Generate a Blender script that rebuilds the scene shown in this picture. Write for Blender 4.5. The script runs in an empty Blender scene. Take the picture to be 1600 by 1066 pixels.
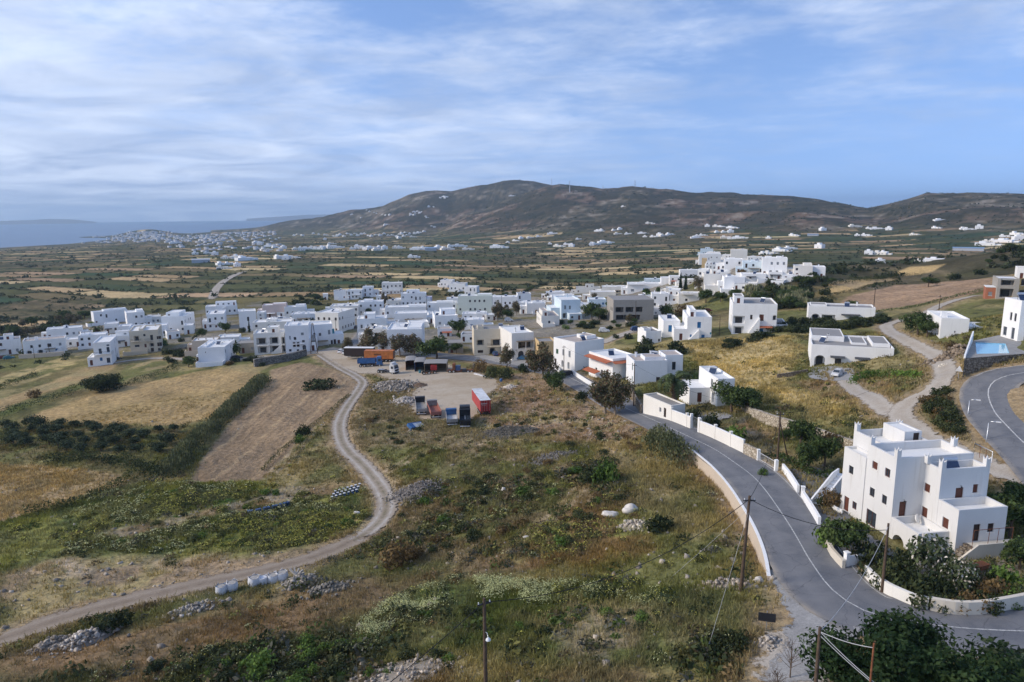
import bpy, bmesh, math, random
import numpy as np
from mathutils import Vector, Matrix
R = math.radians
rng = np.random.default_rng(11)
random.seed(11)
sc = bpy.context.scene
COL = sc.collection
# ---------------------------------------------------------------- camera
F = 1067.0                       # focal length in pixels of the 1600 x 1066 photograph (24 mm)
PITCH, ROLL = R(10.53), R(0.6)
FW = np.array([0.0, math.cos(PITCH), -math.sin(PITCH)])
_r0 = np.array([1.0, 0, 0])
_u0 = np.cross(_r0, FW)
RT = math.cos(ROLL) * _r0 - math.sin(ROLL) * _u0
UP = math.sin(ROLL) * _r0 + math.cos(ROLL) * _u0
cam = bpy.data.cameras.new('camera')
camo = bpy.data.objects.new('camera', cam)
COL.objects.link(camo)
M = Matrix.Identity(4)
for i in range(3):
 M[i][0], M[i][1], M[i][2] = RT[i], UP[i], -FW[i]
camo.matrix_world = M            # the camera is the origin: 95 m above the sea, about 45 m above the village
cam.sensor_width = 36.0
cam.lens = 36.0 * F / 1600.0
cam.clip_start, cam.clip_end = 0.5, 60000
sc.camera = camo
def ray(px, py):
 return FW + (px - 800.0) / F * RT + (533.0 - py) / F * UP
def proj(p):
 p = np.asarray(p, float)
 d = p @ FW
 return 800 + F * (p @ RT) / d, 533 - F * (p @ UP) / d
SEA = -95.0
# ---------------------------------------------------------------- noise (numpy)
def _hash(ix, iy, s):
 h = (ix.astype(np.int64) * 374761393 + iy.astype(np.int64) * 668265263 + s * 974711) & 0x7fffffff
 h = ((h ^ (h >> 13)) * 1274126177) & 0x7fffffff
 h = ((h ^ (h >> 16)) * 668265263) & 0x7fffffff
 return (h % 100003) / 100003.0
def vnoise(x, y, s=0):
 x = np.asarray(x, float); y = np.asarray(y, float)
 ix, iy = np.floor(x), np.floor(y)
 fx, fy = x - ix, y - iy
 fx = fx * fx * (3 - 2 * fx); fy = fy * fy * (3 - 2 * fy)
 a, b = _hash(ix, iy, s), _hash(ix + 1, iy, s)
 c, d = _hash(ix, iy + 1, s), _hash(ix + 1, iy + 1, s)
 return (a * (1 - fx) + b * fx) * (1 - fy) + (c * (1 - fx) + d * fx) * fy
def fbm(x, y, s=0, o=4):
 v, a, t = 0.0, 0.5, 0.0
 for k in range(o):
  v = v + a * vnoise(x * 2 ** k + 17.3 * k, y * 2 ** k - 9.1 * k, s + k); t += a; a *= 0.5
 return v / t
def sstep(v, a, b):
 t = np.clip((v - a) / (b - a), 0, 1)
 return t * t * (3 - 2 * t)
# ---------------------------------------------------------------- terrain
CTRL = [  # pixel of the photograph, height relative to the camera
 (100,1060,-42),(400,1060,-41),(760,1064,-38),(1000,1050,-36),(1150,1060,-34.6),(1300,1060,-33.6),(1500,1066,-33),
 (0,1000,-44.5),(100,960,-45),(430,905,-45),(620,950,-42.3),(800,930,-40.3),(1000,930,-37.8),(1150,925,-35.2),
 (1260,880,-33.7),(1290,960,-33.4),(1450,985,-33),(1600,985,-32.5),(1225,806,-34.6),(1175,745,-36.2),(1105,696,-38.2),
 (1020,657,-40.8),(960,625,-43),(890,590,-45.6),(815,570,-47.6),(720,560,-48.6),(600,551,-49.2),
 (0,840,-48),(80,770,-50),(270,770,-49.6),(500,760,-49.4),(600,790,-48),(605,840,-47.4),(0,660,-53),(250,620,-52),(0,590,-57),
 (150,570,-56),(330,562,-53),(350,680,-50.6),(500,590,-50),(440,560,-51.2),(480,875,-46),
 (700,600,-48),(750,640,-47.6),(560,572,-49.3),(640,660,-48),(850,700,-44.2),(900,640,-44.8),(1000,720,-40.7),(1000,800,-39.2),
 (800,800,-43),(700,720,-46),(1090,820,-37.4),(1060,740,-39.2),
 (1000,603,-42.7),(1100,640,-40),(1200,690,-37.6),(1300,760,-35.6),(1350,880,-34),(1520,890,-33.6),(1590,800,-33.6),
 (1450,690,-33.6),(1560,740,-32.4),(1180,590,-39.6),(1250,640,-37.2),(1320,600,-36.6),(1310,575,-36.3),(1450,600,-33),(1480,560,-31.6),
 (1400,520,-33),(1540,620,-29.5),(1590,700,-30.5),(1590,580,-26.5),(1545,545,-25.5),(1580,525,-24.8),(1450,522,-29.4),(1510,574,-26.2),(1555,571,-25.8),(1600,567,-25.4),
 (1070,531,-39.6),(1000,512,-43),(1175,521,-37.2),(1310,500,-34.6),(1350,455,-34),(1450,470,-31),(1550,466,-27),(1590,430,-24),
 (650,545,-49.2),(450,547,-52),(510,518,-52.5),(650,500,-53.4),(800,495,-51.4),(900,490,-48),(1000,470,-46),(300,530,-56),(200,512,-60),
 (50,545,-60),(0,505,-66),(200,475,-66),(400,480,-60),(550,472,-58),(612,455,-54.5),(680,447,-55),(690,470,-57),(850,462,-55),
 (1120,480,-41.5),(1130,440,-34),(1160,414,-26),(1055,440,-39),(1000,448,-48),(1250,438,-31),(1210,425,-29),
 (1600,392,-20),(1560,412,-25),(1420,440,-34),
]
WCTRL = [(-500,520,-64),(-250,600,-62),(0,600,-60),(120,580,-57),(260,640,-57),(420,560,-53),(560,500,-48),(-420,300,-60),(-300,150,-52),
 (-160,60,-47),(-60,30,-42),(40,20,-35),(160,40,-32),(260,120,-27),(360,260,-22),(-700,700,-66),(0,760,-61.5),(300,760,-56),(640,760,-50),(-300,800,-63.5)]
_cp = []
for px, py, z in CTRL:
 d = ray(px, py); t = z / d[2]
 _cp.append((d[0] * t, d[1] * t, z))
_cp = np.array(_cp + WCTRL, float)
_S = 100.0
def _phi(r2):
 return 0.5 * r2 * np.log(np.maximum(r2, 1e-12))
def _fit():
 P = _cp[:, :2] / _S; n = len(P)
 d2 = ((P[:, None] - P[None]) ** 2).sum(-1)
 A = np.zeros((n + 3, n + 3))
 A[:n, :n] = _phi(d2) + np.eye(n) * 0.012
 A[:n, n] = 1; A[:n, n + 1:] = P; A[n, :n] = 1; A[n + 1:, :n] = P.T
 b = np.zeros(n + 3); b[:n] = _cp[:, 2]
 return P, np.linalg.solve(A, b)
_TP, _TW = _fit()
def tps(x, y):
 out = np.empty(len(x)); n = len(_TP)
 for i in range(0, len(x), 40000):
  xx, yy = x[i:i + 40000] / _S, y[i:i + 40000] / _S
  d2 = (xx[:, None] - _TP[None, :, 0]) ** 2 + (yy[:, None] - _TP[None, :, 1]) ** 2
  out[i:i + 40000] = _phi(d2) @ _TW[:n] + _TW[n] + xx * _TW[n + 1] + yy * _TW[n + 2]
 return out
def _elev(px, py):
 d = ray(px, py); return math.atan2(d[0], d[1]), d[2] / math.hypot(d[0], d[1])
def _ridge(pts, dist, foot):
 az, el = np.array([_elev(*p) for p in pts]).T
 return az, el, [np.array(v, float) for v in zip(*dist)], [np.array(v, float) for v in zip(*foot)]
AZ = lambda px: _elev(px, 340)[0]
# ridge line of the far hill, of the nearer brown hill and of the right-hand hill: pixel outline, distances in metres
RIDGES = [
 _ridge([(330,356),(405,351),(440,346),(470,342),(500,338),(520,334),(545,327),(570,325),(600,318),(620,311),(640,303),(665,297),(705,297),(730,291),(760,288),(785,281),(810,280),(835,282),(862,289),(900,297),(960,320),(1020,350)],
  [(AZ(420),4300),(AZ(600),3700),(AZ(800),3500),(AZ(1000),3500)], [(AZ(420),3600),(AZ(600),2500),(AZ(800),2400),(AZ(1000),2400)]),
 _ridge([(640,385),(700,352),(740,333),(790,312),(830,298),(862,290),(875,288),(900,289.5),(920,291),(940,294),(965,294),(988,291),(1005,293),(1030,297),(1060,300),(1100,306),(1150,309),(1180,311),(1215,313),(1230,312),(1270,315),(1310,319),(1340,326),(1400,338),(1450,350),(1520,370)],
  [(AZ(640),2700),(AZ(900),2800),(AZ(1100),2700),(AZ(1400),2300)], [(AZ(640),1900),(AZ(900),1500),(AZ(1100),1250),(AZ(1400),1200)]),
 _ridge([(1180,350),(1260,338),(1330,329),(1362,326),(1390,321),(1420,314),(1446,306),(1480,305.5),(1520,305.5),(1560,307),(1610,309),(1700,312),(1900,330)],
  [(AZ(1180),2500),(AZ(1400),2500),(AZ(1900),2200)], [(AZ(1180),1300),(AZ(1400),1150),(AZ(1900),900)]),
]
_SHORE = np.array([(AZ(-400),2300),(AZ(-100),2700),(AZ(0),2950),(AZ(100),3150),(AZ(160),3550),(AZ(225),4700),(AZ(300),4700),(AZ(400),5800),(AZ(470),9000),(AZ(600),14000)]).T
def plain(x, y):
 r = np.hypot(x, y); az = np.arctan2(x, y)
 z = np.interp(r, [0,400,600,1000,1500,2000,2600,6000], [-55,-58,-60,-62,-66,-70,-74,-80])
 z = z + 11 * sstep(az, R(2), R(24)) * sstep(r, 300, 700)
 rs = np.interp(az, _SHORE[0], _SHORE[1])
 t = sstep(r, 1700, rs)
 z = z * (1 - t) + (-95.0) * t - 2.5 * sstep(r, rs * 0.99, rs * 1.12)
 # the old town's mound by the sea
 d = ray(228, 352); c = d[:2] / np.hypot(*d[:2]) * 4150
 z = z + 22 * np.exp(-(((x - c[0]) / 95) ** 2 + ((y - c[1]) / 170) ** 2)) + 12 * np.exp(-(((x - c[0]) / 260) ** 2 + ((y - c[1]) / 200) ** 2))
 return z + (fbm(x / 260, y / 260, 3, 3) - 0.5) * 5 * sstep(r, 500, 900) * (1 - t)
def far(x, y):
 r = np.hypot(x, y); az = np.arctan2(x, y)
 z = plain(x, y); h = np.zeros_like(r)
 for az_, el_, D, Ft in RIDGES:
  el = np.interp(az, az_, el_)
  rr = np.interp(az, D[0], D[1]); rf = np.interp(az, Ft[0], Ft[1])
  zr = el * rr
  s = np.clip((r - rf) / (rr - rf), 0, None)
  prof = np.where(s < 1, 0.55 * s ** 1.5 + 0.45 * sstep(s, 0, 1), 1 - 0.35 * (s - 1) ** 1.3)
  end = np.where((az < az_[0]) | (az > az_[-1]), 0.0, 1.0)
  rise = np.maximum((zr + 72) * end, 0) * np.clip(prof, 0, 1)
  h = np.maximum(h, rise)
 n = fbm(x / 230, y / 230, 21, 5) - 0.5
 n2 = 1 - np.abs(2 * fbm(x / 420, y / 420, 31, 4) - 1)
 return z + h + (n * 30 + (n2 - 0.8) * 40) * sstep(h, 4, 60) * 0.8 * (1 - 0.45 * sstep(h, 100, 200))
# polylines / polygons in world units
def dist_poly(x, y, pts):
 d = np.full(len(x), 1e9); side = np.zeros(len(x)); tt = np.zeros(len(x)); acc = 0.0
 for (ax, ay), (bx, by) in zip(pts[:-1], pts[1:]):
  ex, ey = bx - ax, by - ay; L = math.hypot(ex, ey)
  if L < 1e-6: continue
  t = np.clip(((x - ax) * ex + (y - ay) * ey) / L ** 2, 0, 1)
  dd = np.hypot(x - ax - t * ex, y - ay - t * ey)
  m = dd < d
  d[m] = dd[m]; side[m] = np.sign(ex * (y[m] - ay) - ey * (x[m] - ax)); tt[m] = acc + t[m] * L
  acc += L
 return d, side, tt
def in_poly(x, y, pts):
 c = np.zeros(len(x), bool); n = len(pts)
 for i in range(n):
  ax, ay = pts[i]; bx, by = pts[(i + 1) % n]
  m = ((ay > y) != (by > y)) & (x < (bx - ax) * (y - ay) / ((by - ay) if by != ay else 1e-9) + ax)
  c ^= m
 return c
def sdist(x, y, pts):
 """signed distance, positive inside"""
 d, _, _ = dist_poly(x, y, list(pts) + [pts[0]])
 return np.where(in_poly(x, y, pts), d, -d)
WALLCUT = []                      # filled once the retaining wall's line is known
def H0(x, y):
 x = np.atleast_1d(np.asarray(x, float)); y = np.atleast_1d(np.asarray(y, float))
 r = np.hypot(x, y)
 w = sstep(r, 430, 720)
 z = np.empty(len(x))
 m = w < 1
 if m.any(): z[m] = tps(x[m], y[m]) * (1 - w[m])
 if (~m).any(): z[~m] = 0
 k = w > 0
 if k.any(): z[k] += far(x[k], y[k]) * w[k]
 return z
def H(x, y):
 x = np.atleast_1d(np.asarray(x, float)); y = np.atleast_1d(np.asarray(y, float))
 z = H0(x, y)
 for pts, depth, reach in WALLCUT:
  bx0, by0 = np.min(pts, 0) - reach; bx1, by1 = np.max(pts, 0) + reach
  m = (x > bx0) & (x < bx1) & (y > by0) & (y < by1)
  if m.any():
   d, s, t = dist_poly(x[m], y[m], pts)
   L = sum(math.dist(a, b) for a, b in zip(pts[:-1], pts[1:]))
   tap = sstep(t, 0, 7) * sstep(L - t, 0, 5)
   z[m] -= np.where(s > 0, depth * np.clip(1 - d / reach, 0, 1) ** 1.6 * tap, 0)
 return z
def h1(x, y):
 return float(H([x], [y])[0])
def G(px, py):
 """the point of the ground seen at a pixel of the photograph"""
 d = ray(px, py); d = d / np.linalg.norm(d)
 t = np.concatenate([np.arange(20, 600, 1.5), np.geomspace(600, 12000, 500)])
 f = d[2] * t - H(d[0] * t, d[1] * t)
 i = np.argmax(f < 0) if (f < 0).any() else len(t) - 1
 a, b = t[max(i - 1, 0)], t[i]
 tt = np.linspace(a, b, 60)
 f = d[2] * tt - H(d[0] * tt, d[1] * tt)
 j = np.argmax(f < 0) if (f < 0).any() else 59
 k = tt[j]
 return np.array([d[0] * k, d[1] * k, h1(d[0] * k, d[1] * k)])
def GL(pts):
 return [tuple(G(*p)[:2]) for p in pts]
def smooth_line(pts, step=2.0):
 """Catmull-Rom through points, resampled"""
 P = [np.array(p, float) for p in pts]
 P = [2 * P[0] - P[1]] + P + [2 * P[-1] - P[-2]]
 out = []
 for i in range(1, len(P) - 2):
  n = max(2, int(np.linalg.norm(P[i + 1] - P[i]) / step))
  for k in range(n):
   t = k / n
   out.append(0.5 * ((2 * P[i]) + (-P[i - 1] + P[i + 1]) * t + (2 * P[i - 1] - 5 * P[i] + 4 * P[i + 1] - P[i + 2]) * t * t + (-P[i - 1] + 3 * P[i] - 3 * P[i + 1] + P[i + 2]) * t ** 3))
 out.append(P[-2])
 return [tuple(p) for p in out]
# ---------------------------------------------------------------- object helpers
def tag(o, label=None, cat=None, group=None, kind=None):
 if label: o['label'] = label
 if cat: o['category'] = cat
 if group: o['group'] = group
 if kind: o['kind'] = kind
 return o
def link(name, me, parent=None):
 o = bpy.data.objects.new(name, me)
 COL.objects.link(o)
 if parent is not None: o.parent = parent
 return o
def thing(name, label, cat, loc=(0, 0, 0), rz=0.0, group=None):
 o = bpy.data.objects.new(name, None); COL.objects.link(o)
 o.empty_display_size = 0.3
 o.location = Vector([float(v) for v in loc]); o.rotation_euler = (0, 0, rz)
 return tag(o, label, cat, group)
def mesh_np(name, V, Fc, mats, midx=None, colors=None, smooth=False):
 """V (n,3), Fc (m,k) equal-sized polygons"""
 me = bpy.data.meshes.new(name)
 V = np.asarray(V, np.float32); Fc = np.asarray(Fc, np.int32)
 n, k = Fc.shape
 me.vertices.add(len(V)); me.vertices.foreach_set('co', V.ravel())
 me.loops.add(n * k); me.loops.foreach_set('vertex_index', Fc.ravel())
 me.polygons.add(n)
 me.polygons.foreach_set('loop_start', np.arange(0, n * k, k, dtype=np.int32))
 for m in (mats if isinstance(mats, (list, tuple)) else [mats]): me.materials.append(m)
 if midx is not None: me.polygons.foreach_set('material_index', np.asarray(midx, np.int32))
 if smooth: me.polygons.foreach_set('use_smooth', np.ones(n, bool))
 if colors is not None:
  a = me.color_attributes.new('Col', 'FLOAT_COLOR', 'POINT')
  c = np.ones((len(V), 4), np.float32); c[:, :3] = colors
  a.data.foreach_set('color', c.ravel())
 me.update(); me.validate()
 return me
class MB:
 """collects boxes, prisms and tubes into one mesh with material slots"""
 def __init__(s): s.v = []; s.f = []; s.m = []; s.mats = []; s.sm = []
 def mi(s, mat):
  if mat not in s.mats: s.mats.append(mat)
  return s.mats.index(mat)
 def face(s, pts, mat, smooth=False):
  b = len(s.v); s.v += [tuple(map(float, p)) for p in pts]
  s.f.append(tuple(range(b, b + len(pts)))); s.m.append(s.mi(mat)); s.sm.append(smooth)
 def poly(s, V, Fs, mat, smooth=False):
  b = len(s.v); s.v += [tuple(map(float, p)) for p in V]; i = s.mi(mat)
  for f in Fs: s.f.append(tuple(b + k for k in f)); s.m.append(i); s.sm.append(smooth)
 def box(s, x0, y0, z0, x1, y1, z1, mat, bev=0.0, skip=''):
  V = [(x0,y0,z0),(x1,y0,z0),(x1,y1,z0),(x0,y1,z0),(x0,y0,z1),(x1,y0,z1),(x1,y1,z1),(x0,y1,z1)]
  fs = {'b':(0,3,2,1),'t':(4,5,6,7),'f':(0,1,5,4),'r':(1,2,6,5),'k':(2,3,7,6),'l':(3,0,4,7)}
  s.poly(V, [f for k, f in fs.items() if k not in skip], mat)
 def obox(s, c, ax, half, mat):
  """oriented box: centre, 3 axes, half sizes"""
  c = np.array(c, float); a = [np.array(v, float) * h for v, h in zip(ax, half)]
  V = [c + sx * a[0] + sy * a[1] + sz * a[2] for sz in (-1, 1) for sx, sy in ((-1,-1),(1,-1),(1,1),(-1,1))]
  s.poly(V, [(0,3,2,1),(4,5,6,7),(0,1,5,4),(1,2,6,5),(2,3,7,6),(3,0,4,7)], mat)
 def prism(s, pts, z0, z1, mat):
  """vertical prism over a CCW polygon (x, y)"""
  n = len(pts)
  V = [(p[0], p[1], z0) for p in pts] + [(p[0], p[1], z1) for p in pts]
  Fs = [tuple(range(n - 1, -1, -1)), tuple(range(n, 2 * n))] + [(i, (i + 1) % n, n + (i + 1) % n, n + i) for i in range(n)]
  s.poly(V, Fs, mat)
 def extrude(s, prof, y0, y1, mat):
  """profile in (x, z), CCW seen from -y, swept along y"""
  n = len(prof)
  V = [(p[0], y0, p[1]) for p in prof] + [(p[0], y1, p[1]) for p in prof]
  Fs = [tuple(range(n)), tuple(range(2 * n - 1, n - 1, -1))] + [(i, n + i, n + (i + 1) % n, (i + 1) % n) for i in range(n)]
  s.poly(V, Fs, mat)
 def tube(s, pts, rad, mat, n=6, cap=True):
  P = [np.array(p, float) for p in pts]
  rad = [rad] * len(P) if np.isscalar(rad) else rad
  V = []
  for i, p in enumerate(P):
   t = P[min(i + 1, len(P) - 1)] - P[max(i - 1, 0)]; t = t / (np.linalg.norm(t) + 1e-9)
   a = np.cross(t, [0, 0, 1.0] if abs(t[2]) < 0.9 else [1.0, 0, 0]); a /= np.linalg.norm(a)
   b = np.cross(t, a)
   for k in range(n):
    q = 2 * math.pi * k / n
    V.append(p + rad[i] * (math.cos(q) * a + math.sin(q) * b))
  Fs = []
  for i in range(len(P) - 1):
   for k in range(n):
    Fs.append((i * n + k, i * n + (k + 1) % n, (i + 1) * n + (k + 1) % n, (i + 1) * n + k))
  s.poly(V, Fs, mat, True)
  if cap:
   b = len(P) - 1
   s.poly([V[k] for k in range(n)], [tuple(range(n - 1, -1, -1))], mat)
   s.poly([V[b * n + k] for k in range(n)], [tuple(range(n))], mat)
 def cyl(s, c, r, h, mat, n=16, axis='z'):
  d = {'z': (0, 0, h), 'x': (h, 0, 0), 'y': (0, h, 0)}[axis]
  s.tube([c, (c[0] + d[0], c[1] + d[1], c[2] + d[2])], r, mat, n)
 def lathe(s, prof, mat, n=14, c=(0, 0, 0)):
  V = []
  for r, z in prof:
   for k in range(n):
    q = 2 * math.pi * k / n
    V.append((c[0] + r * math.cos(q), c[1] + r * math.sin(q), c[2] + z))
  Fs = [(i * n + k, i * n + (k + 1) % n, (i + 1) * n + (k + 1) % n, (i + 1) * n + k) for i in range(len(prof) - 1) for k in range(n)]
  s.poly(V, Fs, mat, True)
  s.poly([V[k] for k in range(n)], [tuple(range(n - 1, -1, -1))], mat)
  m = (len(prof) - 1) * n
  s.poly([V[m + k] for k in range(n)], [tuple(range(n))], mat)
 def mesh(s, name):
  me = bpy.data.meshes.new(name)
  me.from_pydata(s.v, [], s.f)
  for m in s.mats: me.materials.append(m)
  me.polygons.foreach_set('material_index', s.m)
  me.polygons.foreach_set('use_smooth', s.sm)
  me.update()
  return me
 def build(s, name, parent=None):
  return link(name, s.mesh(name), parent)
def copy_tree(o, parent=None):
 c = o.copy(); COL.objects.link(c); c.parent = parent
 for ch in o.children: copy_tree(ch, c)
 return c
# ---------------------------------------------------------------- materials
class NT:
 def __init__(s, name):
  s.m = bpy.data.materials.new(name); s.m.use_nodes = True
  s.t = s.m.node_tree; s.n = s.t.nodes; s.l = s.t.links
  s.b = s.n['Principled BSDF']; s.out = s.n['Material Output']
  s.b.inputs['Specular IOR Level'].default_value = 0.25
  s.b.inputs['Roughness'].default_value = 0.85
 def new(s, typ, **kw):
  n = s.n.new(typ)
  for k, v in kw.items():
   if hasattr(n, k) and k not in n.inputs: setattr(n, k, v)
   else: n.inputs[k].default_value = v
  return n
 def lk(s, a, b): s.l.new(a, b)
 def pos(s, scale=(1, 1, 1), obj=False):
  if obj: src = s.new('ShaderNodeTexCoord').outputs['Object']
  else: src = s.new('ShaderNodeNewGeometry').outputs['Position']
  mp = s.new('ShaderNodeMapping'); mp.inputs['Scale'].default_value = scale
  s.lk(src, mp.inputs['Vector']); return mp.outputs['Vector']
 def noise(s, vec, scale, detail=4, rough=0.55):
  n = s.new('ShaderNodeTexNoise'); n.inputs['Scale'].default_value = scale
  n.inputs['Detail'].default_value = detail; n.inputs['Roughness'].default_value = rough
  s.lk(vec, n.inputs['Vector']); return n.outputs['Fac']
 def ramp(s, fac, stops, interp='LINEAR'):
  r = s.new('ShaderNodeValToRGB'); r.color_ramp.interpolation = interp
  e = r.color_ramp.elements
  while len(e) < len(stops): e.new(0.5)
  for el, (p, c) in zip(e, stops):
   el.position = p; el.color = (c if len(c) == 4 else (*c, 1)) if not np.isscalar(c) else (c, c, c, 1)
  s.lk(fac, r.inputs['Fac']); return r.outputs['Color']
 def mix(s, fac, a, b, typ='MIX'):
  m = s.new('ShaderNodeMix', data_type='RGBA', blend_type=typ)
  for sock, v in ((m.inputs[0], fac), (m.inputs[6], a), (m.inputs[7], b)):
   if isinstance(v, bpy.types.NodeSocket): s.lk(v, sock)
   elif np.isscalar(v): sock.default_value = v
   else: sock.default_value = (*v, 1) if len(v) == 3 else v
  return m.outputs[2]
 def math(s, op, a, b=None):
  m = s.new('ShaderNodeMath', operation=op)
  for sock, v in ((m.inputs[0], a), (m.inputs[1], b)):
   if v is None: continue
   if isinstance(v, bpy.types.NodeSocket): s.lk(v, sock)
   else: sock.default_value = v
  return m.outputs[0]
 def base(s, c):
  if isinstance(c, bpy.types.NodeSocket): s.lk(c, s.b.inputs['Base Color'])
  else: s.b.inputs['Base Color'].default_value = (*c, 1)
 def bump(s, h, strength=0.3, dist=0.05):
  b = s.new('ShaderNodeBump'); b.inputs['Strength'].default_value = strength; b.inputs['Distance'].default_value = dist
  s.lk(h, b.inputs['Height']); s.lk(b.outputs['Normal'], s.b.inputs['Normal'])
MAT = {}
def simple(name, c, rough=0.7, var=0.12, scale=3.0, metal=0.0, spec=0.25):
 t = NT(name)
 n = t.noise(t.pos(obj=True), scale, 5)
 a = tuple(v * (1 - var) for v in c); b = tuple(min(v * (1 + var), 0.95) for v in c)
 t.base(t.ramp(n, [(0.3, a), (0.7, b)]))
 t.b.inputs['Roughness'].default_value = rough; t.b.inputs['Metallic'].default_value = metal
 t.b.inputs['Specular IOR Level'].default_value = spec
 MAT[name] = t.m; return t.m
def plaster(name, c, dirt=(0.42, 0.40, 0.36), amt=0.5):
 """painted render: broad unevenness, rain streaks below edges, small stains"""
 t = NT(name)
 p = t.pos()
 broad = t.noise(p, 0.35, 3)
 streak = t.noise(t.pos((2.2, 2.2, 0.16)), 1.0, 4)
 spot = t.noise(p, 2.6, 6, 0.65)
 c0 = t.ramp(broad, [(0.3, tuple(v * 0.93 for v in c)), (0.7, c)])
 s = t.ramp(streak, [(0.58, 0.0), (0.8, amt)])
 q = t.ramp(spot, [(0.64, 0.0), (0.78, amt * 0.6)])
 c1 = t.mix(s, c0, tuple(a * 0.5 + b * 0.5 for a, b in zip(c, dirt)))
 c2 = t.mix(q, c1, tuple(a * 0.45 + b * 0.55 for a, b in zip(c, dirt)))
 t.base(c2); t.b.inputs['Roughness'].default_value = 0.9; t.b.inputs['Specular IOR Level'].default_value = 0.12
 t.bump(spot, 0.12, 0.03)
 MAT[name] = t.m; return t.m
W_VILLA = plaster('villa_white_plaster', (0.70, 0.69, 0.67), (0.40, 0.37, 0.32), 1.0)
W_WHITE = plaster('white_plaster', (0.86, 0.855, 0.84))
W_PALE = plaster('cool_white_plaster', (0.83, 0.84, 0.85))
W_WARM = plaster('warm_white_plaster', (0.80, 0.77, 0.71))
W_CREAM = plaster('cream_plaster', (0.66, 0.58, 0.45))
W_BEIGE = plaster('beige_plaster', (0.58, 0.49, 0.39))
W_PINK = plaster('pink_plaster', (0.70, 0.56, 0.50))
W_OCHRE = plaster('ochre_plaster', (0.62, 0.45, 0.24))
W_BLUE = plaster('pale_blue_plaster', (0.64, 0.74, 0.80))
W_GREEN = plaster('pale_green_plaster', (0.70, 0.73, 0.65))
W_LILAC = plaster('lilac_plaster', (0.58, 0.54, 0.68))
W_CONC = plaster('raw_concrete', (0.36, 0.335, 0.30), (0.15, 0.14, 0.12), 0.7)
W_OLDWALL = plaster('flaking_limewash', (0.66, 0.60, 0.50), (0.30, 0.24, 0.17), 0.9)
TOWN_M = plaster('greyed_town_render', (0.50, 0.51, 0.53))  # white render greyed in the colour so the distant town looks fainter
ROOF_W = plaster('white_roof_coat', (0.76, 0.76, 0.75), (0.36, 0.34, 0.32), 0.8)
ROOF_G = plaster('grey_roof_screed', (0.30, 0.29, 0.28), (0.2, 0.18, 0.16), 0.8)
ROOF_R = plaster('worn_roof_screed', (0.46, 0.40, 0.36), (0.32, 0.2, 0.15), 0.8)
PANE = simple('window_glass', (0.035, 0.045, 0.06), 0.12, 0.3, 2, spec=0.6)
GLASSL = simple('pale_glass', (0.16, 0.20, 0.25), 0.15, 0.3, 2, spec=0.6)
M_BROWN = simple('brown_wood', (0.12, 0.045, 0.03), 0.55, 0.2, 6)
M_DARKW = simple('dark_wood', (0.045, 0.03, 0.025), 0.6, 0.2, 6)
M_BLUEP = simple('blue_paint', (0.03, 0.16, 0.36), 0.5, 0.15, 6)
M_TEAL = simple('teal_paint', (0.04, 0.25, 0.32), 0.5, 0.15, 6)
M_GREYF = simple('grey_shutter', (0.24, 0.26, 0.28), 0.6, 0.15, 6)
M_WHITEF = simple('white_frame', (0.72, 0.72, 0.71), 0.5, 0.08, 6)
M_GREENP = simple('green_paint', (0.05, 0.11, 0.07), 0.55, 0.2, 6)
M_SHADE = simple('shade_interior', (0.16, 0.15, 0.14), 0.9, 0.2, 2)
M_METAL = simple('steel', (0.55, 0.57, 0.60), 0.35, 0.1, 4, metal=0.8)
M_DARKMET = simple('dark_metal', (0.05, 0.05, 0.055), 0.5, 0.2, 5, metal=0.3)
M_RUST = simple('rusty_metal', (0.20, 0.075, 0.035), 0.85, 0.35, 4)
M_SOLAR = simple('solar_panel_glass', (0.02, 0.035, 0.08), 0.15, 0.2, 3, spec=0.7)
M_TILE = simple('terracotta_tile', (0.40, 0.125, 0.06), 0.8, 0.25, 8)
M_RUBBER = simple('black_rubber', (0.02, 0.02, 0.02), 0.85, 0.2, 6)
M_POLE = simple('weathered_pole_wood', (0.095, 0.065, 0.045), 0.9, 0.3, 3)
M_WIRE = simple('black_cable', (0.02, 0.02, 0.022), 0.7, 0.1, 2)
M_WIREW = simple('pale_cable', (0.45, 0.45, 0.45), 0.7, 0.1, 2)
M_BAMBOO = simple('reed_matting', (0.20, 0.16, 0.11), 0.95, 0.3, 10)
M_BRICK = simple('hollow_brick', (0.36, 0.14, 0.08), 0.9, 0.25, 9)
M_CANVASB = simple('dark_awning', (0.07, 0.075, 0.085), 0.9, 0.15, 4)
M_POOL = None
def stone_wall(name, c1, c2, joint, scale=1.6):
 t = NT(name); p = t.pos((1, 1, 1.5))
 v = t.new('ShaderNodeTexVoronoi', feature='DISTANCE_TO_EDGE'); v.inputs['Scale'].default_value = scale; t.lk(p, v.inputs['Vector'])
 v2 = t.new('ShaderNodeTexVoronoi', feature='F1'); v2.inputs['Scale'].default_value = scale; t.lk(p, v2.inputs['Vector'])
 sep = t.new('ShaderNodeSeparateColor'); t.lk(v2.outputs['Color'], sep.inputs[0])
 stone = t.ramp(sep.outputs[0], [(0.0, c1), (0.55, c2), (1.0, tuple(v * 1.2 for v in c2))])
 stone = t.mix(0.35, stone, t.ramp(t.noise(p, 5, 5), [(0.3, (0.25, 0.25, 0.25)), (0.7, (0.8, 0.8, 0.8))]), 'OVERLAY')
 e = t.ramp(v.outputs['Distance'], [(0.02, 0.0), (0.10, 1.0)])
 t.base(t.mix(e, joint, stone)); t.bump(e, 0.8, 0.08)
 MAT[name] = t.m; return t.m
ST_PALE = stone_wall('pale_rubble_stone', (0.34, 0.28, 0.21), (0.48, 0.42, 0.33), (0.20, 0.16, 0.11))
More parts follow.
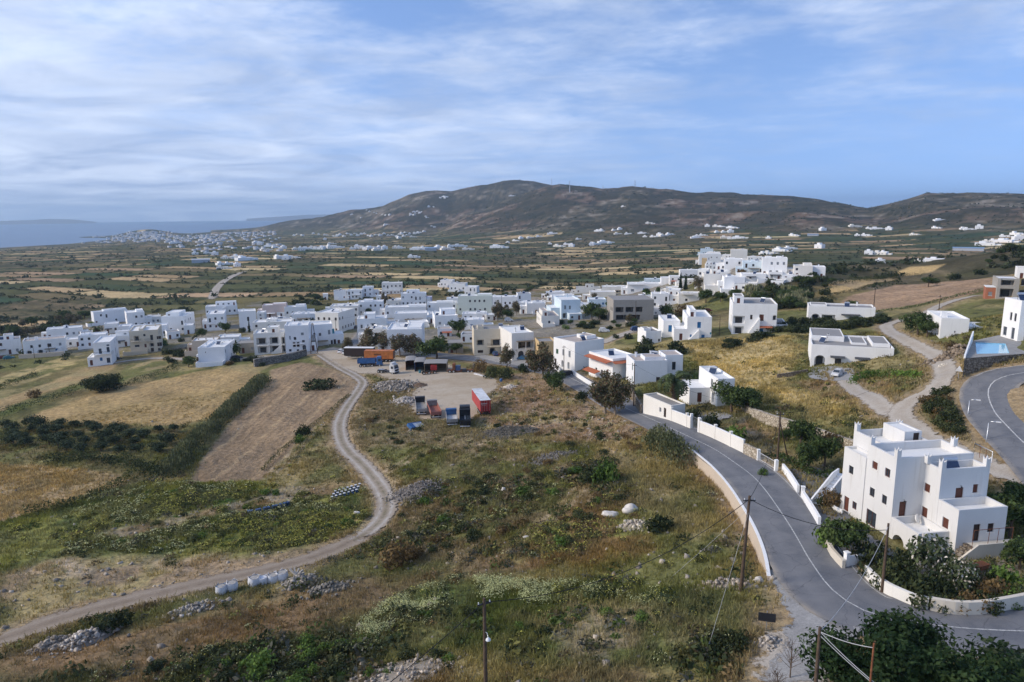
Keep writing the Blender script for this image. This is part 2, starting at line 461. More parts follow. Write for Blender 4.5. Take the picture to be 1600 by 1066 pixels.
ST_BROWN = stone_wall('brown_field_stone', (0.16, 0.13, 0.10), (0.26, 0.22, 0.17), (0.07, 0.055, 0.04), 1.9)
ST_GREY = stone_wall('grey_field_stone', (0.13, 0.125, 0.115), (0.24, 0.23, 0.215), (0.06, 0.055, 0.045), 1.5)
def attr_mat(name, rough=0.9, trans=0.0, nscale=1.5, var=0.35, bump=None, spec=0.12):
 """colour per plant/stone from the mesh attribute, broken up by noise"""
 t = NT(name)
 a = t.new('ShaderNodeAttribute', attribute_name='Col')
 n = t.noise(t.pos(), nscale, 4)
 k = t.ramp(n, [(0.3, 1 - var), (0.7, 1 + var)])
 c = t.mix(1.0, a.outputs['Color'], k, 'MULTIPLY')
 t.base(c); t.b.inputs['Roughness'].default_value = rough; t.b.inputs['Specular IOR Level'].default_value = spec
 if trans:
  tr = t.new('ShaderNodeBsdfTranslucent'); t.lk(c, tr.inputs['Color'])
  mx = t.new('ShaderNodeMixShader'); mx.inputs[0].default_value = trans
  t.lk(t.b.outputs[0], mx.inputs[1]); t.lk(tr.outputs[0], mx.inputs[2]); t.lk(mx.outputs[0], t.out.inputs['Surface'])
 if bump: t.bump(t.noise(t.pos(), bump, 5), 0.5, 0.1)
 MAT[name] = t.m; return t.m
LEAF = attr_mat('leaf_foliage', 0.8, 0.3, 0.8, 0.25)
GRASS = attr_mat('grass_blades', 0.85, 0.3, 0.5, 0.25)
PETAL = attr_mat('flower_petals', 0.8, 0.3, 1.0, 0.1)
ROCKM = attr_mat('rubble_stone', 0.92, 0, 3.0, 0.3, 6.0)
BARK = simple('tree_bark', (0.13, 0.095, 0.07), 0.95, 0.35, 4)
BARK_P = simple('pale_tree_bark', (0.26, 0.215, 0.17), 0.95, 0.3, 4)
def ground_mat():
 t = NT('ground_soil_and_grass')
 a = t.new('ShaderNodeAttribute', attribute_name='Col')
 p = t.pos()
 n1 = t.noise(p, 0.9, 8, 0.62); n2 = t.noise(p, 0.06, 6, 0.6); n3 = t.noise(p, 3.2, 6, 0.7)
 k = t.math('MULTIPLY', t.ramp(n1, [(0.25, 0.62), (0.75, 1.38)]), t.ramp(n2, [(0.3, 0.8), (0.7, 1.2)]))
 k = t.math('MULTIPLY', k, t.ramp(n3, [(0.3, 0.72), (0.72, 1.28)]))
 t.base(t.mix(1.0, a.outputs['Color'], k, 'MULTIPLY'))
 t.b.inputs['Roughness'].default_value = 1.0; t.b.inputs['Specular IOR Level'].default_value = 0.05
 big = t.noise(p, 0.02, 8, 0.65)
 h = t.math('ADD', t.math('MULTIPLY', n1, 0.35), t.math('MULTIPLY', big, 6.0))
 t.bump(h, 0.9, 1.0)
 return t.m
GROUND = ground_mat()
def asphalt_mat():
 t = NT('worn_asphalt'); p = t.pos()
 n = t.noise(p, 14, 4); b = t.noise(p, 0.35, 6, .65); uv = t.new('ShaderNodeAttribute', attribute_name='Col')
 sep = t.new('ShaderNodeSeparateColor'); t.lk(uv.outputs['Color'], sep.inputs[0])
 c = t.ramp(n, [(0.3, (0.105, 0.11, 0.122)), (0.7, (0.155, 0.16, 0.172))])
 c = t.mix(t.ramp(b, [(0.42, 0.0), (0.6, 0.6)]), c, (0.20, 0.20, 0.205))
 # wheel tracks are polished paler, the edges dusty
 c = t.mix(t.math('MULTIPLY', sep.outputs[1], 0.35), c, (0.215, 0.215, 0.22))
 dust = t.math('MULTIPLY', t.ramp(t.noise(p, 0.5, 6), [(0.35, 0.2), (0.6, 1.0)]), sep.outputs[0])
 c = t.mix(dust, c, (0.33, 0.29, 0.24))
 cr = t.new('ShaderNodeTexVoronoi', feature='DISTANCE_TO_EDGE'); cr.inputs['Scale'].default_value = 0.28
 dv = t.new('ShaderNodeVectorMath', operation='ADD'); nz = t.new('ShaderNodeTexNoise'); nz.inputs['Scale'].default_value = 0.9; t.lk(p, nz.inputs['Vector'])
 t.lk(p, dv.inputs[0]); t.lk(nz.outputs['Color'], dv.inputs[1]); t.lk(dv.outputs[0], cr.inputs['Vector'])
 crack = t.ramp(cr.outputs['Distance'], [(0.0, 0.65), (0.012, 0.0)])
 c = t.mix(crack, c, (0.07, 0.07, 0.075))
 t.base(c); t.b.inputs['Roughness'].default_value = 0.8; t.bump(n, 0.2, 0.01)
 return t.m
ASPHALT = asphalt_mat()
PAINT = None
def paint_mat():
 t = NT('worn_road_paint'); p = t.pos(); n = t.noise(p, 5, 5)
 t.base(t.ramp(n, [(0.35, (0.26, 0.26, 0.26)), (0.62, (0.6, 0.6, 0.58))])); return t.m
PAINT = paint_mat()
def track_mat(name, c1, c2, rut, strip=None, edge=0.55):
 """unpaved surface; Col.r = 0 at the edge .. 1 in the middle, Col.g = wheel track, Col.b = grass strip; ragged edge through transparency"""
 t = NT(name); p = t.pos()
 a = t.new('ShaderNodeAttribute', attribute_name='Col'); sep = t.new('ShaderNodeSeparateColor'); t.lk(a.outputs['Color'], sep.inputs[0])
 n = t.noise(p, 0.45, 6, 0.6); f = t.noise(p, 5, 6, 0.7)
 c = t.mix(t.ramp(n, [(0.35, 0.0), (0.65, 1.0)]), c1, c2)
 c = t.mix(t.math('MULTIPLY', sep.outputs[1], t.ramp(t.noise(p, 0.8, 4), [(0.3, 0.35), (0.7, 1.0)])), c, rut)
 if strip: c = t.mix(t.math('MULTIPLY', sep.outputs[2], t.ramp(t.noise(p, 0.7, 5), [(0.35, 0.1), (0.6, 0.9)])), c, strip)
 c = t.mix(1.0, c, t.ramp(f, [(0.3, 0.75), (0.7, 1.2)]), 'MULTIPLY')
 t.base(c); t.b.inputs['Roughness'].default_value = 0.95; t.bump(f, 0.4, 0.04)
 al = t.math('ADD', sep.outputs[0], t.math('MULTIPLY', t.math('SUBTRACT', t.noise(p, 0.7, 6, 0.7), 0.5), 1.5))
 al = t.ramp(al, [(edge * 0.35, 0.0), (edge * 0.6, 1.0)])
 tr = t.new('ShaderNodeBsdfTransparent'); mx = t.new('ShaderNodeMixShader')
 t.lk(al, mx.inputs[0]); t.lk(tr.outputs[0], mx.inputs[1]); t.lk(t.b.outputs[0], mx.inputs[2]); t.lk(mx.outputs[0], t.out.inputs['Surface'])
 return t.m
TRACKB = track_mat('brown_dirt_track', (.245,.19,.14), (.30,.24,.18), (.34,.28,.215), (.2,.155,.11))
TRACK = track_mat('packed_dirt_track', (0.27, 0.215, 0.16), (0.34, 0.285, 0.225), (0.47, 0.44, 0.40), (0.17, 0.15, 0.09))
YARD = track_mat('yard_gravel', (.37,.295,.205), (.43,.35,.255), (.47,.40,.31))
LANE = track_mat('lane_gravel', (0.35, 0.30, 0.24), (0.41, 0.36, 0.30), (0.46, 0.42, 0.365))
CONCF = simple('concrete_paving', (0.30, 0.29, 0.275), 0.9, 0.2, 1.2)
TARMACG = simple('old_tarmac', (0.16, 0.16, 0.165), 0.9, 0.25, 1.0)
def water_mat():
 t = NT('sea_surface')
 n = t.noise(t.pos((1, 1, 1)), 0.004, 4)
 t.base(t.ramp(n, [(0.35, (0.03, 0.095, 0.20)), (0.65, (0.045, 0.12, 0.235))]))
 t.b.inputs['Roughness'].default_value = 0.35; t.b.inputs['Specular IOR Level'].default_value = 0.5
 t.bump(t.noise(t.pos((0.25, 1, 1)), 0.05, 4), 0.6, 2.0)
 return t.m
# ---------------------------------------------------------------- lines of the land
ROAD = smooth_line(GL([(1700,985),(1600,987),(1500,982),(1420,972),(1350,955),(1300,922),(1268,880),(1246,842),(1225,808),(1197,768),(1168,738),(1130,711),(1100,694),(1060,675),(1010,652),(974,636),(930,611),(885,588),(850,578),(800,568),(745,561),(690,556),(640,553),(590,549),(545,547),(500,550),(440,556)]), 1.5)
RETAIN = smooth_line(GL([(1202,905),(1196,872),(1184,838),(1164,800),(1140,763),(1110,729),(1077,702)]), 1.2)
WALLCUT.append((RETAIN, 1.7, 11.0))
STREET = smooth_line(GL([(548,547),(560,532),(570,518),(577,506)]), 1.5)
HAIRPIN = smooth_line(GL([(1700,800),(1640,735),(1599,692),(1575,668),(1554,644),(1544,618),(1548,602),(1564,591),(1600,583),(1680,578)]), 1.5)
TRK = smooth_line(GL([(-60,1020),(0,1000),(100,966),(200,940),(300,916),(400,895),(480,874),(540,851),(578,829),(600,805),(603,780),(590,755),(566,726),(545,706),(533,686),(531,660),(543,635),(559,612),(566,598),(556,588),(532,575),(512,562),(497,553)]), 1.5)
LANE_A = smooth_line(GL([(1700,775),(1620,752),(1540,728),(1480,700),(1425,668),(1405,646),(1425,625),(1462,605),(1478,583),(1466,560),(1440,545),(1412,530),(1390,518),(1385,508),(1410,500),(1440,492),(1475,475),(1510,465),(1545,460)]), 1.5)
LANE_B = smooth_line(GL([(1412,655),(1380,638),(1345,615),(1318,592),(1305,582)]), 1.5)
SPUR = smooth_line(GL([(1215,1120),(1235,1060),(1262,1005),(1285,965)]), 1.5)
VLANE = smooth_line(GL([(1010,512),(980,520),(950,532),(930,540)]), 1.5)
PLAINROAD = smooth_line(GL([(330,470),(338,452),(350,440),(368,430),(385,424)]), 6)
WESTLANE = smooth_line(GL([(440,556),(395,558),(350,566),(300,562),(240,560),(185,566),(150,574)]), 2)
YARDP = GL([(497,549),(520,543),(560,549),(600,556),(650,563),(700,571),(745,582),(775,595),(776,607),(758,616),(752,640),(735,655),(660,656),(645,640),(646,616),(655,606),(640,595),(610,592),(585,584),(560,583),(530,572)])
ROADLINES = [(ROAD, 3.9), (STREET, 3.2), (HAIRPIN, 4.4), (TRK, 2.0), (LANE_A, 2.0), (LANE_B, 1.6), (SPUR, 3.0), (VLANE, 2.6), (WESTLANE, 1.8)]
def roadmask(x, y, extra=0.0):
 """signed distance outside the roads, tracks and yard (negative on them)"""
 x = np.atleast_1d(x); y = np.atleast_1d(y)
 out = np.full(len(x), 50.0)
 m = np.hypot(x, y) < 520
 if not m.any(): return out
 xx, yy = x[m], y[m]; o = np.full(len(xx), 50.0)
 for pts, hw in ROADLINES:
  A = np.array(pts); lo, hi = A.min(0) - 12, A.max(0) + 12
  k = (xx > lo[0]) & (xx < hi[0]) & (yy > lo[1]) & (yy < hi[1])
  if k.any():
   d, _, _ = dist_poly(xx[k], yy[k], pts[::2] + [pts[-1]])
   o[k] = np.minimum(o[k], d - hw)
 A = np.array(YARDP); lo, hi = A.min(0) - 12, A.max(0) + 12
 k = (xx > lo[0]) & (xx < hi[0]) & (yy > lo[1]) & (yy < hi[1])
 if k.any(): o[k] = np.minimum(o[k], -sdist(xx[k], yy[k], YARDP))
 out[m] = o
 return out
# ---------------------------------------------------------------- land cover (albedo), by zones outlined on the ground
C = dict(soil=(.165,.115,.070), dry=(.225,.19,.105), olive=(.105,.112,.046), green=(.068,.092,.030), scrub=(.050,.056,.026), pale=(.33,.275,.21),
   stubble=(.285,.222,.135), plough=(.185,.142,.098), ygreen=(.165,.175,.055), dbrown=(.125,.095,.06), hill=(.215,.158,.115), rust=(.15,.098,.045))
def Z(px, col, col2=None, soft=1.5, warp=2.0, amt=1.0, ns=9.0, name=None):
 return dict(p=GL(px), c=np.array(C.get(col, col)), c2=np.array(C.get(col2 or col, col2 or col)), soft=soft, warp=warp, amt=amt, ns=ns, name=name)
ZONES = [
 # around the slope left of the road
 Z([(560,640),(640,600),(760,640),(800,690),(720,740),(640,770),(610,740),(560,700)], (.165,.135,.09), 'olive', 4, 5, .85, 10, 'verge'),
 Z([(780,590),(830,583),(905,600),(960,640),(1010,680),(960,700),(870,690),(780,690),(740,670),(760,625)], 'hill', 'dry', 3, 4, .95, 7, 'rocky'),
 Z([(900,690),(1040,690),(1080,735),(1130,800),(1150,850),(1060,830),(1000,780),(940,730)], 'dry', 'olive', 3, 4, .8, 12, 'grassy'),
 Z([(600,790),(760,700),(860,720),(960,720),(1000,790),(900,870),(700,880),(560,860)], (.145,.115,.075), 'olive', 5, 6, .85, 6, 'scrub'),
 Z([(820,830),(900,790),(1000,800),(1010,860),(920,900),(830,880)], 'rust', 'ygreen', 3, 4, .8, 5, 'rustscrub'),
 Z([(650,905),(760,868),(850,870),(860,890),(760,905),(690,912)], 'soil', 'dbrown', 2, 2.5, .8, 5),
 Z([(560,985),(600,950),(700,900),(820,905),(960,905),(1080,930),(1170,960),(1180,1010),(1120,1070),(900,1080),(560,1080)], 'green', 'olive', 3, 4, .9, 5, 'meadow'),
 Z([(820,985),(900,940),(1000,950),(1060,1000),(1000,1040),(880,1050)], (.26,.22,.165), 'olive', 3, 4, .75, 3),
 Z([(560,1040),(720,1020),(900,1048),(1060,1045),(1100,1075),(560,1090)], 'dry', 'soil', 2, 2, .8, 4),
 Z([(0,1022),(200,985),(420,930),(560,905),(650,905),(600,935),(480,985),(380,1010),(200,1050),(0,1075)], 'dbrown', 'soil', 2.5, 3, .95, 9, 'ploughstrip'),
 Z([(0,1070),(220,1040),(400,1000),(520,985),(560,1000),(540,1090),(0,1120)], 'scrub', 'soil', 3, 4, .85, 6, 'darkscrub'),
 Z([(0,905),(90,875),(150,865),(270,860),(400,868),(560,835),(590,830),(545,858),(480,878),(400,898),(300,918),(200,942),(100,968),(0,1003)], (.20,.155,.11), 'dry', 2.5, 4, .9, 6, 'bare'),
 Z([(50,892),(75,878),(110,880),(128,893),(100,902)], 'pale', None, 1.5, 2, .9), Z([(0,866),(40,853),(65,852),(30,868)], 'pale', None, 1, 2, .8),
 Z([(240,868),(300,858),(360,868),(320,882),(260,884)], (.28,.225,.17), None, 2, 3, .8),
 Z([(0,815),(60,800),(180,768),(240,757),(330,752),(440,752),(560,764),(590,775),(592,815),(556,836),(470,852),(400,866),(290,864),(150,862),(60,874),(0,892)], 'ygreen', 'green', 2.5, 4, .9, 4, 'yellowgreen'),
 Z([(130,840),(260,808),(360,785),(470,755),(540,742),(565,750),(540,766),(440,790),(300,818),(200,845)], (.225,.19,.15), 'soil', 2, 3, .85, 4, 'gravelstrip'),
 Z([(440,690),(520,640),(545,690),(590,745),(560,752),(430,758),(410,745)], 'olive', 'dry', 2, 3, .8, 6, 'verge'),
 # fields on the left
 Z([(-40,722),(60,728),(140,735),(205,746),(195,760),(120,783),(40,803),(-40,822)], 'stubble', (.27,.20,.10), .8, .6, 1, 5, 'cornfield'),
 Z([(20,658),(120,624),(200,602),(330,577),(398,572),(408,590),(390,615),(330,652),(255,668),(120,664)], (.285,.215,.115), (.24,.185,.095), 1, 1, 1, 12, 'stubblefield'),
 Z([(296,754),(318,715),(350,672),(395,625),(412,602),(425,580),(470,566),(520,578),(552,592),(556,602),(538,622),(520,640),(495,662),(470,690),(430,728),(405,752)], 'plough', (.215,.165,.112), .8, .8, 1, 10, 'ploughed'),
 Z([(-40,660),(30,652),(130,662),(290,668),(320,655),(290,700),(250,742),(215,745),(70,722),(-40,715)], (.10,.088,.045), 'olive', 2, 2, .9, 4, 'orchard'),
 Z([(0,650),(60,630),(130,608),(190,600),(210,590),(255,575),(205,580),(120,600),(0,640)], 'green', 'olive', 1.5, 2, .8, 6),
 Z([(-40,640),(60,603),(120,580),(165,566),(205,558),(160,585),(60,618),(-40,655)], (.25,.19,.105), 'dry', 1, 1.5, .9, 8),
 Z([(180,586),(210,566),(260,556),(275,566),(235,580)], 'dry', 'olive', 1, 2, .9, 5),
 Z([(-40,600),(40,575),(100,558),(120,566),(80,585),(-40,622)], (.30,.25,.13), 'olive', 1.5, 2, .9, 5, 'dryslope'),
 Z([(340,575),(395,568),(440,560),(420,575),(400,585)], 'dry', None, 1, 1, .8),
 # right-hand side
 Z([(1060,540),(1110,532),(1180,530),(1225,527),(1250,540),(1242,575),(1230,600),(1290,612),(1330,650),(1320,668),(1255,640),(1180,612),(1120,592),(1075,560)], (.35,.285,.155), (.22,.18,.085), 2.5, 4, .95, 5, 'drygrass'),
 Z([(1240,595),(1300,590),(1330,602),(1390,640),(1370,655),(1345,665),(1300,620)], 'dry', 'soil', 2, 3, .8, 5),
 Z([(1325,590),(1420,590),(1440,600),(1400,625),(1360,628)], (.20,.14,.085), 'olive', 2, 3, .8, 5),
 Z([(1305,478),(1330,462),(1400,446),(1470,440),(1552,434),(1545,452),(1500,465),(1420,478),(1360,487),(1310,488)], (.255,.185,.13), (.225,.165,.115), 1, 1, 1, 12, 'ploughfar'),
 Z([(1290,450),(1300,438),(1390,434),(1400,437),(1340,452),(1300,462)], (.36,.27,.14), 'stubble', 1, 1, 1, 9),
 Z([(1395,428),(1420,418),(1475,414),(1460,424),(1420,432)], (.33,.25,.13), None, 1, 1, 1),
 Z([(1350,505),(1375,498),(1400,505),(1420,540),(1400,545),(1370,525)], 'dry', 'olive', 1.5, 2, .8, 5),
 Z([(1460,570),(1510,565),(1510,600),(1490,610)], 'dry', 'soil', 1.5, 2, .8, 4),
 Z([(1420,640),(1480,600),(1515,615),(1560,690),(1590,730),(1540,722),(1470,690)], 'scrub', 'olive', 2, 2, .9, 5, 'bank'),
 Z([(1140,660),(1165,650),(1215,675),(1225,720),(1190,700),(1150,680)], (.075,.075,.075), 'soil', 2, 1.5, .9, 5),
 Z([(700,575),(745,578),(790,590),(760,600),(720,585)], 'olive', 'dry', 1.5, 2, .8, 4),
 Z([(885,525),(930,520),(935,535),(900,545),(860,530)], 'olive', 'rust', 2, 2, .8, 4),
 Z([(660,462),(690,446),(720,455),(735,470),(700,475),(665,476)], (.125,.105,.055), 'scrub', 2, 2, .9, 5),
 Z([(1005,452),(1060,425),(1100,400),(1100,440),(1060,452)], (.14,.13,.055), 'scrub', 3, 3, .9, 5),
 Z([(740,470),(760,455),(800,445),(860,448),(850,465),(800,468)], (.19,.135,.09), 'scrub', 4, 6, .9, 6),
]
ZN = [z for z in ZONES if z['name']]
def crops(x, y):
 """strip fields of the plain: jittered cells in a turned, stretched frame"""
 def cells(ang, sx, sy, s):
  u = (x * math.cos(ang) + y * math.sin(ang)) + (fbm(x / 180, y / 180, s + 5, 2) - .5) * 50
  v = (-x * math.sin(ang) + y * math.cos(ang)) + (fbm(x / 150, y / 150, s + 6, 2) - .5) * 40
  u, v = u / sx, v / sy
  iv = np.floor(v); u = u + _hash(iv, iv * 0 + 3, s) * 7
  iu = np.floor(u)
  sub = _hash(iu, iv, s + 9)
  fu = np.minimum(u - iu, iu + 1 - u) * sx; fv = np.minimum(v - iv, iv + 1 - v) * sy
  return _hash(iu, iv, s), np.minimum(fu, fv), _hash(iu, iv, s + 1)
 h, e, h2 = cells(0.22, 74, 27, 40)
 hb, eb, hb2 = cells(-0.35, 95, 34, 60)
 reg = vnoise(x / 330, y / 330, 71) > 0.52
 h = np.where(reg, h, hb); e = np.where(reg, e, eb); h2 = np.where(reg, h2, hb2)
 pal = np.array([(.045,.055,.026),(.062,.070,.032),(.085,.085,.040),(.048,.068,.034),(.115,.105,.052),(.035,.062,.034),(.15,.125,.07),(.33,.25,.15),(.40,.32,.19),(.28,.205,.135),(.20,.15,.09),(.07,.075,.035)])
 k = np.searchsorted(np.array([.12,.25,.36,.45,.53,.59,.66,.75,.83,.90,.95]), h)
 c = pal[k] * (0.85 + 0.3 * h2)[:, None]
 return c, e
def landcover(x, y, z):
 r = np.hypot(x, y); az = np.arctan2(x, y)
 n1 = fbm(x / 14, y / 14, 1, 4); n2 = fbm(x / 4, y / 4, 2, 4); n3 = fbm(x / 45, y / 45, 3, 3)
 def lerp(a, b, t): return a * (1 - t)[:, None] + b * t[:, None]
 base = lerp(np.tile(C['olive'], (len(x), 1)), np.array(C['dry']), sstep(n1, .45, .68) * .7)
 base = lerp(base, np.array(C['scrub']), sstep(n2, .52, .68) * .75)
 base = lerp(base, np.array(C['soil']), sstep(n3, .5, .7) * .45)
 col = base
 # village ground: dusty yards
 # the plain
 wf = sstep(r, 330, 430)
 if (wf > 0).any():
  m = wf > 0
  c, e = crops(x[m], y[m])
  hw = 2.2 + 3.5 * vnoise(x[m] / 60, y[m] / 60, 77) + r[m] * 0.0012
  hedge = 1 - sstep(e, hw * .55, hw)
  hedge = hedge * (vnoise(x[m] / 35, y[m] / 35, 78) > .25)
  c = lerp(c, np.array((.042,.050,.026)), hedge * .9)
  wild = sstep(fbm(x[m] / 160, y[m] / 160, 81, 4), .52, .60)
  wc = lerp(np.tile((.060,.060,.034), (m.sum(), 1)), np.array((.15,.12,.08)), sstep(n1[m], .45, .62) * .6)
  wc = lerp(wc, np.array((.036,.042,.024)), sstep(n2[m], .5, .62) * .8)
  c = lerp(c, wc, wild * .85)
  # towards the coast: browner, less green
  col[m] = lerp(col[m], c, wf[m])
  # hillsides
  hz = z[m] - plain(x[m], y[m])
  hm = sstep(hz + (n1[m] - .5) * 20, 6, 34)
  k1 = fbm(x[m] / 110, y[m] / 110, 91, 5); k2 = fbm(x[m] / 30, y[m] / 30, 92, 4); k3 = fbm(x[m] / 300, y[m] / 300, 93, 3)
  hc = lerp(np.tile((.092,.086,.062), (m.sum(), 1)), np.array((.135,.10,.075)), sstep(k3, .42, .6))
  hc = lerp(hc, np.array((.044,.044,.028)), sstep(k1, .46, .56) * .9)
  hc = lerp(hc, np.array((.030,.034,.022)), sstep(k2, .52, .60) * .8)
  hc = lerp(hc, np.array((.30,.275,.24)), sstep(k2 * .6 + k1 * .4, .41, .30) * .7)
  ter = np.abs(((z[m] + 6 * k1) / 9.0) % 1 - .5) * 2       # old terraces
  hc = lerp(hc, np.array((.15,.125,.085)), sstep(ter, .82, .95) * sstep(k3, .55, .42) * .6)
  col[m] = lerp(col[m], hc * .85, hm * .95)
 # zones
 near = r < 520
 idx = np.where(near)[0]
 xx, yy = x[idx], y[idx]
 wn = (fbm(xx / 3.0, yy / 3.0, 5, 4) - .5) * 2; wn2 = (fbm(xx / 9.0, yy / 9.0, 6, 3) - .5) * 2
 cc = col[idx]
 for zo in ZONES:
  A = np.array(zo['p']); lo, hi = A.min(0) - 12, A.max(0) + 12
  k = np.where((xx > lo[0]) & (xx < hi[0]) & (yy > lo[1]) & (yy < hi[1]))[0]
  if not len(k): continue
  s = sdist(xx[k], yy[k], zo['p']) + (wn[k] * .7 + wn2[k] * .8) * zo['warp']
  w = sstep(s, -zo['soft'], zo['soft']) * zo['amt']
  t = sstep(fbm(xx[k] / zo['ns'], yy[k] / zo['ns'], 33, 5), .42, .62)
  c = lerp(np.tile(zo['c'], (len(k), 1)), zo['c2'], t)
  if zo['name'] == 'ploughed':      # straw swaths left along the furrows
   A0, A1 = np.array(FUR[0]), np.array(FUR[1]); e = (A1 - A0) / np.linalg.norm(A1 - A0)
   u = (xx[k] - A0[0]) * -e[1] + (yy[k] - A0[1]) * e[0] + wn2[k] * 1.2
   f = np.abs((u / 7.5) % 1 - .5) * 2
   c = lerp(c, np.array((.30,.235,.155)), sstep(f, .84, .96) * (.45 + .5 * sstep(wn[k], -.3, .4)))
   g = np.abs((u / 1.5) % 1 - .5) * 2
   c = c * (1 - .14 * sstep(g, .5, .9))[:, None]
  if zo['name'] in ('stubblefield', 'cornfield', 'ploughfar'):
   A0, A1 = np.array(FUR2[0]), np.array(FUR2[1]); e = (A1 - A0) / np.linalg.norm(A1 - A0)
   u = (xx[k] - A0[0]) * -e[1] + (yy[k] - A0[1]) * e[0] + wn2[k] * 1.0
   g = np.abs((u / 2.2) % 1 - .5) * 2
   c = c * (1 - .18 * sstep(g, .5, .9))[:, None]
  cc[k] = lerp(cc[k], c, w)
 # wheel tracks along the ploughed field
 for L, wd in FAINT:
  A = np.array(L); lo, hi = A.min(0) - 4, A.max(0) + 4
  k = np.where((xx > lo[0]) & (xx < hi[0]) & (yy > lo[1]) & (yy < hi[1]))[0]
  if len(k):
   d, _, _ = dist_poly(xx[k], yy[k], L)
   w = (1 - sstep(np.abs(d - wd), .25, .7)) * (.5 + .5 * sstep(wn[k], -.4, .2))
   cc[k] = lerp(cc[k], np.array((.30,.25,.185)), w * .8)
 # trodden, dusty margins of the roads and the yard
 rm = roadmask(xx, yy)
 w = (1 - sstep(rm + wn * 1.6, .2, 3.2)) * .75
 cc[:] = lerp(cc, np.array((.23,.18,.125)), w)
 col[idx] = cc
 # inside the village
 vil = 0
 for P in VILLAGE:
  s = sdist(x[idx], y[idx], P); w = sstep(s + wn2 * 6, -4, 8)
  vc = lerp(np.tile((.165,.160,.150), (len(idx), 1)), np.array((.12,.11,.06)), sstep(fbm(xx / 11, yy / 11, 55, 3), .5, .62))
  col[idx] = lerp(col[idx], vc, w * .85)
 return np.clip(col * np.array((1.52, 1.42, 1.28)), 0, .62) * (1 - .10 * sstep(r, 500, 900) )[:, None]
FUR = GL([(330,752),(500,600)])
FUR2 = GL([(60,655),(330,640)])
FAINT = [(smooth_line(GL([(540,622),(515,650),(480,685),(430,735)]), 2), .8), (smooth_line(GL([(610,735),(680,700),(760,690),(850,660),(960,655)]), 2), .9), (smooth_line(GL([(800,860),(870,800),(900,770),(960,690)]), 2), .8)]
VILLAGE = [GL([(440,545),(520,500),(600,470),(700,468),(800,455),(950,450),(1050,440),(1090,470),(1000,505),(930,520),(860,555),(750,556),(640,545),(540,540)]),
   GL([(-20,548),(140,495),(200,490),(290,490),(390,470),(440,480),(440,548),(350,555),(270,545),(180,560),(80,550)]),
   GL([(1095,450),(1100,412),(1150,400),(1230,408),(1230,440),(1160,455)])]
def build_ground():
 core = np.radians(np.arange(-43, 43.01, 0.105))
 side = np.radians(np.array([-75,-70,-66,-62,-58,-55,-52,-50,-48,-46.5,-45,-44,-43.5]))
 az = np.concatenate([side, core, -side[::-1]])
 rr = [12.0]
 while rr[-1] < 11500:
  r = rr[-1]
  rr.append(r * (1.02 if r < 45 else 1.0062 if r < 330 else 1.0085 if r < 1600 else 1.011 if r < 4600 else 1.04))
 rr = np.array(rr)
 A, Rr = np.meshgrid(az, rr)
 x = (Rr * np.sin(A)).ravel(); y = (Rr * np.cos(A)).ravel()
 z = H(x, y); r = np.hypot(x, y)
 col = landcover(x, y, z)
 rm = roadmask(x, y)
 mic = sstep(rm, .3, 4.0)
 z = z + ((fbm(x / 5, y / 5, 61, 4) - .5) * .75 + (fbm(x / 17, y / 17, 62, 3) - .5) * 1.0) * mic * (1 - sstep(r, 420, 600)) - .12 * (1 - sstep(rm, -.2, .6))
 na, nr = len(az), len(rr)
 i = np.arange(nr - 1)[:, None] * na + np.arange(na - 1)[None]
 Fc = np.stack([i, i + 1, i + na + 1, i + na], -1).reshape(-1, 4)
 me = mesh_np('ground', np.stack([x, y, z], 1), Fc, GROUND, colors=col, smooth=True)
 o = link('ground', me); tag(o, kind='structure')
 # everything behind the camera, down to the horizon
 return o
def ribbon(name, pts, hw, mat, lift, cross=9, kind='structure', flag='track', hw2=None):
 P = np.array(pts); T = np.gradient(P, axis=0); T /= np.linalg.norm(T, axis=1)[:, None]
 N = np.stack([-T[:, 1], T[:, 0]], 1)
 hw = np.full(len(P), hw) if np.isscalar(hw) else np.array(hw)
 u = np.linspace(-1, 1, cross)
 X = P[:, None, 0] + N[:, None, 0] * u[None] * hw[:, None]; Y = P[:, None, 1] + N[:, None, 1] * u[None] * hw[:, None]
 Zz = H(X.ravel(), Y.ravel()).reshape(X.shape)
 if flag == 'road':   # level across, so that the cut of the wall does not bend it
  c = H0(P[:, 0], P[:, 1]); Zz = c[:, None] + (H0(X.ravel(), Y.ravel()).reshape(X.shape) - c[:, None]) * .7
 Zz = Zz + lift
 n, k = X.shape
 i = np.arange(n - 1)[:, None] * k + np.arange(k - 1)[None]
 Fc = np.stack([i, i + k, i + k + 1, i + 1], -1).reshape(-1, 4)
 U = np.tile(u, (n, 1))
 if flag == 'road':
  col = np.stack([sstep(np.abs(U), .8, 1.0), np.exp(-((np.abs(U) - .5) / .16) ** 2), U * 0], -1)
 else:
  col = np.stack([1 - np.abs(U), np.exp(-((np.abs(U) - .42) / .15) ** 2), np.exp(-(U / .16) ** 2)], -1)
  end = np.minimum(np.arange(n), np.arange(n)[::-1]) / 4.0
  col[..., 0] *= np.clip(end, 0, 1)[:, None]
 V = np.stack([X, Y, Zz], -1).reshape(-1, 3)
 me = mesh_np(name, V, Fc, mat, colors=col.reshape(-1, 3), smooth=True)
 o = link(name, me); tag(o, kind=kind); return o
def offset_line(pts, d):
 P = np.array(pts); T = np.gradient(P, axis=0); T /= np.linalg.norm(T, axis=1)[:, None]
 return [tuple(p) for p in P + np.stack([-T[:, 1], T[:, 0]], 1) * d]
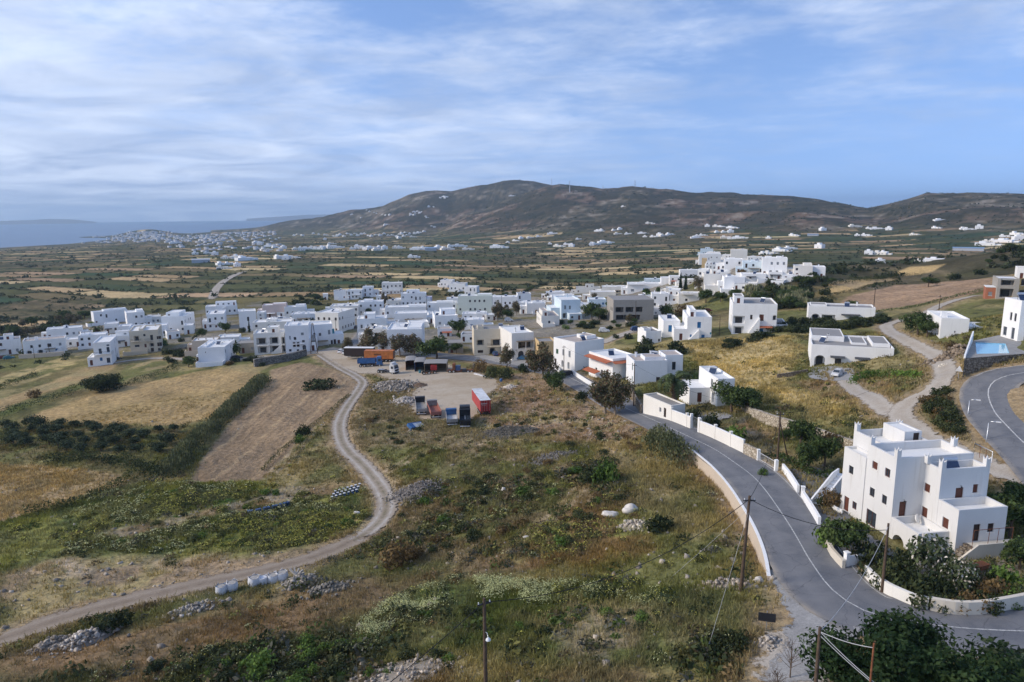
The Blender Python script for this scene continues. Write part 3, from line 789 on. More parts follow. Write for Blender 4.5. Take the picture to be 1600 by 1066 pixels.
def build_roads():
 o = ribbon('road', ROAD, 3.9, ASPHALT, 0.05, 13, flag='road')
 nr = 260
 for d, w, a, b in ((0.0, .06, 0, -28), (3.45, .04, 10, -60), (-3.45, .04, 0, -60)):
  L = offset_line(ROAD, d)[a:b]
  m = ribbon('road_marking', L, w, PAINT, 0.062, 2, flag='road')
 ribbon('road', STREET, 3.4, ASPHALT, 0.058, 7, flag='road')
 ribbon('road', HAIRPIN, 3.8, ASPHALT, 0.06, 11, flag='road')
 ribbon('road_marking', HAIRPIN, .08, PAINT, 0.072, 2, flag='road')
 ribbon('road_marking', offset_line(HAIRPIN, 3.4), .06, PAINT, 0.072, 2, flag='road')
 k = int(len(TRK)*.2); ribbon('dirt_track', TRK[:k+5], 3.3, TRACKB, 0.04, 11); ribbon('dirt_track', TRK[k:], 2.3, TRACK, 0.055, 11)
 ribbon('gravel_lane', LANE_A, 2.3, LANE, 0.05, 9)
 ribbon('gravel_lane', LANE_B, 2.2, LANE, 0.045, 9)
 ribbon('gravel_lane', SPUR, 4.2, LANE, 0.045, 9)
 ribbon('gravel_lane', VLANE, 3.4, LANE, 0.05, 7)
 ribbon('gravel_lane', WESTLANE, 2.4, LANE, 0.04, 7)
 ribbon('plain_road', PLAINROAD, 4.5, LANE, 0.35, 5)
 # the parking yard: a fine grid cut to its outline
 A = np.array(YARDP); lo, hi = A.min(0) - 3, A.max(0) + 3
 gx, gy = np.meshgrid(np.arange(lo[0], hi[0], 1.0), np.arange(lo[1], hi[1], 1.0))
 x, y = gx.ravel(), gy.ravel(); s = sdist(x, y, YARDP)
 Zz = H(x, y) + .055
 n, k = gx.shape
 i = np.arange(n - 1)[:, None] * k + np.arange(k - 1)[None]
 Fc = np.stack([i, i + 1, i + k + 1, i + k], -1).reshape(-1, 4)
 Fc = Fc[(s[Fc] > -2.2).any(1)]
 arc = np.hypot(x - A[14][0], y - A[14][1])
 col = np.stack([np.clip((s + 2) / 6, 0, 1), sstep(fbm(x / 12, y / 5, 8, 3), .45, .6), 0 * s], 1)
 o = link('yard', mesh_np('yard', np.stack([x, y, Zz], 1), Fc, YARD, colors=col, smooth=True)); tag(o, kind='structure')
def build_sea_sky():
 V = [(-26000, 1500, SEA), (26000, 1500, SEA), (26000, 17600, SEA), (-26000, 17600, SEA)]
 o = link('sea', mesh_np('sea', V, [(0, 1, 2, 3)], water_mat())); tag(o, kind='structure')
 # the faint island across the strait
 for pts, D in (([(-40,346),(0,344),(30,343),(55,342),(75,340.5),(100,341),(118,342),(135,344),(150,346.5)], 17000), ([(385,341),(420,338.5),(450,336),(480,333.5),(520,333),(600,334),(700,336)], 17500)):
  n = len(pts); V = []
  for px, py in pts:
   d = ray(px, py); d = d / np.hypot(d[0], d[1])
   z = max(d[2] * D * 1.0, SEA + 2); z = SEA + (z - SEA) * .8
   for q, f in ((-900, 0), (0, 1), (1500, 0)):
    V.append((d[0] * (D + q), d[1] * (D + q), SEA - 3 + (z - SEA + 3) * f))
  Fc = [(i * 3 + j, i * 3 + 3 + j, i * 3 + 4 + j, i * 3 + 1 + j) for i in range(n - 1) for j in range(2)]
  o = link('far_hills', mesh_np('far_hills', V, Fc, GROUND, colors=np.tile((.20, .19, .18), (len(V), 1)), smooth=True)); tag(o, kind='structure')
 # world
 w = bpy.data.worlds.new('World'); sc.world = w; w.use_nodes = True
 t = w.node_tree; n = t.nodes; l = t.links
 bg = n['Background']
 sky = n.new('ShaderNodeTexSky'); sky.sky_type = 'NISHITA'; sky.sun_disc = False
 sky.sun_elevation = SUN_EL; sky.sun_rotation = SUN_AZ; sky.air_density = 1.0; sky.dust_density = 0.2; sky.ozone_density = 3.0
 tc = n.new('ShaderNodeTexCoord')
 # cloud layer: project the view direction on a plane overhead
 sep = n.new('ShaderNodeSeparateXYZ'); l.new(tc.outputs['Generated'], sep.inputs[0])
 def mth(op, a, b=None, c=None):
  m = n.new('ShaderNodeMath'); m.operation = op
  for s_, v in zip(m.inputs, (a, b, c)):
   if v is None: continue
   if isinstance(v, bpy.types.NodeSocket): l.new(v, s_)
   else: s_.default_value = v
  return m.outputs[0]
 zc = mth('ADD', mth('MAXIMUM', sep.outputs[2], 0.0), 0.09)
 u = mth('DIVIDE', sep.outputs[0], zc); v = mth('DIVIDE', sep.outputs[1], zc)
 comb = n.new('ShaderNodeCombineXYZ'); l.new(u, comb.inputs[0]); l.new(v, comb.inputs[1])
 mp = n.new('ShaderNodeMapping'); mp.inputs['Rotation'].default_value = (0, 0, R(28)); mp.inputs['Scale'].default_value = (1.0, 1.15, 1); l.new(comb.outputs[0], mp.inputs[0])
 zz = mth('MULTIPLY_ADD', mth('MAXIMUM', sep.outputs[2], 0.0), .8, .20); cv = n.new('ShaderNodeCombineXYZ'); l.new(sep.outputs[0], cv.inputs[0]); l.new(sep.outputs[1], cv.inputs[1]); l.new(zz, cv.inputs[2])
 nv = n.new('ShaderNodeVectorMath'); nv.operation = 'NORMALIZE'; l.new(cv.outputs[0], nv.inputs[0]); l.new(nv.outputs[0], sky.inputs[0])
 def noise(sc_, det, ro, dist=0.0, off=0):
  q = n.new('ShaderNodeTexNoise'); q.inputs['Scale'].default_value = sc_; q.inputs['Detail'].default_value = det; q.inputs['Roughness'].default_value = ro; q.inputs['Distortion'].default_value = dist
  mm = n.new('ShaderNodeMapping'); mm.inputs['Location'].default_value = (off, off * .7, 0); l.new(mp.outputs[0], mm.inputs[0]); l.new(mm.outputs[0], q.inputs['Vector'])
  return q.outputs['Fac']
 big = noise(0.42, 3, .5, .3, 3.1); mid = noise(1.5, 9, .58, .35, 1.7); fine = noise(6.5, 6, .65, .3, 5.0)
 lowk = mth('MULTIPLY_ADD', mth('MINIMUM', mth('MAXIMUM', sep.outputs[2], 0.0), .32), 2.9, .10)
 cov = mth('ADD', mth('ADD', mth('MULTIPLY', mth('SUBTRACT', big, .5), 2.1), mth('MULTIPLY', mth('SUBTRACT', mid, .5), 2.1)), mth('MULTIPLY', mth('SUBTRACT', fine, .5), .7))
 cov = mth('MULTIPLY_ADD', cov, lowk, .56)
 # the bright side is towards the sun (left), the right-hand sky is clear and deeper
 side = mth('MULTIPLY', sep.outputs[0], mth('MULTIPLY_ADD', mth('MINIMUM', mth('MAXIMUM', sep.outputs[2], 0.0), .3), 2.0, -.85))
 cov = mth('ADD', cov, side)
 rp = n.new('ShaderNodeValToRGB'); l.new(cov, rp.inputs[0])
 e = rp.color_ramp.elements; e[0].position = .12; e[0].color = (0, 0, 0, 1); e[1].position = 1.05; e[1].color = (1, 1, 1, 1)
 rp.color_ramp.interpolation = 'EASE'
 veil = mth('MULTIPLY_ADD', rp.outputs[0], .95, .0)
 m1 = n.new('ShaderNodeMix'); m1.data_type = 'RGBA'; l.new(sky.outputs[0], m1.inputs[6]);
 gain = n.new('ShaderNodeMix'); gain.data_type = 'RGBA'; gain.blend_type = 'MULTIPLY'; gain.inputs[0].default_value = 1
 l.new(sky.outputs[0], gain.inputs[6]); gain.inputs[7].default_value = SKY_TINT
 l.new(gain.outputs[2], m1.inputs[6]); cr = n.new('ShaderNodeValToRGB'); l.new(noise(1.15, 7, .56, .5, 9.0), cr.inputs[0]); ce = cr.color_ramp.elements; ce[0].position = .36; ce[0].color = tuple(c * k for c, k in zip(CLOUD_COL, (.66, .73, .85, 1))); ce[1].position = .66; ce[1].color = tuple(c * 1.16 for c in CLOUD_COL)
 l.new(cr.outputs[0], m1.inputs[7])
 l.new(veil, m1.inputs[0])
 l.new(m1.outputs[2], bg.inputs['Color']); bg.inputs['Strength'].default_value = SKY_STR
 # sun behind thin cloud, low on the left
 s = bpy.data.lights.new('sun', 'SUN'); s.energy = SUN_E; s.angle = R(14); s.color = (1.0, 0.88, 0.74)
 so = bpy.data.objects.new('sun', s); COL.objects.link(so)
 d = Vector((math.sin(SUN_AZ) * math.cos(SUN_EL), math.cos(SUN_AZ) * math.cos(SUN_EL), math.sin(SUN_EL)))
 so.rotation_euler = (-d).to_track_quat('-Z', 'Y').to_euler(); so.location = d * 300
def build_haze():
 m = bpy.data.materials.new('sea_air_haze'); m.use_nodes = True
 t = m.node_tree; t.nodes.remove(t.nodes['Principled BSDF'])
 v = t.nodes.new('ShaderNodeVolumePrincipled'); v.inputs['Color'].default_value = HAZE_COL; v.inputs['Density'].default_value = HAZE_D; v.inputs['Anisotropy'].default_value = 0.2
 t.links.new(v.outputs[0], t.nodes['Material Output'].inputs['Volume'])
 b = MB(); b.box(-27000, -2500, SEA - 12, 27000, 19500, 330, m)
 o = b.build('haze'); tag(o, kind='stuff')
SUN_AZ, SUN_EL = R(-95), R(30)
SKY_TINT = (1.16, 1.13, 1.24, 1); CLOUD_COL = (4.0, 4.5, 5.5, 1); SKY_STR = 0.115; SUN_E = 2.1
HAZE_COL = (0.54, 0.75, 1.0, 1); HAZE_D = 0.00008
# ---------------------------------------------------------------- houses
FOOT = []                                  # footprints (world polygons)
_wincache = {}
def window_mesh(w, h, kind):
 """frame, pane or shutters; x along the wall, outside is -y, origin at the bottom centre of the opening"""
 key = (round(w, 2), round(h, 2), kind)
 if key in _wincache: return _wincache[key]
 b = MB(); f = .06
 fr = {'white': M_WHITEF, 'brown': M_BROWN, 'blue': M_BLUEP, 'teal': M_TEAL, 'grey': M_GREYF, 'green': M_GREENP, 'dark': M_DARKW}
 col, typ = kind.split('_')
 m = fr[col]
 b.box(-w/2, -.03, 0, -w/2+f, .05, h, m); b.box(w/2-f, -.03, 0, w/2, .05, h, m)
 b.box(-w/2+f, -.03, h-f, w/2-f, .05, h, m); b.box(-w/2+f, -.03, 0, w/2-f, .05, f, m)
 if typ == 'glass':
  b.box(-w/2+f, .01, f, w/2-f, .03, h-f, PANE); b.box(-.025, -.02, f, .025, .01, h-f, m)
 elif typ == 'shutter':
  b.box(-w/2+f, -.01, f, w/2-f, .03, h-f, m)
  n = max(3, int(h / .16))
  for i in range(n):
   z = f + (h - 2*f) * (i + .15) / n
   b.box(-w/2+f+.02, -.035, z, -.02, -.01, z + (h-2*f)/n*.55, m); b.box(.02, -.035, z, w/2-f-.02, -.01, z + (h-2*f)/n*.55, m)
 elif typ == 'door':
  b.box(-w/2+f, 0, f*.3, w/2-f, .04, h-f, m); b.box(-w/2+f+.1, -.025, h*.55, w/2-f-.1, 0, h-f-.12, m); b.box(-w/2+f+.1, -.025, .15, w/2-f-.1, 0, h*.48, m)
 elif typ == 'arch':
  b.box(-w/2+f, .02, 0, w/2-f, .05, h-f, PANE); b.box(-.03, -.02, 0, .03, .02, h-f, m); b.box(-w/2+f, -.02, h*.62, w/2-f, .02, h*.62+.06, m)
 if typ in ('glass', 'shutter'): b.box(-w/2-.1, -.2, -.07, w/2+.1, .05, -.003, W_WARM)
 me = b.mesh('window'); _wincache[key] = me
 return me
def facade(b, P0, du, nrm, w, z0, z1, ops, mat):
 """a wall face from P0 along du (outside = nrm) with openings (a, za, b, zb, depth, arch)"""
 P0 = np.array(P0, float); du = np.array(du, float); nrm = np.array(nrm, float)
 def pt(a, z, d=0): q = P0 + du * a - nrm * d; return (q[0], q[1], z)
 xs = sorted(set([0, w] + [o[0] for o in ops] + [o[2] for o in ops])); zs = sorted(set([z0, z1] + [o[1] for o in ops] + [o[3] for o in ops]))
 flip = (np.cross(du, [0, 0, 1]) @ nrm) < 0
 def q(*p): b.face(p[::-1] if flip else p, mat)
 for i in range(len(xs) - 1):
  for j in range(len(zs) - 1):
   cx, cz = (xs[i] + xs[i+1]) / 2, (zs[j] + zs[j+1]) / 2
   if any(o[0] < cx < o[2] and o[1] < cz < o[3] for o in ops): continue
   q(pt(xs[i], zs[j]), pt(xs[i+1], zs[j]), pt(xs[i+1], zs[j+1]), pt(xs[i], zs[j+1]))
 for a, za, c, zb, dep, arch in ops:
  if not arch:
   loop = [(a, za), (c, za), (c, zb), (a, zb)]
  else:
   r = (c - a) / 2; m = (a + c) / 2; n = 8
   arc = [(m + r * math.cos(math.pi * k / n), zb - r + r * math.sin(math.pi * k / n)) for k in range(n + 1)]
   loop = [(a, za), (c, za)] + arc
   for k in range(n // 2):          # spandrels
    q(pt(c, zb), pt(*arc[k+1]), pt(*arc[k])) if True else 0
    q(pt(a, zb), pt(*arc[n-k]), pt(*arc[n-k-1]))
  for k in range(len(loop)):
   p, r2 = loop[k], loop[(k + 1) % len(loop)]
   q(pt(*p), pt(*p, dep), pt(*r2, dep), pt(*r2))
  if dep > .4:  # loggia: close the back
   q(*[pt(*p, dep) for p in loop])
class House:
 def __init__(s, name, label, C, yaw, wall, roof, group=None, cat='house'):
  s.root = thing(name, label, cat, C, yaw, group); s.wall = wall; s.roofm = roof
  s.C = np.array(C, float); s.yaw = yaw; s.w = MB(); s.parts = []; s.F = []; s.S = []; s.E = []
 def local(s, P):
  d = np.array(P, float) - s.C; c, k = math.cos(s.yaw), math.sin(s.yaw)
  return np.array([d[0]*c + d[1]*k, -d[0]*k + d[1]*c, d[2]])
 def block(s, x0, y0, x1, y1, z0, z1, par=.45, F=(), S=(), E=(), K=(), mat=None, roof=None, roofname='roof', th=.22, open_=''):
  """one volume; openings per face as (centre, bottom, width, height, kind[, depth]); F = front (-y), S = left (-x), E = right (+x), K = back"""
  m = mat or s.wall; b = s.w
  for face, lst in (('F', F), ('S', S), ('E', E), ('K', K)):
   if face == 'F': P0, du, n, w, oz = (x0, y0), (1, 0), (0, -1), x1 - x0, 0
   elif face == 'S': P0, du, n, w, oz = (x0, y1), (0, -1), (-1, 0), y1 - y0, 0
   elif face == 'E': P0, du, n, w, oz = (x1, y0), (0, 1), (1, 0), y1 - y0, 0
   else: P0, du, n, w, oz = (x1, y1), (-1, 0), (0, 1), x1 - x0, 0
   ops = []
   for o in lst:
    c, zb, ww, hh, kind = o[:5]; dep = o[5] if len(o) > 5 else .14
    a = {'F': c - x0, 'S': y1 - c, 'E': c - y0, 'K': x1 - c}[face]
    ops.append((max(a - ww/2, .05), zb, min(a + ww/2, w - .05), min(zb + hh, z1 - .1), dep, 'arch' in kind))
    if kind == 'void_arch' or kind == 'void_rect':
     if dep >= .6: q = np.array([P0[0] + du[0]*a - n[0]*(dep-.07), P0[1] + du[1]*a - n[1]*(dep-.07), zb + .02]); s.parts.append(('dark_glass', ww*.62, hh*.78, q, math.atan2(du[1], du[0])))  # added dark pane at the back stands in for the shade inside the opening
     continue
    p = np.array([P0[0] + du[0]*a - n[0]*dep, P0[1] + du[1]*a - n[1]*dep, zb])
    s.parts.append((kind, ww, hh, p, math.atan2(du[1], du[0])))
   ops = [(a, za, c, zb, d, ar) for a, za, c, zb, d, ar in ops if c - a > .1]
   P3, D3, N3 = (*P0, 0), (*du, 0), (*n, 0)
   facade(b, P3, D3, N3, w, z0, z1, ops, m)
  zr = z1 - par
  if par > .02:
   t = th
   ox = [(x0, y0), (x1, y0), (x1, y1), (x0, y1)]; ix = [(x0+t, y0+t), (x1-t, y0+t), (x1-t, y1-t), (x0+t, y1-t)]
   for i in range(4):
    j = (i + 1) % 4
    b.face([(*ox[i], z1), (*ox[j], z1), (*ix[j], z1), (*ix[i], z1)], m)
    b.face([(*ix[j], z1), (*ix[j], zr - .1), (*ix[i], zr - .1), (*ix[i], z1)], m)
   r = MB(); r.box(x0+t-.02, y0+t-.02, zr-.16, x1-t+.02, y1-t+.02, zr, roof or s.roofm); r.build(roofname, s.root)
  else:
   r = MB(); r.box(x0-.08, y0-.08, z1+.002, x1+.08, y1+.08, z1+.16, roof or s.roofm); r.build(roofname, s.root)
  return s
 def part(s, name, b, loc=(0, 0, 0), rz=0, parent=None):
  o = b.build(name, parent or s.root); o.location = [float(v) for v in loc]; o.rotation_euler = (0, 0, rz); return o
 def solar(s, x, y, z, rz=0.0, sc_=1.0):
  b = MB()
  b.cyl((-.75, .45, 1.25), .27, 1.5, M_METAL, 12, 'x')
  for q in (-.6, .6): b.tube([(q, .45, 0), (q, .45, 1.0)], .03, M_DARKMET, 4); b.tube([(q, -.6, 0), (q, .35, 1.1)], .03, M_DARKMET, 4)
  o = s.part('solar_heater', b, (x, y, z), rz); o.scale = (sc_,) * 3
  p = MB(); p.obox((0, -.25, .58), [(1, 0, 0), (0, .66, .75), (0, -.75, .66)], (.72, .68, .04), M_SOLAR)
  p.obox((0, -.25, .575), [(1, 0, 0), (0, .66, .75), (0, -.75, .66)], (.77, .73, .03), M_METAL)
  p.build('solar_panel', o)
 def tank(s, x, y, z):
  b = MB(); b.box(-.75, -.55, 0, .75, .55, .25, s.wall); b.box(-.6, -.45, .25, .6, .45, 1.3, s.wall); s.part('water_tank', b, (x, y, z))
 def chimney(s, x, y, z, h=1.1):
  b = MB(); b.box(-.24, -.24, 0, .24, .24, h, s.wall); b.box(-.3, -.3, h, .3, .3, h+.1, s.wall); b.box(-.16, -.16, h+.1, .16, .16, h+.24, M_DARKMET); s.part('chimney', b, (x, y, z))
 def awning(s, x0, y0, x1, y1, z0, z1, mat=None, name='awning'):
  """sloping sheet from the wall (z1 at y1) down to z0 at y0"""
  b = MB(); m = mat or M_TILE
  b.poly([(x0,y0,z0),(x1,y0,z0),(x1,y1,z1),(x0,y1,z1),(x0,y0,z0+.1),(x1,y0,z0+.1),(x1,y1,z1+.1),(x0,y1,z1+.1)], [(0,3,2,1),(4,5,6,7),(0,1,5,4),(1,2,6,5),(2,3,7,6),(3,0,4,7)], m)
  s.part(name, b)
 def balcony(s, x0, y0, x1, y1, z, rail=M_DARKMET):
  b = MB(); b.box(x0, y0, z-.15, x1, y1, z, s.wall)
  bs = s.part('balcony', b); r = MB()
  for q in np.arange(x0+.05, x1, .28): r.box(q-.015, y0+.03, z, q+.015, y0+.06, z+.9, rail)
  r.box(x0, y0+.02, z+.9, x1, y0+.08, z+.95, rail); r.box(x0+.02, y0+.08, z+.9, x0+.07, y1, z+.95, rail); r.box(x1-.07, y0+.08, z+.9, x1-.02, y1, z+.95, rail)
  r.build('railing', bs)
 def stair(s, x0, x1, y0, y1, z0, z1, n=10, wallm=None, par=.0):
  """solid stair rising along +x from x0 to x1"""
  b = MB(); m = wallm or s.wall
  prof = [(x0, z0 - 1.2)]
  prof = [(x0, z0-1.5), (x1, z0-1.5), (x1, z1)]
  for i in range(n, 0, -1):
   x = x0 + (x1 - x0) * (i - 1) / n
   prof += [(x, z0 + (z1 - z0) * i / n), (x, z0 + (z1 - z0) * (i - 1) / n)]
  b.extrude(prof, y0, y1, m); s.part('outside_stair', b)
 def pergola(s, x0, y0, x1, y1, z, h, mat=M_BAMBOO, name='pergola', posts=M_WHITEF):
  b = MB(); n = max(2, int((x1 - x0) / 2.6) + 1)
  b.box(x0-.1, y0-.1, z+h, x1+.1, y1, z+h+.1, mat); o = s.part(name, b)
  for i in range(n):
   x = x0 + .08 + (x1 - x0 - .16) * i / (n - 1); r = MB(); r.box(x-.08, y0, z-.5, x+.08, y0+.16, z+h, posts); r.build('post', o)
 def done(s, merge_windows=False):
  s.w.build('wall', s.root)
  for kind, w, h, p, rz in s.parts:
   o = link('door' if kind.endswith('door') else 'window', window_mesh(w, h, kind), s.root)
   o.location = [float(v) for v in p]; o.rotation_euler = (0, 0, rz)
  return s.root
def solve_t(C, u, X):
 n = F * RT - (X - 800) * FW
 return -float(np.dot(C, n)) / float(np.dot(u, n))
def solve_h(C, yt):
 k = (533 - yt) / F
 return float((k * np.dot(C, FW) - np.dot(C, UP)) / (UP[2] - k * FW[2]))
def auto_open(rs, w, h, fl, pw, kinds, door=True, dk='brown_door', off=0.0, ww=1.0, wh=1.25):
 """openings over a facade of width w with fl floors"""
 out = []; fh = (h - .5) / max(fl, 1)
 n = max(1, int(w / 2.5))
 d_at = rs.randrange(n) if door else -1
 for f in range(fl):
  for i in range(n):
   c = (i + .5) * w / n + rs.uniform(-.25, .25)
   if f == 0 and i == d_at: out.append((off + c, .05, .95, min(2.1, fh*.85), dk)); continue
   if rs.random() < pw:
    if f > 0 and rs.random() < .25: out.append((off + c, f*fh + .1, .95, min(2.05, fh*.8), rs.choice(kinds)))
    else: out.append((off + c, f*fh + fh*.33, ww, min(wh, fh*.42), rs.choice(kinds)))
 return out
_hn = 0
def HS(label, x0, x1, yb, yt, yaw=0, S=None, E=None, L=None, R_=None, wall=None, roof=None, fl=None, pw=.6, kinds=('dark_glass', 'dark_glass', 'dark_shutter', 'grey_shutter'), dk='brown_door', extra='', F_=None, S_=None, E_=None, name=None, group=None, par=.45, cat='house', door=True, zup=0.0):
 """a house read off the photograph: the ground corner nearest to the camera, the visible faces' ends and the roof edge"""
 global _hn; _hn += 1; rs = random.Random(100 + _hn)
 wall = wall or rs.choice([W_WHITE, W_WHITE, W_WHITE, W_PALE]); roof = roof or rs.choice([ROOF_W, ROOF_W, ROOF_G])
 xn = x0 if yaw >= 0 and E is None else x1
 Cn = G(xn, yb)
 az = math.atan2(Cn[0], Cn[1]); Y = R(yaw) - az
 u = np.array([math.cos(Y), math.sin(Y), 0]); v = np.array([-math.sin(Y), math.cos(Y), 0])
 if xn == x0: Rw = abs(solve_t(Cn, u, x1)); C0 = Cn
 else: Rw = abs(solve_t(Cn, -u, x0)); C0 = Cn - u * Rw
 if S is not None: L = abs(solve_t(Cn, v, S))
 elif E is not None: L = abs(solve_t(Cn, v, E))
 L = L or 8.0; L = min(max(L, 3.0), 16.0); Rw = min(max(Rw, 2.5), 32)
 h = solve_h(Cn, yt)
 h = min(max(h, 2.6), 14)
 fl = fl or max(1, int(round((h - .4) / 3.0)))
 C0 = np.array([C0[0], C0[1], Cn[2]])
 hs = House(name or 'white_house', label, C0, Y, wall, roof, group, cat)
 hs.R, hs.L, hs.h = Rw, L, h
 g0 = min(h1(*(C0 + u * a * Rw + v * b * L)[:2]) for a in (0, 1) for b in (0, 1)) - Cn[2]
 z0 = min(-.6, g0 - .5)
 Fo = F_ if F_ is not None else auto_open(rs, Rw, h, fl, pw, kinds, door, dk)
 So = S_ if S_ is not None else (auto_open(rs, L, h, fl, pw * .8, kinds, False) if E is None else [])
 Eo = E_ if E_ is not None else auto_open(rs, L, h, fl, pw * .8, kinds, False)
 Ko = auto_open(rs, Rw, h, fl, .3, kinds, False)
 hs.block(0, 0, Rw, L, z0, h, par, Fo, So, Eo, Ko)
 FOOT.append([tuple((C0 + u * a + v * b)[:2]) for a, b in ((0, 0), (Rw, 0), (Rw, L), (0, L))])
 zr = h - par
 if name is None and cat == 'house' and Rw > 6.5 and par > .2:
  if 'b' not in extra and rs.random() < .6: q = rs.uniform(0, .55); extra += ' b%.2f,.15,%.2f,.85,%.2f' % (q, q + rs.uniform(.28, .42), rs.choice([.6, .9, 2.3]))
  if 's' not in extra and rs.random() < .45: extra += ' s'
  if 'c' not in extra and rs.random() < .5: extra += ' c'
  if not set('we') & set(k[0] for k in extra.split()) and rs.random() < .75:
   for q in rs.choice(['w', 'e', 'we', 'we']):
    if not (E is not None and q == 'e') and not (S is not None and q == 'w'): extra += ' %s%.1f,%.2f,.92,%.1f' % (q, rs.uniform(2.2, 4.6), rs.uniform(.05, .4), min(h * rs.uniform(.45, .72), 4.6))
 for e in extra.split():
  k, a = e[0], [float(q) for q in e[1:].split(',')] if len(e) > 1 else []
  if k == 's': hs.solar(a[0]*Rw if a else rs.uniform(.25, .75)*Rw, a[1]*L if a else .5*L, zr, rs.uniform(-.3, .5) - Y * 0 + (-.4))
  elif k == 't': hs.tank(a[0]*Rw if a else rs.uniform(.2, .8)*Rw, a[1]*L if a else .6*L, zr)
  elif k == 'c': hs.chimney(a[0]*Rw if a else rs.uniform(.1, .9)*Rw, a[1]*L if a else .85*L, zr, 1.2)
  elif k == 'b':   # rooftop room: x0,y0,x1,y1 fractions, height
   ops = auto_open(rs, (a[2]-a[0])*Rw, a[4], 1, .5, kinds, a[4] > 2.2, dk, a[0]*Rw) if a[4] > 1.9 else []
   ops = [(c, zb + zr, w, min(hh, a[4]-.5), kd) for c, zb, w, hh, kd in ops]
   hs.block(a[0]*Rw+.25, a[1]*L+.25, a[2]*Rw-.25, a[3]*L-.25, zr+.003, zr + a[4], .25 if a[4] > 1.5 else .12, ops)
  elif k == 'a': hs.awning(a[0]*Rw, -a[2], a[1]*Rw, -.02, a[3], a[3] + .35, M_TILE)
  elif k == 'd': hs.awning(a[0]*Rw, -a[2], a[1]*Rw, -.02, a[3], a[3] + .25, M_CANVASB)
  elif k == 'p': hs.pergola(a[0]*Rw, -a[2], a[1]*Rw, -.02, 0 if len(a) < 4 else a[3], 2.5)
  elif k == 'y': hs.balcony(a[0]*Rw, -1.3, a[1]*Rw, -.02, a[2])
  elif k == 'l':   # lower wing in front: x fractions, depth, height
   hs.block(a[0]*Rw, -a[2], a[1]*Rw, -.02, z0, a[3], .3, auto_open(rs, (a[1]-a[0])*Rw, a[3], 1, pw, kinds, True, dk, a[0]*Rw))
  elif k == 'w':   # wing on the left: width, y fractions, height
   hs.block(-a[0], a[1]*L, -.02, a[2]*L, z0, a[3], .3, auto_open(rs, a[0], a[3], max(1, int(a[3]/2.9)), pw, kinds, True, dk, -a[0]))
  elif k == 'e':   # wing on the right
   hs.block(Rw+.02, a[1]*L, Rw + a[0], a[2]*L, z0, a[3], .3, auto_open(rs, a[0], a[3], max(1, int(a[3]/2.9)), pw, kinds, True, dk, Rw))
  elif k == 'x': hs.stair(a[0]*Rw, a[1]*Rw, -1.05, -.02, 0, a[2], 12)
 if name is None and cat == 'house' and Rw > 6 and not (set(k[0] for k in extra.split()) & set('lpxda')) and rs.random() < .75:
  d = rs.uniform(2.6, 4.6); hh = rs.uniform(1.1, 1.9); a0, a1 = rs.choice([(0, 1), (0, .7), (.3, 1), (-.25, .6), (.4, 1.3)]); x0_, x1_ = a0*Rw, a1*Rw
  b = MB(); b.box(x0_, -d, z0-.6, x1_, -d+.22, hh, wall); b.box(x0_, -d+.222, z0-.6, x0_+.22, -.004, hh, wall); b.box(x1_-.22, -d+.222, z0-.6, x1_, -.004, hh, wall); hs.part('yard_wall', b)
  b = MB(); b.box(x0_+.222, -d+.224, z0-.6, x1_-.222, -.006, .06, CONCF); hs.part('yard_paving', b)
 elif name is None and cat == 'house' and Rw > 6 and not (set(k[0] for k in extra.split()) & set('lpxday')):
  k = rs.choice('ydpx' if h > 5 else 'dp'); q = rs.uniform(0, .4)
  if k == 'y': hs.balcony(q*Rw, -1.2, (q+.5)*Rw, -.02, (h-par)/fl, rs.choice([M_DARKMET, M_WHITEF, M_BLUEP]))
  elif k == 'x': hs.stair(q*Rw, (q+.45)*Rw, -1.0, -.02, 0, (h-par)/fl, 10)
  elif k == 'd': hs.awning(q*Rw, -1.5, (q+.5)*Rw, -.02, 2.3, 2.6, rs.choice([M_CANVASB, M_TILE, M_BAMBOO, W_WHITE]))
  else: hs.pergola(q*Rw, -2.4, (q+.55)*Rw, -.02, 0, 2.5)
 hs.done()
 return hs
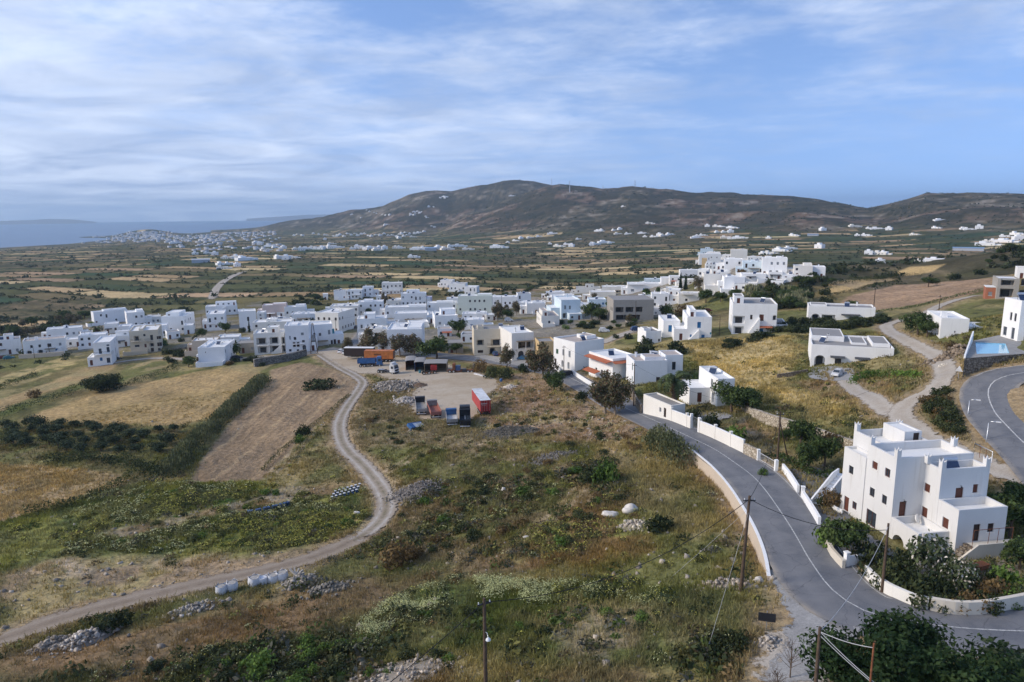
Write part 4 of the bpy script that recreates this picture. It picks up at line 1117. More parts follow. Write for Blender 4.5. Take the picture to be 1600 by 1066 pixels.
# ---------------------------------------------------------------- the big house by the bend (three storeys, stepped terraces)
def hero():
 N = np.array([43.95, 63.1, -34.3])
 s = House('villa', 'large white three storey house with brown shutters and pronged roof corners beside the road bend', N, R(8), W_VILLA, ROOF_W)
 s.block(-3.4, 4.9, 5.5, 9.5, -1, 8.95, .85,
   F=[(-2.2, 1.72, .8, 2.35, 'brown_door')],
   S=[(8.15, 6.5, .85, .85, 'brown_shutter'), (6.1, 6.4, .8, .95, 'brown_glass'), (8.2, 3.3, .8, 1.0, 'dark_glass'), (6.2, 3.3, .75, 1.0, 'dark_glass'), (8.0, -.05, 1.6, 1.75, 'brown_glass')],
   E=[(7, 6, .8, 1, 'brown_shutter'), (7, 2.6, .8, 1, 'brown_shutter')])
 s.block(-1.9, 9.5, 3.9, 14.2, -1, 8.95, .85, S=[], E=[(12, 6, .8, 1, 'brown_shutter')], K=[(0, 4, .8, 1, 'brown_shutter'), (2.6, 4, .8, 1, 'brown_shutter')])
 s.block(-3.5, 9.5, -1.9, 13.4, -1, 7.3, .3, S=[(11.9, 4.5, .8, .95, 'dark_glass'), (12.25, -.2, .85, 1.75, 'brown_door'), (10.8, .65, .75, .9, 'brown_glass')])
 s.block(0, 2.72, 5.5, 4.9, -1, 8.3, .8, F=[(2.3, 4.34, .9, 1.85, 'brown_door'), (4.1, 5.5, .58, .95, 'brown_shutter')], S=[(4.4, 5.2, .8, .9, 'brown_shutter'), (4.42, 1.72, .8, 1.75, 'brown_door')], E=[(3.8, 5.6, .6, .9, 'brown_shutter')])
 s.block(0, 0, 5.4, 2.7, -1.2, 5.12, .8, F=[(2.2, 1.63, .75, 1.85, 'dark_door'), (3.75, 2.5, .7, .95, 'dark_shutter')], S=[(1.53, 2.5, .8, 1.1, 'brown_shutter')], E=[(1.4, 2, .6, .9, 'dark_shutter')])
 s.block(-3.4, .9, -.02, 4.88, -1, 2.45, .75, S=[(3.6, -.4, 1.7, 1.35, 'void_arch', 1.6)], F=[(-1.7, .4, .7, 1.0, 'dark_shutter')])
 # pronged corner finials
 def finial(x, y, z):
  b = MB(); b.box(-.24, -.24, 0, .24, .24, .75, W_VILLA)
  for dx, dy in ((-1,-1),(1,-1),(1,1),(-1,1)):
   cx, cy = dx*.15, dy*.15
   V = [(cx-.09,cy-.09,.75),(cx+.09,cy-.09,.75),(cx+.09,cy+.09,.75),(cx-.09,cy+.09,.75),(cx+dx*.1,cy+dy*.1,1.05)]
   b.poly(V, [(0,1,4),(1,2,4),(2,3,4),(3,0,4)], W_VILLA)
  s.part('corner_finial', b, (x, y, z))
 for x, y, z in ((-3.16, 5.14, 8.952), (-.05, 4.63, 8.302), (-3.16, 9.3, 8.952), (-1.66, 13.96, 8.952), (3.66, 13.96, 8.952), (5.26, 7.4, 8.952), (.24, 2.96, 8.302), (5.26, 2.96, 8.302)): finial(x, y, z)
 # stair-head on the roof with a dark door
 s.block(1.5, 10.2, 3.6, 13.8, 8.05, 9.8, .12, F=[(2.95, 8.12, .75, 1.5, 'dark_door')])
 s.solar(2.2, 4.0, 7.5, -.15, .95)
 # terrace lamps, satellite dish
 b = MB(); b.lathe([(.02, 0), (.22, .05), (.42, .16), (.5, .28)], M_WHITEF, 14); o = s.part('satellite_dish', b, (-1.0, 4.45, 2.3)); o.rotation_euler = (R(75), 0, R(35))
 for x, y, z in ((-2.2, 4.86, 4.3), (2.3, 2.68, 6.45)):
  b = MB(); b.tube([(0, 0, 0), (0, -.14, .05)], .02, M_DARKMET, 5); b.lathe([(.05, -.22), (.1, -.1), (.02, 0)], M_DARKMET, 8, (0, -.16, 0)); s.part('wall_lamp', b, (x, y, z))
 # side stair and landing
 b = MB(); b.box(1.2, -1.5, -1.4, 6.4, -.02, 1.6, W_OLDWALL); s.part('landing', b)
 b = MB(); prof = [(-1.6,-1.4),(1.18,-1.4),(1.18,1.6)] + [p for i in range(8, 0, -1) for p in ((-1.6+2.78*(i-1)/8, -.6+2.2*i/8), (-1.6+2.78*(i-1)/8, -.6+2.2*(i-1)/8))]
 b.extrude(prof, -1.5, -.02, ST_BROWN); s.part('outside_stair', b)
 b = MB(); b.poly([(-1.5,-1.72,-1.4),(6.5,-1.72,-1.4),(6.5,-1.72,2.2),(1.0,-1.72,2.2),(-1.5,-1.72,.4),(-1.5,-1.52,-1.4),(6.5,-1.52,-1.4),(6.5,-1.52,2.2),(1.0,-1.52,2.2),(-1.5,-1.52,.4)], [(0,1,2,3,4),(9,8,7,6,5),(0,5,6,1),(1,6,7,2),(2,7,8,3),(3,8,9,4),(4,9,5,0)], W_OLDWALL)
 s.part('parapet', b)
 b = MB()
 b.tube([(.4, -1.58, 3.7), (4.8, -1.55, 3.7)], .03, M_RUST, 5); o = s.part('pergola_rail', b)
 for x in (.3, 2.0, 3.0, 4.6): b = MB(); b.tube([(x, -1.6, .3), (x + .15, -1.55, 3.7)], .025, M_RUST, 5); b.build('pole', o)
 s.done()
 # front stair to the entrance, curved bed wall
 c, k = math.cos(R(8)), math.sin(R(8))
 W2 = lambda x, y: (N[0] + x*c - y*k, N[1] + x*k + y*c)
 FOOT.append([W2(*p) for p in ((-4.0,-1.8),(6.6,-1.8),(6.6,14.5),(-4.0,14.5))])
 return s, W2
HERO, HW = hero()
# ---------------------------------------------------------------- row along the road
Dk = ('dark_glass', 'brown_glass', 'grey_shutter'); BL = ('blue_shutter', 'dark_glass'); GR = ('grey_shutter', 'green_shutter', 'dark_glass')
HS('cream two storey house with deep balconies and a dark arched garage beside the village road', 741, 800, 556, 515, 4, S=738, L=9, wall=W_CREAM, roof=ROOF_G, fl=2, S_=(),
 F_=[(2.2,3.6,2.6,2.0,'void_rect',1.3),(2.2,.9,1.9,1.0,'dark_shutter'),(8.2,3.3,4.6,2.3,'void_rect',1.5),(6.4,0,2.2,2.7,'void_arch',1.6),(12.2,3.6,.9,1.3,'brown_glass')], extra='b.1,.3,.3,.8,1.0 s.75,.5 y.34,.75,3.3', name='village_house')
HS('cream house with white front arch and bamboo covered terrace behind the parked blue car', 800, 834, 559, 519, 18, E=862, wall=W_WARM, roof=ROOF_W, fl=2,
 F_=[(3.1,0,2.0,2.6,'dark_arch',.3),(6.6,0,2.0,2.6,'void_arch',1.0),(5.0,3.4,6.0,2.3,'void_rect',1.6)], extra='c.35,.3 s.8,.5 p.2,.95,1.6,3.4', name='village_house')
HS('small yellow ochre house half hidden behind the leaning eucalyptus', 842, 868, 566, 534, 10, L=8, wall=W_OCHRE, roof=ROOF_G, fl=2, kinds=Dk, name='village_house')
HS('white house with long lit side wall, roof terrace and two solar panels above the road', 898, 943, 581, 535, 38, S=865, wall=W_WHITE, roof=ROOF_R, fl=2, F_=[(9,.1,.9,2.0,'dark_door'),(7.4,1.0,.8,1,'dark_shutter')],
 S_=[(2.5,3.9,1.0,1.9,'grey_shutter'),(5.5,3.9,1.0,1.9,'grey_shutter'),(8.6,3.9,1.2,1.5,'green_shutter'),(3.0,.3,1.0,2.0,'grey_shutter'),(6,.3,1.0,2.1,'void_arch',.8),(9.4,.3,.9,2,'dark_shutter')], extra='s.5,.3 c.9,.8 b.62,.3,1,.8,1.1', name='village_house')
def side_awning(hs, y0, y1, d, z):
 b = MB(); b.poly([(-d,y0,z-.4),(-.02,y0,z),(-.02,y1,z),(-d,y1,z-.4),(-d,y0,z-.3),(-.02,y0,z+.1),(-.02,y1,z+.1),(-d,y1,z-.3)], [(0,1,2,3)[::-1],(4,5,6,7),(0,1,5,4),(1,2,6,5),(2,3,7,6),(3,0,4,7)], M_TILE); hs.part('tiled_awning', b)
E2 = HS('low white house with terracotta tiled awnings and a tilted solar panel on its white roof', 957, 998, 596, 561, 34, S=920, wall=W_WHITE, roof=ROOF_W, fl=1, kinds=Dk, extra='s.4,.5', par=.35, name='village_house',
 F_=[(2,.6,1.0,1.2,'brown_glass')], S_=[(2.5,.6,1.0,2,'brown_door'),(5.2,.9,.9,1.2,'brown_glass'),(8,.9,.9,1.2,'brown_glass')])
side_awning(E2, .2, E2.L-.2, 1.9, E2.h-.75); E2.awning(-.3, -1.6, E2.R, -.02, E2.h-1.15, E2.h-.75, M_TILE, 'tiled_awning')
b = MB(); b.poly([(-3.6,3.3,1.7),(-1.7,3.3,2.2),(-1.7,E2.L*.8,2.2),(-3.6,E2.L*.8,1.7),(-3.6,3.3,1.8),(-1.7,3.3,2.3),(-1.7,E2.L*.8,2.3),(-3.6,E2.L*.8,1.8)], [(3,2,1,0),(4,5,6,7),(0,1,5,4),(1,2,6,5),(2,3,7,6),(3,0,4,7)], M_TILE); E2.part('tiled_porch_roof', b)
HS('white two storey house with green shutters, dark door and round arch beside the palm', 990, 1042, 604, 564, 14, S=978, wall=W_PALE, roof=ROOF_R, fl=2, name='village_house',
 F_=[(6.2,.05,1.0,2.2,'dark_door'),(8.6,.1,1.8,2.6,'void_arch',1.2)], S_=[(1.6,3.8,.9,1.9,'green_shutter'),(1.6,.4,.9,1.9,'green_shutter')], extra='c.25,.8 e4.6,.25,1,7.4 s.8,.75 c.75,.95 b.35,.2,.98,.8,.9')
HS('white house with outside stairs, lower porch arch and a green solar panel behind the palm', 1120, 1146, 637, 592, 20, S=1091, wall=W_WHITE, roof=ROOF_W, fl=2, name='village_house',
 F_=[(2.4,.2,.9,2.0,'dark_door')], S_=[(1.4,3.3,.8,1.8,'brown_door'),(3.6,3.3,1.2,1.9,'white_glass'),(2.6,.1,1.6,2.5,'void_arch',1.0),(5,.1,.9,2.0,'brown_door')], extra='s.35,.55 w4.5,.35,.95,3.2')
# ---------------------------------------------------------------- right-hand side
HS('white cube house with bright blue shutters at the top edge of the straw field', 1073, 1111, 532, 495, 6, S=1063, wall=W_WHITE, roof=ROOF_W, fl=2, F_=[(3.6,4.0,1.1,1.9,'blue_shutter'),(4.9,.3,1.0,1.6,'blue_shutter'),(1.2,1.0,.6,.9,'blue_shutter'),(7.2,2.0,.5,.7,'teal_shutter')], extra='s.3,.5 w4,.0,.8,3.6')
HS('small white block with one tall blue shutter beside the larger blue shuttered cube', 1036, 1062, 530, 501, 8, S=1028, wall=W_WHITE, roof=ROOF_W, fl=2, F_=[(2.2,2.4,1.2,2.2,'blue_shutter')], S_=[], extra='s.55,.6')
HS('low white house with grey roof openings in front of the blue shuttered houses', 1009, 1033, 540, 518, 20, S=996, wall=W_WHITE, roof=ROOF_G, fl=1, F_=[(1.8,1.1,.6,.9,'dark_glass'),(4.4,1.1,.6,.9,'dark_glass')], extra='b.05,.4,.6,.9,.8')
HS('tall white three storey house with balconies, outside stair and a small tiled awning', 1143, 1212, 523, 474, 4, S=1131, wall=W_WHITE, roof=ROOF_G, fl=3, F_=[(2.0,3.6,3.4,2.4,'void_rect',1.2),(2.0,.3,3,2.4,'void_rect',1.0),(8.6,4.6,1.3,2.0,'brown_shutter'),(8.4,.6,1.8,1.6,'blue_shutter'),(12.4,4.9,1.2,1.6,'void_arch',.8),(5.6,5.0,.7,1.4,'dark_shutter')],
 S_=[(2.5,7.0,.9,1.9,'dark_shutter'),(5.2,7.0,.9,1.9,'dark_shutter'),(2.5,3.8,.9,1.9,'dark_shutter'),(5.2,3.8,.9,1.9,'dark_shutter'),(2.5,.6,.9,1.9,'dark_shutter')], extra='b.02,.2,.28,.7,2.4 x.34,.62,5.6 e3.6,.1,.9,3.4 a.62,.92,1.3,2.6')
HS('long low white house with arches and a central stair wall under the ploughed field', 1262, 1366, 504, 478, 3, L=9, S=1260, wall=W_WHITE, roof=ROOF_G, fl=1, F_=[(2.2,.2,2.6,2.8,'void_arch',1.5),(6.0,.2,4.0,2.6,'void_rect',1.6),(14,.5,4.2,1.9,'void_rect',1.2),(19.5,.3,2.4,2.4,'void_arch',1.2)], extra='s.6,.5 d.5,.78,1.2,2.9 b.02,.3,.3,.95,.7', dk='dark_door')
HS('sprawling white farmhouse with arched porch and dark awnings', 1266, 1394, 573, 538, 3, S=1241, L=8, wall=W_WHITE, roof=ROOF_G, fl=1, S_=[(2.5,-.3,1.6,2.2,'void_arch',1.0)],
 F_=[(2.0,.1,2.4,2.9,'void_arch',1.8),(6.0,.7,1.4,1.7,'brown_glass'),(10.8,.9,.7,1.0,'brown_glass'),(13.4,.5,1.8,1.9,'brown_glass'),(17.6,1.0,.8,1.1,'brown_glass')], extra='b.0,.5,.45,1.3,1.3 b.5,.3,.72,.9,.5 b.75,.2,.99,.9,.9 d.24,.42,1.2,2.7 d.54,.72,1.2,2.7 s.16,.4 c.24,.7')
HS('low white house with a wide porch opening and a square roof tank beside the lane', 1468, 1512, 527, 497, 14, S=1446, wall=W_WHITE, roof=ROOF_W, fl=1, F_=[(3.0,1.2,.3,.4,'dark_glass')], S_=[(3.5,.2,4.6,2.4,'void_rect',1.6)], extra='t.3,.4 e9,.3,.9,2.2')
HS('modern white two storey villa with tall grey windows behind the swimming pool', 1589, 1660, 534, 470, 30, S=1563, wall=W_WHITE, roof=ROOF_W, fl=2, S_=[(1.4,3.7,.7,1.5,'dark_glass'),(2.8,3.7,.7,1.5,'dark_glass'),(1.6,.2,1.0,2.2,'grey_glass'),(4.2,.5,1.2,1.7,'grey_glass')], F_=[(2,3.6,1.2,1.6,'grey_glass'),(2,.2,1.8,2.2,'grey_glass'),(6,.2,1.8,2.2,'grey_glass')], extra='s.2,.5', par=.3)
HS('unfinished concrete frame house with brick infill and open window bays above the lane', 1556, 1590, 466, 435, 8, S=1548, wall=W_CONC, roof=ROOF_W, fl=2, F_=[(2.5,4.0,3.4,2.4,'void_rect',2.0),(6.8,4.0,2.2,2.4,'void_rect',2.0),(2.5,.4,3.4,2.6,'void_rect',2.5),(6.8,.4,2.2,2.6,'void_rect',2.5)], S_=[], extra='', par=.3)
HS('brick walled shed with pale slab roof leaning on the unfinished concrete frame house', 1539, 1555, 467, 449, 6, L=6, wall=M_BRICK, roof=ROOF_W, fl=1, pw=.2, par=0.0, name='brick_shed', cat='shed', door=False)
HS('white house above a brick wall at the right photo edge by the far field', 1588, 1620, 436, 418, 5, L=8, wall=W_WHITE, fl=1)
# ---------------------------------------------------------------- left cluster
HS('white two storey house with shady pergola at the far left end of the village', -14, 34, 552, 529, -2, L=9, E=None, wall=W_WHITE, roof=ROOF_R, fl=2, extra='p.0,.5,1.8 s.4,.5 t.7,.5')
HS('long white terraced house with arched doorways facing the dry slope on the left', 38, 104, 551, 528, -4, L=9, wall=W_WHITE, roof=ROOF_R, fl=2, pw=.8, extra='p.5,.75,1.6 t.3,.5 x.68,.9,2.9 c.1,.7 c.55,.7', F_=[(2,.1,2.2,2.3,'void_arch',.9),(6,.1,2.2,2.3,'void_arch',.9),(9.5,3.2,1.4,1.5,'brown_glass'),(3,3.4,.9,1.2,'dark_glass'),(6,3.4,.9,1.2,'dark_glass'),(12,.1,1,2,'blue_door'),(13.5,3.4,.9,1.2,'grey_shutter')])
HS('low white house with a shaded porch behind the long terraced house', 74, 129, 526, 511, -4, L=8, wall=W_WHITE, roof=ROOF_W, fl=1, extra='c.2,.5 c.6,.5 t.5,.5')
HS('white house with rooftop chimneys between the terraced house and the tall cube', 124, 167, 541, 522, -8, L=8, wall=W_PALE, roof=ROOF_W, fl=2, extra='c.2,.4 c.35,.6 b.05,.3,.4,.8,.9')
HS('big white stepped house on the rise behind the date palm', 148, 201, 508, 488, 12, S=144, L=10, wall=W_PALE, roof=ROOF_W, fl=2, pw=.2, extra='b.3,.2,1,.9,1.2')
HS('small white house with two dark windows just right of the date palm', 164, 186, 520, 505, -5, L=7, wall=W_WHITE, fl=1)
HS('tall white three storey cube with blue trimmed balconies standing alone at the field edge', 149, 176, 569, 534, -10, L=8, S=129, wall=W_WHITE, roof=ROOF_W, fl=3, F_=[(2.2,4.4,1,2,'blue_glass'),(4.9,4.8,1,2,'blue_glass'),(2.2,1.6,.9,1.3,'blue_shutter'),(4.6,.6,1.2,2,'blue_glass'),(5,7.2,1.0,.6,'blue_glass')], extra='w2.4,.0,.6,3.2 y.5,.95,4.4 y.05,.45,4.2')
HS('white house with a lean-to porch between the tall cube and the cream apartments', 171, 203, 541, 524, -6, L=7, wall=W_WHITE, roof=ROOF_W, fl=1, extra='d.1,.8,1.4,2.6 b.3,.3,1,.9,2.2')
HS('white block with a lit corner tower at the top of the left cluster', 200, 228, 513, 489, 4, S=197, L=8, wall=W_WHITE, fl=2, extra='b.55,.2,1,.8,1.3')
HS('low white flat house behind the cream apartment building', 203, 262, 527, 508, -6, L=8, wall=W_PALE, roof=ROOF_W, fl=1, extra='t.4,.4')
HS('large white house with blank lit wall and rooftop cube beside the green tree', 254, 290, 520, 494, -18, L=9, S=246, wall=W_WHITE, roof=ROOF_W, fl=2, extra='b.1,.2,.7,.9,2.0 t.8,.5')
HS('cream three storey apartment house with dark balconies and an open stair', 205, 250, 549, 515, -6, E=269, wall=W_CREAM, roof=ROOF_W, fl=3, F_=[(2.6,5.2,1.9,2.0,'void_rect',.9),(2.5,2.5,1.7,.9,'dark_glass'),(5.6,6.8,.8,1.0,'dark_glass'),(5.6,2.1,.8,1.5,'brown_door'),(8.2,5.0,1.0,2.2,'dark_glass'),(8.0,2.2,1.7,1.6,'void_rect',.9),(8,.0,1.1,1.7,'dark_door'),(10.9,5.2,1.6,1.3,'dark_shutter'),(10.9,2.2,1.7,1.6,'dark_shutter'),(10.6,.2,.9,1.2,'dark_glass')], extra='y.05,.4,5.0 y.52,.75,4.9 b.3,.1,.5,.8,1.0')
HS('pale grey house with iron balconies standing alone near the plain road', 325, 352, 514, 490, -4, E=366, wall=W_PALE, roof=ROOF_W, fl=2, pw=.8, kinds=Dk, extra='y.05,.5,3.2')
HS('white twin roofed house with a small steeple and a long veranda under the plain road', 322, 370, 491, 477, -4, L=9, wall=W_WHITE, roof=ROOF_W, fl=1, pw=.9, kinds=('dark_glass',), extra='b.3,.4,1.0,1,2.6 c.5,.9 e5,.1,.7,2.4')
HS('tall plain white house beside two small cypresses', 375, 402, 517, 487, 0, L=9, wall=W_WHITE, roof=ROOF_W, fl=2, pw=.25, extra='c.3,.5')
HS('blank walled white house with a grey side shutter at the stubble field corner', 311, 353, 568, 542, -14, S=299, L=9, wall=W_PALE, roof=ROOF_W, fl=2, F_=[(2.6,4.2,.3,.4,'dark_glass')], extra='c.2,.3 t.5,.6 w1.6,.2,.8,3')
HS('low tan house with small vaulted roof knobs behind the blank walled house', 301, 341, 551, 531, -8, L=9, wall=W_BEIGE, roof=ROOF_W, fl=1, pw=.4, extra='c.2,.5 c.5,.5 c.8,.5')
HS('white round shouldered house end beside dark shrubs at the village lane', 340, 374, 541, 526, -8, L=8, wall=W_WHITE, roof=ROOF_W, fl=1, extra='c.3,.5')
HS('grey shed with a flat slab roof by the stone wall of the lane', 374, 402, 551, 536, -6, L=6, wall=W_CONC, roof=ROOF_G, fl=1, pw=.5, name='shed', cat='shed', par=0.0)
# ---------------------------------------------------------------- middle-left
HS('pinkish house with flat roof at the back of the middle rows', 411, 448, 495, 476, -6, L=9, wall=W_PINK, roof=ROOF_W, fl=2, pw=.15, extra='b.4,.2,1,.9,1.0')
HS('white house with two windows behind the cylinder roof tanks', 445, 478, 494, 479, -6, L=8, wall=W_WHITE, fl=1, extra='b.5,.2,1,.9,1.4')
HS('long white house with three grey tanks on its roof', 456, 493, 504, 490, -4, L=9, wall=W_WHITE, roof=ROOF_W, fl=1, extra='t.3,.5 t.5,.4 t.7,.5')
HS('broad whitewashed house with weathered roof above the open verandas', 396, 456, 521, 502, -8, L=10, wall=W_WARM, roof=ROOF_W, fl=2, pw=.6, extra='b.3,.4,.6,.9,1.0')
HS('half built white apartment house with open verandas and a zigzag outside stair', 398, 446, 551, 519, -6, L=9, wall=W_WARM, roof=ROOF_W, fl=2, F_=[(2.8,3.6,3.6,2.6,'void_rect',1.8),(7.4,3.6,3.2,2.6,'void_rect',2.2),(10.9,3.4,1.6,2.8,'void_rect',2.0),(3,.2,3.4,2.5,'void_rect',1.6),(7.4,.2,3.4,2.7,'void_rect',2.2),(10.9,.2,1.6,2.7,'void_rect',2.0)], extra='y.1,.5,3.4 x.55,.9,3.2')
HS('large bluish white house with an arched door at the head of the dirt track', 447, 484, 549, 508, -4, L=11, wall=W_PALE, roof=ROOF_W, fl=3, F_=[(1.8,4.9,.5,1.4,'grey_shutter'),(3.6,4.7,.9,1.1,'dark_glass'),(6.4,6.4,1.0,1.0,'grey_shutter'),(6.6,3.6,1.0,.9,'grey_glass'),(3.2,2.0,1.0,1.8,'dark_shutter'),(4.6,2.0,1.0,1.8,'dark_shutter'),(6.8,.2,1.3,2.4,'grey_arch'),(1.6,.3,.9,.9,'dark_glass'),(4.4,.3,.9,.7,'dark_glass')], S_=[])
HS('white house with teal shuttered street side next to the pylon', 485, 521, 543, 508, 2, L=9, E=None, wall=W_PALE, roof=ROOF_W, fl=2, F_=[(1.8,4.4,.9,1.3,'white_glass'),(4,4.4,.9,1.2,'grey_glass'),(8.4,.2,.8,2.2,'dark_shutter'),(9.6,.2,.8,2.4,'dark_shutter'),(7.6,4.8,.9,1.8,'grey_shutter'),(9.2,5.0,.9,2.0,'teal_shutter')])
HS('long white street house with a row of dark balcony doors facing the village street', 494, 530, 521, 489, -28, E=557, wall=W_WARM, roof=ROOF_W, fl=2, pw=.7, kinds=('dark_glass', 'dark_shutter'), extra='s.5,.4 t.75,.5')
HS('white flat house at the end of the village street behind the balcony row', 516, 560, 497, 478, -8, L=10, wall=W_WARM, roof=ROOF_W, fl=2, extra='t.2,.4 s.7,.5')
HS('leftmost of the two plain white cubes on the far edge under the fields', 522, 541, 468, 454, -10, L=7, wall=W_PALE, fl=2, pw=.1, group=None)
HS('white cube with dark side windows second from left on the far edge under the fields', 543, 566, 467, 453, -8, L=7, wall=W_PALE, fl=2, pw=.6)
HS('white stepped house right of the two far cubes with a tree at its corner', 567, 583, 463, 448, -6, L=7, wall=W_PALE, fl=2, pw=.5)
HS('tiny white chapel with pointed front beside a dark tree on the village back edge', 505, 513, 469, 460, 0, L=5, wall=W_WHITE, fl=1, pw=0, name='chapel', cat='chapel', par=0.0)
# ---------------------------------------------------------------- centre
HS('white house with arched ground floor windows on top of the small rocky knoll', 597, 629, 458, 442, -2, L=9, wall=W_WARM, roof=ROOF_W, fl=2, pw=.9, kinds=('dark_glass',), extra='l.0,.9,3,2.4 w5,.1,.7,2')
HS('white house with wide grey glazed porch below the knoll', 627, 666, 478, 458, -2, L=9, wall=W_PALE, roof=ROOF_W, fl=2, pw=.8, extra='b.2,.3,.75,.9,2.2 s.5,.2 c.15,.6')
HS('lilac tinted block on the right side of the grey glazed porch house', 666, 675, 475, 464, -2, L=6, wall=W_LILAC, fl=1, pw=0, door=False)
HS('first stepped white house of the row sliding down the green mound', 688, 707, 449, 438, -14, L=8, wall=W_WHITE, fl=1)
HS('middle stepped white house of the row sliding down the green mound', 702, 727, 456, 443, -14, L=8, wall=W_WHITE, fl=1, pw=.9, kinds=('dark_glass',))
HS('lowest white house of the row sliding down the green mound', 726, 745, 462, 448, -14, L=8, wall=W_WHITE, fl=2, pw=.6)
HS('white house with round green tree hiding its street corner', 560, 599, 492, 471, -4, L=9, wall=W_PALE, roof=ROOF_W, fl=2, pw=.7, extra='t.3,.4 b.2,.3,.6,.9,1.3')
HS('broad white house with a line of small windows below the knoll', 602, 667, 494, 479, -2, L=9, wall=W_WHITE, roof=ROOF_W, fl=1, pw=.8, kinds=('dark_glass',), extra='b.55,.3,1,.9,1.1')
HS('blank fronted white house with dark roof ridge in the middle rows', 617, 667, 506, 489, -2, L=9, wall=W_WHITE, roof=ROOF_W, fl=1, pw=.1, door=False)
HS('white house with a rust roofed shed corner right of the blank front', 668, 713, 491, 473, -2, L=9, wall=W_WHITE, roof=ROOF_W, fl=2, pw=.4, extra='b.3,.2,.9,.9,1.0 c.5,.5')
HS('large pale green tinted house with corner balconies and a dark garden door', 716, 769, 489, 462, -2, L=10, wall=W_GREEN, roof=ROOF_W, fl=2, pw=.7, kinds=('dark_glass', 'brown_glass'), extra='b.55,.2,1,.9,1.0 w6,.2,.9,4.4')
HS('white house with two small dark windows above the grey garden wall', 680, 715, 513, 494, 4, S=676, wall=W_PALE, roof=ROOF_W, fl=1, F_=[(2.2,1.6,1.0,1.2,'grey_shutter'),(6.2,1.4,1.0,1.4,'grey_shutter')], extra='b.3,.4,1,.9,2.4 s.15,.3')
HS('low white house with white roof behind the garden fig', 722, 760, 500, 490, -2, L=8, wall=W_WHITE, roof=ROOF_W, fl=1, extra='t.2,.4')
HS('low white house with a single blue window and a grey tin lean-to', 726, 757, 515, 500, 0, L=8, wall=W_WHITE, roof=ROOF_W, fl=1, F_=[(3,.4,1.1,1.8,'blue_shutter')], extra='e4,.0,.6,2.2')
HS('long white house with arches and rooftop shed facing the eucalyptus trees', 559, 605, 525, 497, -2, L=10, wall=W_WHITE, roof=ROOF_W, fl=2, pw=.6, F_=[(1.8,3.2,1.1,2.2,'void_arch',.6),(4.4,3.6,.6,1.6,'grey_shutter'),(6.6,3.4,2,2.2,'grey_glass'),(9,3.7,.6,1.2,'grey_shutter')], extra='e3.6,.2,.9,5')
HS('white house with pale gate left of the big white block by the eucalyptus trees', 571, 606, 540, 514, -2, L=9, wall=W_WARM, roof=ROOF_W, fl=2, pw=.5)
HS('big plain white block with tall windows right behind the eucalyptus trees', 606, 660, 550, 514, -4, E=673, wall=W_WHITE, roof=ROOF_W, fl=2, F_=[(2.2,4.4,.8,1.9,'grey_shutter'),(4.2,4.6,.6,1.7,'white_glass'),(5.4,4.6,.8,1.7,'grey_shutter'),(8.4,4.6,.7,1.7,'white_glass'),(3,.8,1.8,2.2,'grey_arch')], extra='b.55,.1,1,.9,.8 t.25,.6')
HS('grey garden shed with white gate beside the dense roadside tree', 700, 724, 552, 536, 0, L=7, wall=W_CONC, roof=ROOF_G, fl=1, pw=.2, name='shed', cat='shed', par=0.1)
HS('white house with a red tin awning between the fig and the cream house', 684, 706, 527, 514, 0, L=7, wall=W_PALE, roof=ROOF_R, fl=1, extra='a.3,1,1.5,1.9')
HS('white row house with antennas directly right of the pale green house', 763, 808, 480, 464, -2, L=9, wall=W_WHITE, roof=ROOF_W, fl=1, pw=.7, extra='t.2,.5 s.6,.5')
HS('two storey white house with blue lit side behind the twin dark trees', 809, 830, 475, 459, 6, L=8, wall=W_PALE, fl=2, extra='s.5,.5')
HS('white house with a shaded porch under the twin dark trees', 812, 833, 488, 473, 0, L=8, wall=W_WHITE, roof=ROOF_W, fl=1, extra='p.1,.9,1.6')
HS('white house with a curved gable wall next to the yellow block', 823, 852, 491, 474, 4, L=8, wall=W_WHITE, roof=ROOF_W, fl=1, pw=.6, extra='b.3,.3,.9,.9,1.0')
HS('narrow yellow block beside the bougainvillea', 853, 862, 491, 474, 0, L=5, wall=W_OCHRE, fl=2, pw=0, door=False)
HS('small flat white house with deep shaded veranda right of the yellow block', 862, 880, 484, 466, 0, L=7, wall=W_PALE, fl=1, extra='d.0,1,1.8,2.5')
HS('low white house at the back with a row of chimneys before the scrubland', 853, 882, 466, 457, 0, L=8, wall=W_WHITE, fl=1, extra='c.2,.4 c.5,.4 t.8,.5')
HS('white house with arched loggia and a pale blue side wall', 877, 907, 497, 468, 14, E=946, L=12, wall=W_BLUE, roof=ROOF_W, fl=2, F_=[(1.8,4.2,.9,1.8,'grey_shutter'),(4.0,4.2,.9,1.6,'grey_shutter'),(1.6,.2,2.0,2.6,'void_arch',1.0),(4.3,.2,2.0,2.6,'void_arch',1.0)], kinds=BL, extra='l.3,.95,5,2.8')
HS('single storey pinkish white house standing alone in the green lot', 846, 874, 510, 494, 8, S=834, wall=W_WARM, roof=ROOF_R, fl=1, F_=[(3.4,1.2,.9,1.1,'dark_glass')], extra='t.5,.5')
HS('white house with blue shutters half hidden by the dark tree clump', 920, 947, 480, 468, 6, L=9, wall=W_BLUE, roof=ROOF_W, fl=1, pw=.9, kinds=('blue_shutter',))
HS('white flat house wall with no windows in front of the terraced back row', 922, 962, 468, 456, 2, L=9, wall=W_WARM, roof=ROOF_W, fl=1, pw=.1, door=False)
HS('white house with broken pergola in the terraced back row', 940, 980, 460, 448, 0, L=9, wall=W_WARM, roof=ROOF_W, fl=1, pw=.5, extra='t.2,.4 p.4,.9,2')
